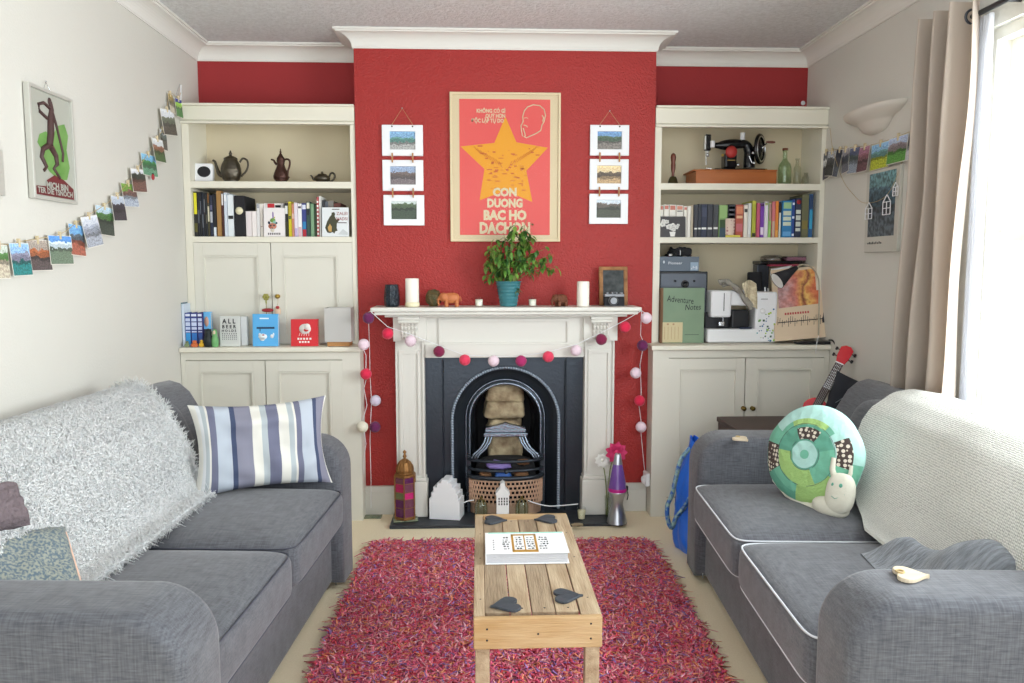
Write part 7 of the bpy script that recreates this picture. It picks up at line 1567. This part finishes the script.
for j in range(6):
    a0, a1 = R(30 + 60 * j), R(90 + 60 * j); r_ = rr - .003; A = Vector((r_ * math.cos(a0), r_ * math.sin(a0), 0)); B = Vector((r_ * math.cos(a1), r_ * math.sin(a1), 0)); b = MB('lantern_glass_0'); cuts = (.012, .06, .105, .14, .185, .218); cols = [(0, 0, 2, 1, 4), (4, 4, 3, 4, 0), (0, 2, 4, 0, 2)][j % 3]
    for k in range(5):
        b.mat('lantern_glass_%d' % cols[k]); b.add([c + A + Vector((0, 0, cuts[k])), c + B + Vector((0, 0, cuts[k])), c + B + Vector((0, 0, cuts[k + 1])), c + A + Vector((0, 0, cuts[k + 1]))], [(0, 1, 2, 3)])
        b.mat('antique_copper'); b.tube([c + A + Vector((0, 0, cuts[k])), c + B + Vector((0, 0, cuts[k]))], .0018, 5)
    b.build('glass_panel', ln)
b = MB('antique_copper'); b.lathe([(.042, .234), (.043, .252), (.038, .270), (.028, .288), (.014, .300), (.007, .305)], c, 12, False); b.tube([c + Vector((.044 * math.cos(a), .044 * math.sin(a), .236)) for a in [2 * PI * i / 18 for i in range(18)]], .003, 6, closed=True)
for j in range(8): a = 2 * PI * j / 8; b.tube([c + Vector((r_ * math.cos(a), r_ * math.sin(a), z)) for r_, z in ((.043, .24), (.044, .255), (.039, .272), (.028, .290), (.012, .303))], .0022, 5)
b.build('dome', ln)
b = MB('antique_copper'); b.lathe([(.008, .300), (.006, .310), (.011, .318), (.006, .326), (.005, .332), (.010, .340), (.004, .348), (0, .352)], c, 14); b.build('finial', ln)
# stepped white block lamp (plain)
zz0 = HZ; yb_ = 3.86; xL_, xR_ = W(430, 510, Y=yb_).x, W(458, 510, Y=yb_).x; ht = W(445, 481, Y=yb_).z - HZ
bl_ = thing('block_lamp', ((xL_ + xR_) / 2, 3.9, HZ), 'white blocky table lamp with a stepped round top on the hearth', 'lamp')
b = MB('white_plastic'); w_ = xR_ - xL_; st_ = [(0, .52), (.07, .52), (.07, .68), (.14, .68), (.14, .82), (.27, .82), (.27, .92), (.40, .92), (.40, 1.0), (.62, 1.0), (.62, .92), (.76, .92), (.76, .80), (.88, .80), (.88, .66), (.95, .66), (.95, .50), (1, .50), (1, 0), (0, 0)]
ang = R(-12); b.T = Matrix.Translation((xL_ + w_ * .42, yb_ + .01, HZ)) @ Matrix.Rotation(ang, 4, 'Z'); b.prism([((u - .42) * w_ * 1.12, .001 + v * ht) for u, v in st_], 0, .105, 'y', .0015, 1); b.T = Matrix.Identity(4); b.build('body', bl_)
b = MB('white_plastic'); b.tube(spline([W(463, 503, Y=3.93), W(468, 501, Y=3.93), W(474, 500, Y=3.925)], 4), .003, 6); b.build('cord', bl_)
# white cable along the fireplace to the right
b = MB('white_plastic'); b.tube(spline([W(527, 500, Y=3.93), W(535, 503, Y=3.92), W(548, 506, Y=3.905), W(562, 505.5, Y=3.905), (W(578, 504, Y=3.905))], 5), .003, 6); tag(b.build('white_cable', None, W(550, 506, Y=3.9)), 'white cable running in front of the grate to the right pilaster', 'cable')
# white ceramic house
yh = 3.845; xa, xb = W(496.5, 510, Y=yh).x, W(509, 510, Y=yh).x; xm = (xa + xb) / 2; hz_ = W(503, 500, Y=yh).z; ho = thing('ceramic_house', (xm, yh + .03, HZ), 'white ceramic canal house tealight holder on the hearth', 'candle holder')
zE = W(503, 495.5, Y=yh).z; zG = W(503, 487, Y=yh).z; zP = W(503, 483, Y=yh).z; hw_ = (xb - xa) / 2
b = MB('white_matte'); b.prism([(xa, HZ + .001), (xb, HZ + .001), (xb, zE), (xb + .004, zE), (xb + .004, zE + .008), (xm + .012, zG - .006), (xm + .012, zP - .008), (xm, zP + .003), (xm - .012, zP - .008), (xm - .012, zG - .006), (xa - .004, zE + .008), (xa - .004, zE), (xa, zE)], yh, yh + .055, 'y', .001, 1); b.build('walls', ho)
b = MB('black_matte'); z_ = zE - .012
for r_ in range(3):
    for k in range(4): x = xa + hw_ * 2 * (.16 + .21 * k); b.box(x, x + hw_ * .2, yh - .0006, yh + .001, z_ - .014 * r_ - .010, z_ - .014 * r_)
b.build('windows', ho); b = MB('black_matte'); b.prism([(xm - .010, HZ + .004), (xm + .010, HZ + .004), (xm + .010, HZ + .016), (xm, HZ + .024), (xm - .010, HZ + .016)], yh - .0006, yh + .001, 'y'); b.build('doorway', ho)
# two glass domed lanterns
glassy('lantern_green', (228, 245, 240), .08, .2)
for px, col, lb_ in ((481, 'lantern_green', 'small green glass domed lantern left of the white ceramic house'), (522, 'lantern_green', 'small green glass domed lantern right of the white ceramic house')):
    c = Vector((W(px, 513, Y=3.85).x, 3.86, HZ)); t = thing('domed_lantern', c, lb_, 'lantern', 'pair of domed glass lanterns'); b = MB('antique_brass'); b.lathe([(.029, 0), (.030, .006), (.026, .008)], c, 20)
    for j in range(6): a = PI * j / 3; b.tube([c + Vector((r_ * math.cos(a), r_ * math.sin(a), z)) for r_, z in ((.030, .006), (.031, .07), (.027, .09), (.016, .104), (.004, .110))], .0016, 5)
    b.lathe([(.005, .108), (.004, .116), (.006, .12), (0, .124)], c, 10); b.build('frame', t)
    b = MB(col); b.lathe([(.028, .007), (.0295, .07), (.025, .088), (.015, .102), (.003, .108)], c, 22); b.build('glass', t)
    b = MB('wax'); b.lathe([(.018, .008), (.018, .022), (0, .022)], c, 16); b.build('tealight', t)
# tealight glass near right pilaster
c = hp(581.5, 519); t = thing('votive_candle', c, 'small glass votive candle on the hearth by the right pilaster', 'candle'); b = MB('vglass'); b.lathe([(.019, 0), (.024, .06), (.022, .06), (.018, .003)], c, 20); b.build('glass_cup', t); b = MB('plate_cream'); b.lathe([(.017, .004), (.021, .046), (0, .046)], c, 18); b.build('wax', t)
b = MB('brick_beige'); c = hp(577, 526); b.sup(c + Vector((0, 0, .006)), (.03, .018, .006), .8, .8, 8, 16, jit=.3); tag(b.build('pebble', None, c), 'flat beige pebble in front of the hearth votive candle', 'pebble')
# lava lamp
c = hp(617, 524); c.y += .03; c = Vector((W(617, 523, Y=c.y).x, c.y, HZ)); lv = thing('lava_lamp', c, 'silver lava lamp with purple liquid on the hearth’s right end', 'lamp')
mat('brushed_silver', (190, 192, 198), .28, metal=.9); k_ = .36 / .36
b = MB('brushed_silver'); b.lathe([(.052, 0), (.051, .004), (.040, .05), (.028, .095), (.032, .12), (.042, .15), (.048, .160), (.044, .162)], c, 30); b.build('base', lv)
mat('lava_purple', (132, 92, 176), .1, trans=.25, spec=.7); mat('lava_pink', (186, 30, 130), .3)
b = MB('lava_purple'); b.lathe([(.045, .176), (.040, .21), (.031, .26), (.024, .292), (.022, .30)], c, 28); b.build('globe', lv); b = MB('lava_pink'); b.lathe([(.046, .160), (.0465, .168), (.045, .178)], c, 28); b.build('wax', lv)
b = MB('brushed_silver'); b.lathe([(.0235, .298), (.016, .345), (.013, .352), (0, .353)], c, 24); b.build('cap', lv)
# pink flower and white rose behind it
mat('petal_pink', (208, 54, 106), .6); mat('petal_white', (236, 236, 230), .6)
def bloom(px, py, Y, r_, m_, label, nm, stem=None):
    p = W(px, py, Y=Y); t = thing(nm, p, label, 'flower'); b = MB(m_); rr_ = random.Random(int(px))
    for ring, (k, rr2, tilt) in enumerate(((9, 1, .05), (8, .75, .5), (6, .5, .9))):
        for j in range(k):
            a = 2 * PI * j / k + ring; d = Vector((math.cos(a), -.35 - tilt, math.sin(a) * .9)); leaf(b, p, d, (0, -1, 0), r_ * rr2 * 1.1, r_ * .85)
    b.ball(p + Vector((0, -.006, 0)), r_ * .3, 8); b.build('petals', t)
    if stem: b = MB('stem_green'); b.tube(spline([p, *[W(*q_, Y=y_) for q_, y_ in stem]], 4), .0028, 6); b.build('stem', t)
bloom(616, 452, 3.885, .052, 'petal_pink', 'pink fabric flower standing behind the lava lamp', 'fabric_flower', [((610, 470), 3.90), ((608, 500), 3.91), ((607, 515), 3.90)])
bloom(602, 460, 3.905, .036, 'petal_white', 'white fabric flower against the right pilaster beside the pink one', 'fabric_flower', [((605, 475), 3.905), ((607, 500), 3.905), ((606.5, 515), 3.895)])
# glass behind the lava lamp base
c = Vector((W(609, 515, Y=3.885).x, 3.885, HZ)); b = MB('bottle_clear'); b.lathe([(.020, 0), (.022, .003), (.024, .11), (.022, .11), (.020, .005)], c, 20); tag(b.build('glass_vase', None, c), 'clear glass vase holding the flowers, left of the lava lamp', 'vase')
# cables and switch at the right, socket
b = MB('black_plastic'); b.tube(spline([W(622, 500, Z=.012) + Vector((0, 0, .0)), W(632, 500.5, Z=.006), W(642, 503, Z=.006), W(650, 508, Z=.008), W(659, 509, Z=.008), W(668, 511, Z=.006), W(676, 511.5, Z=.006)], 5), .0032, 6); b.rbox(*sorted((W(649, 508, Z=.01).x, W(659, 508, Z=.01).x)), W(654, 508, Z=.01).y - .012, W(654, 508, Z=.01).y + .012, .001, .020, .005); tag(b.build('cable_with_switch', None, W(654, 508, Z=.01)), 'black cable with an inline switch on the carpet by the blue bag', 'cable')
b = MB('black_plastic'); p = W(626, 488, Y=4.02); b.rbox(p.x - .010, p.x + .010, 4.005, 4.024, p.z - .012, p.z + .014, .004); b.tube(spline([p + Vector((0, -.015, 0)), W(628, 495, Y=3.98), W(627, 500, Y=3.97)], 4), .003, 6); tag(b.build('black_plug', None, p), 'black plug in the skirting right of the lava lamp', 'plug')
p = W(654, 479, Y=3.97); b = MB('white_plastic'); b.rbox(.864, .8865, 3.945, 4.02, p.z - .035, p.z + .035, .005); b.ball((.862, 3.98, p.z - .005), (.016, .022, .022), 12); tag(b.build('wall_socket', None, (.875, 3.98, p.z)), 'white plug socket on the side of the right cupboard', 'socket')
# white bulb-like adaptors on the floor at the left
p = W(373, 511, Z=.012); t = thing('spare_bulbs', (p.x, p.y, .001), 'white and silver spare bulbs lying on the carpet left of the lantern', 'bulb'); b = MB('white_plastic'); b.ball((p.x - .02, p.y, .024), (.026, .024, .023), 14); b.build('bulb', t); b = MB('brushed_silver'); b.sup((p.x + .035, p.y + .01, .022), (.030, .022, .021), .8, .8, 12, 16, jit=.3); b.build('cap', t)
b = MB('coaster_glass'); p = W(367, 515, Z=.005); b.T = Matrix.Translation((p.x + .03, p.y - .02, .0005)); b.rbox(-.05, .05, -.03, .03, 0, .004, .001); tag(b.build('clear_coaster', None, (p.x + .03, p.y - .02, 0)), 'thin glass coaster on the carpet in front of the spare bulbs', 'coaster')
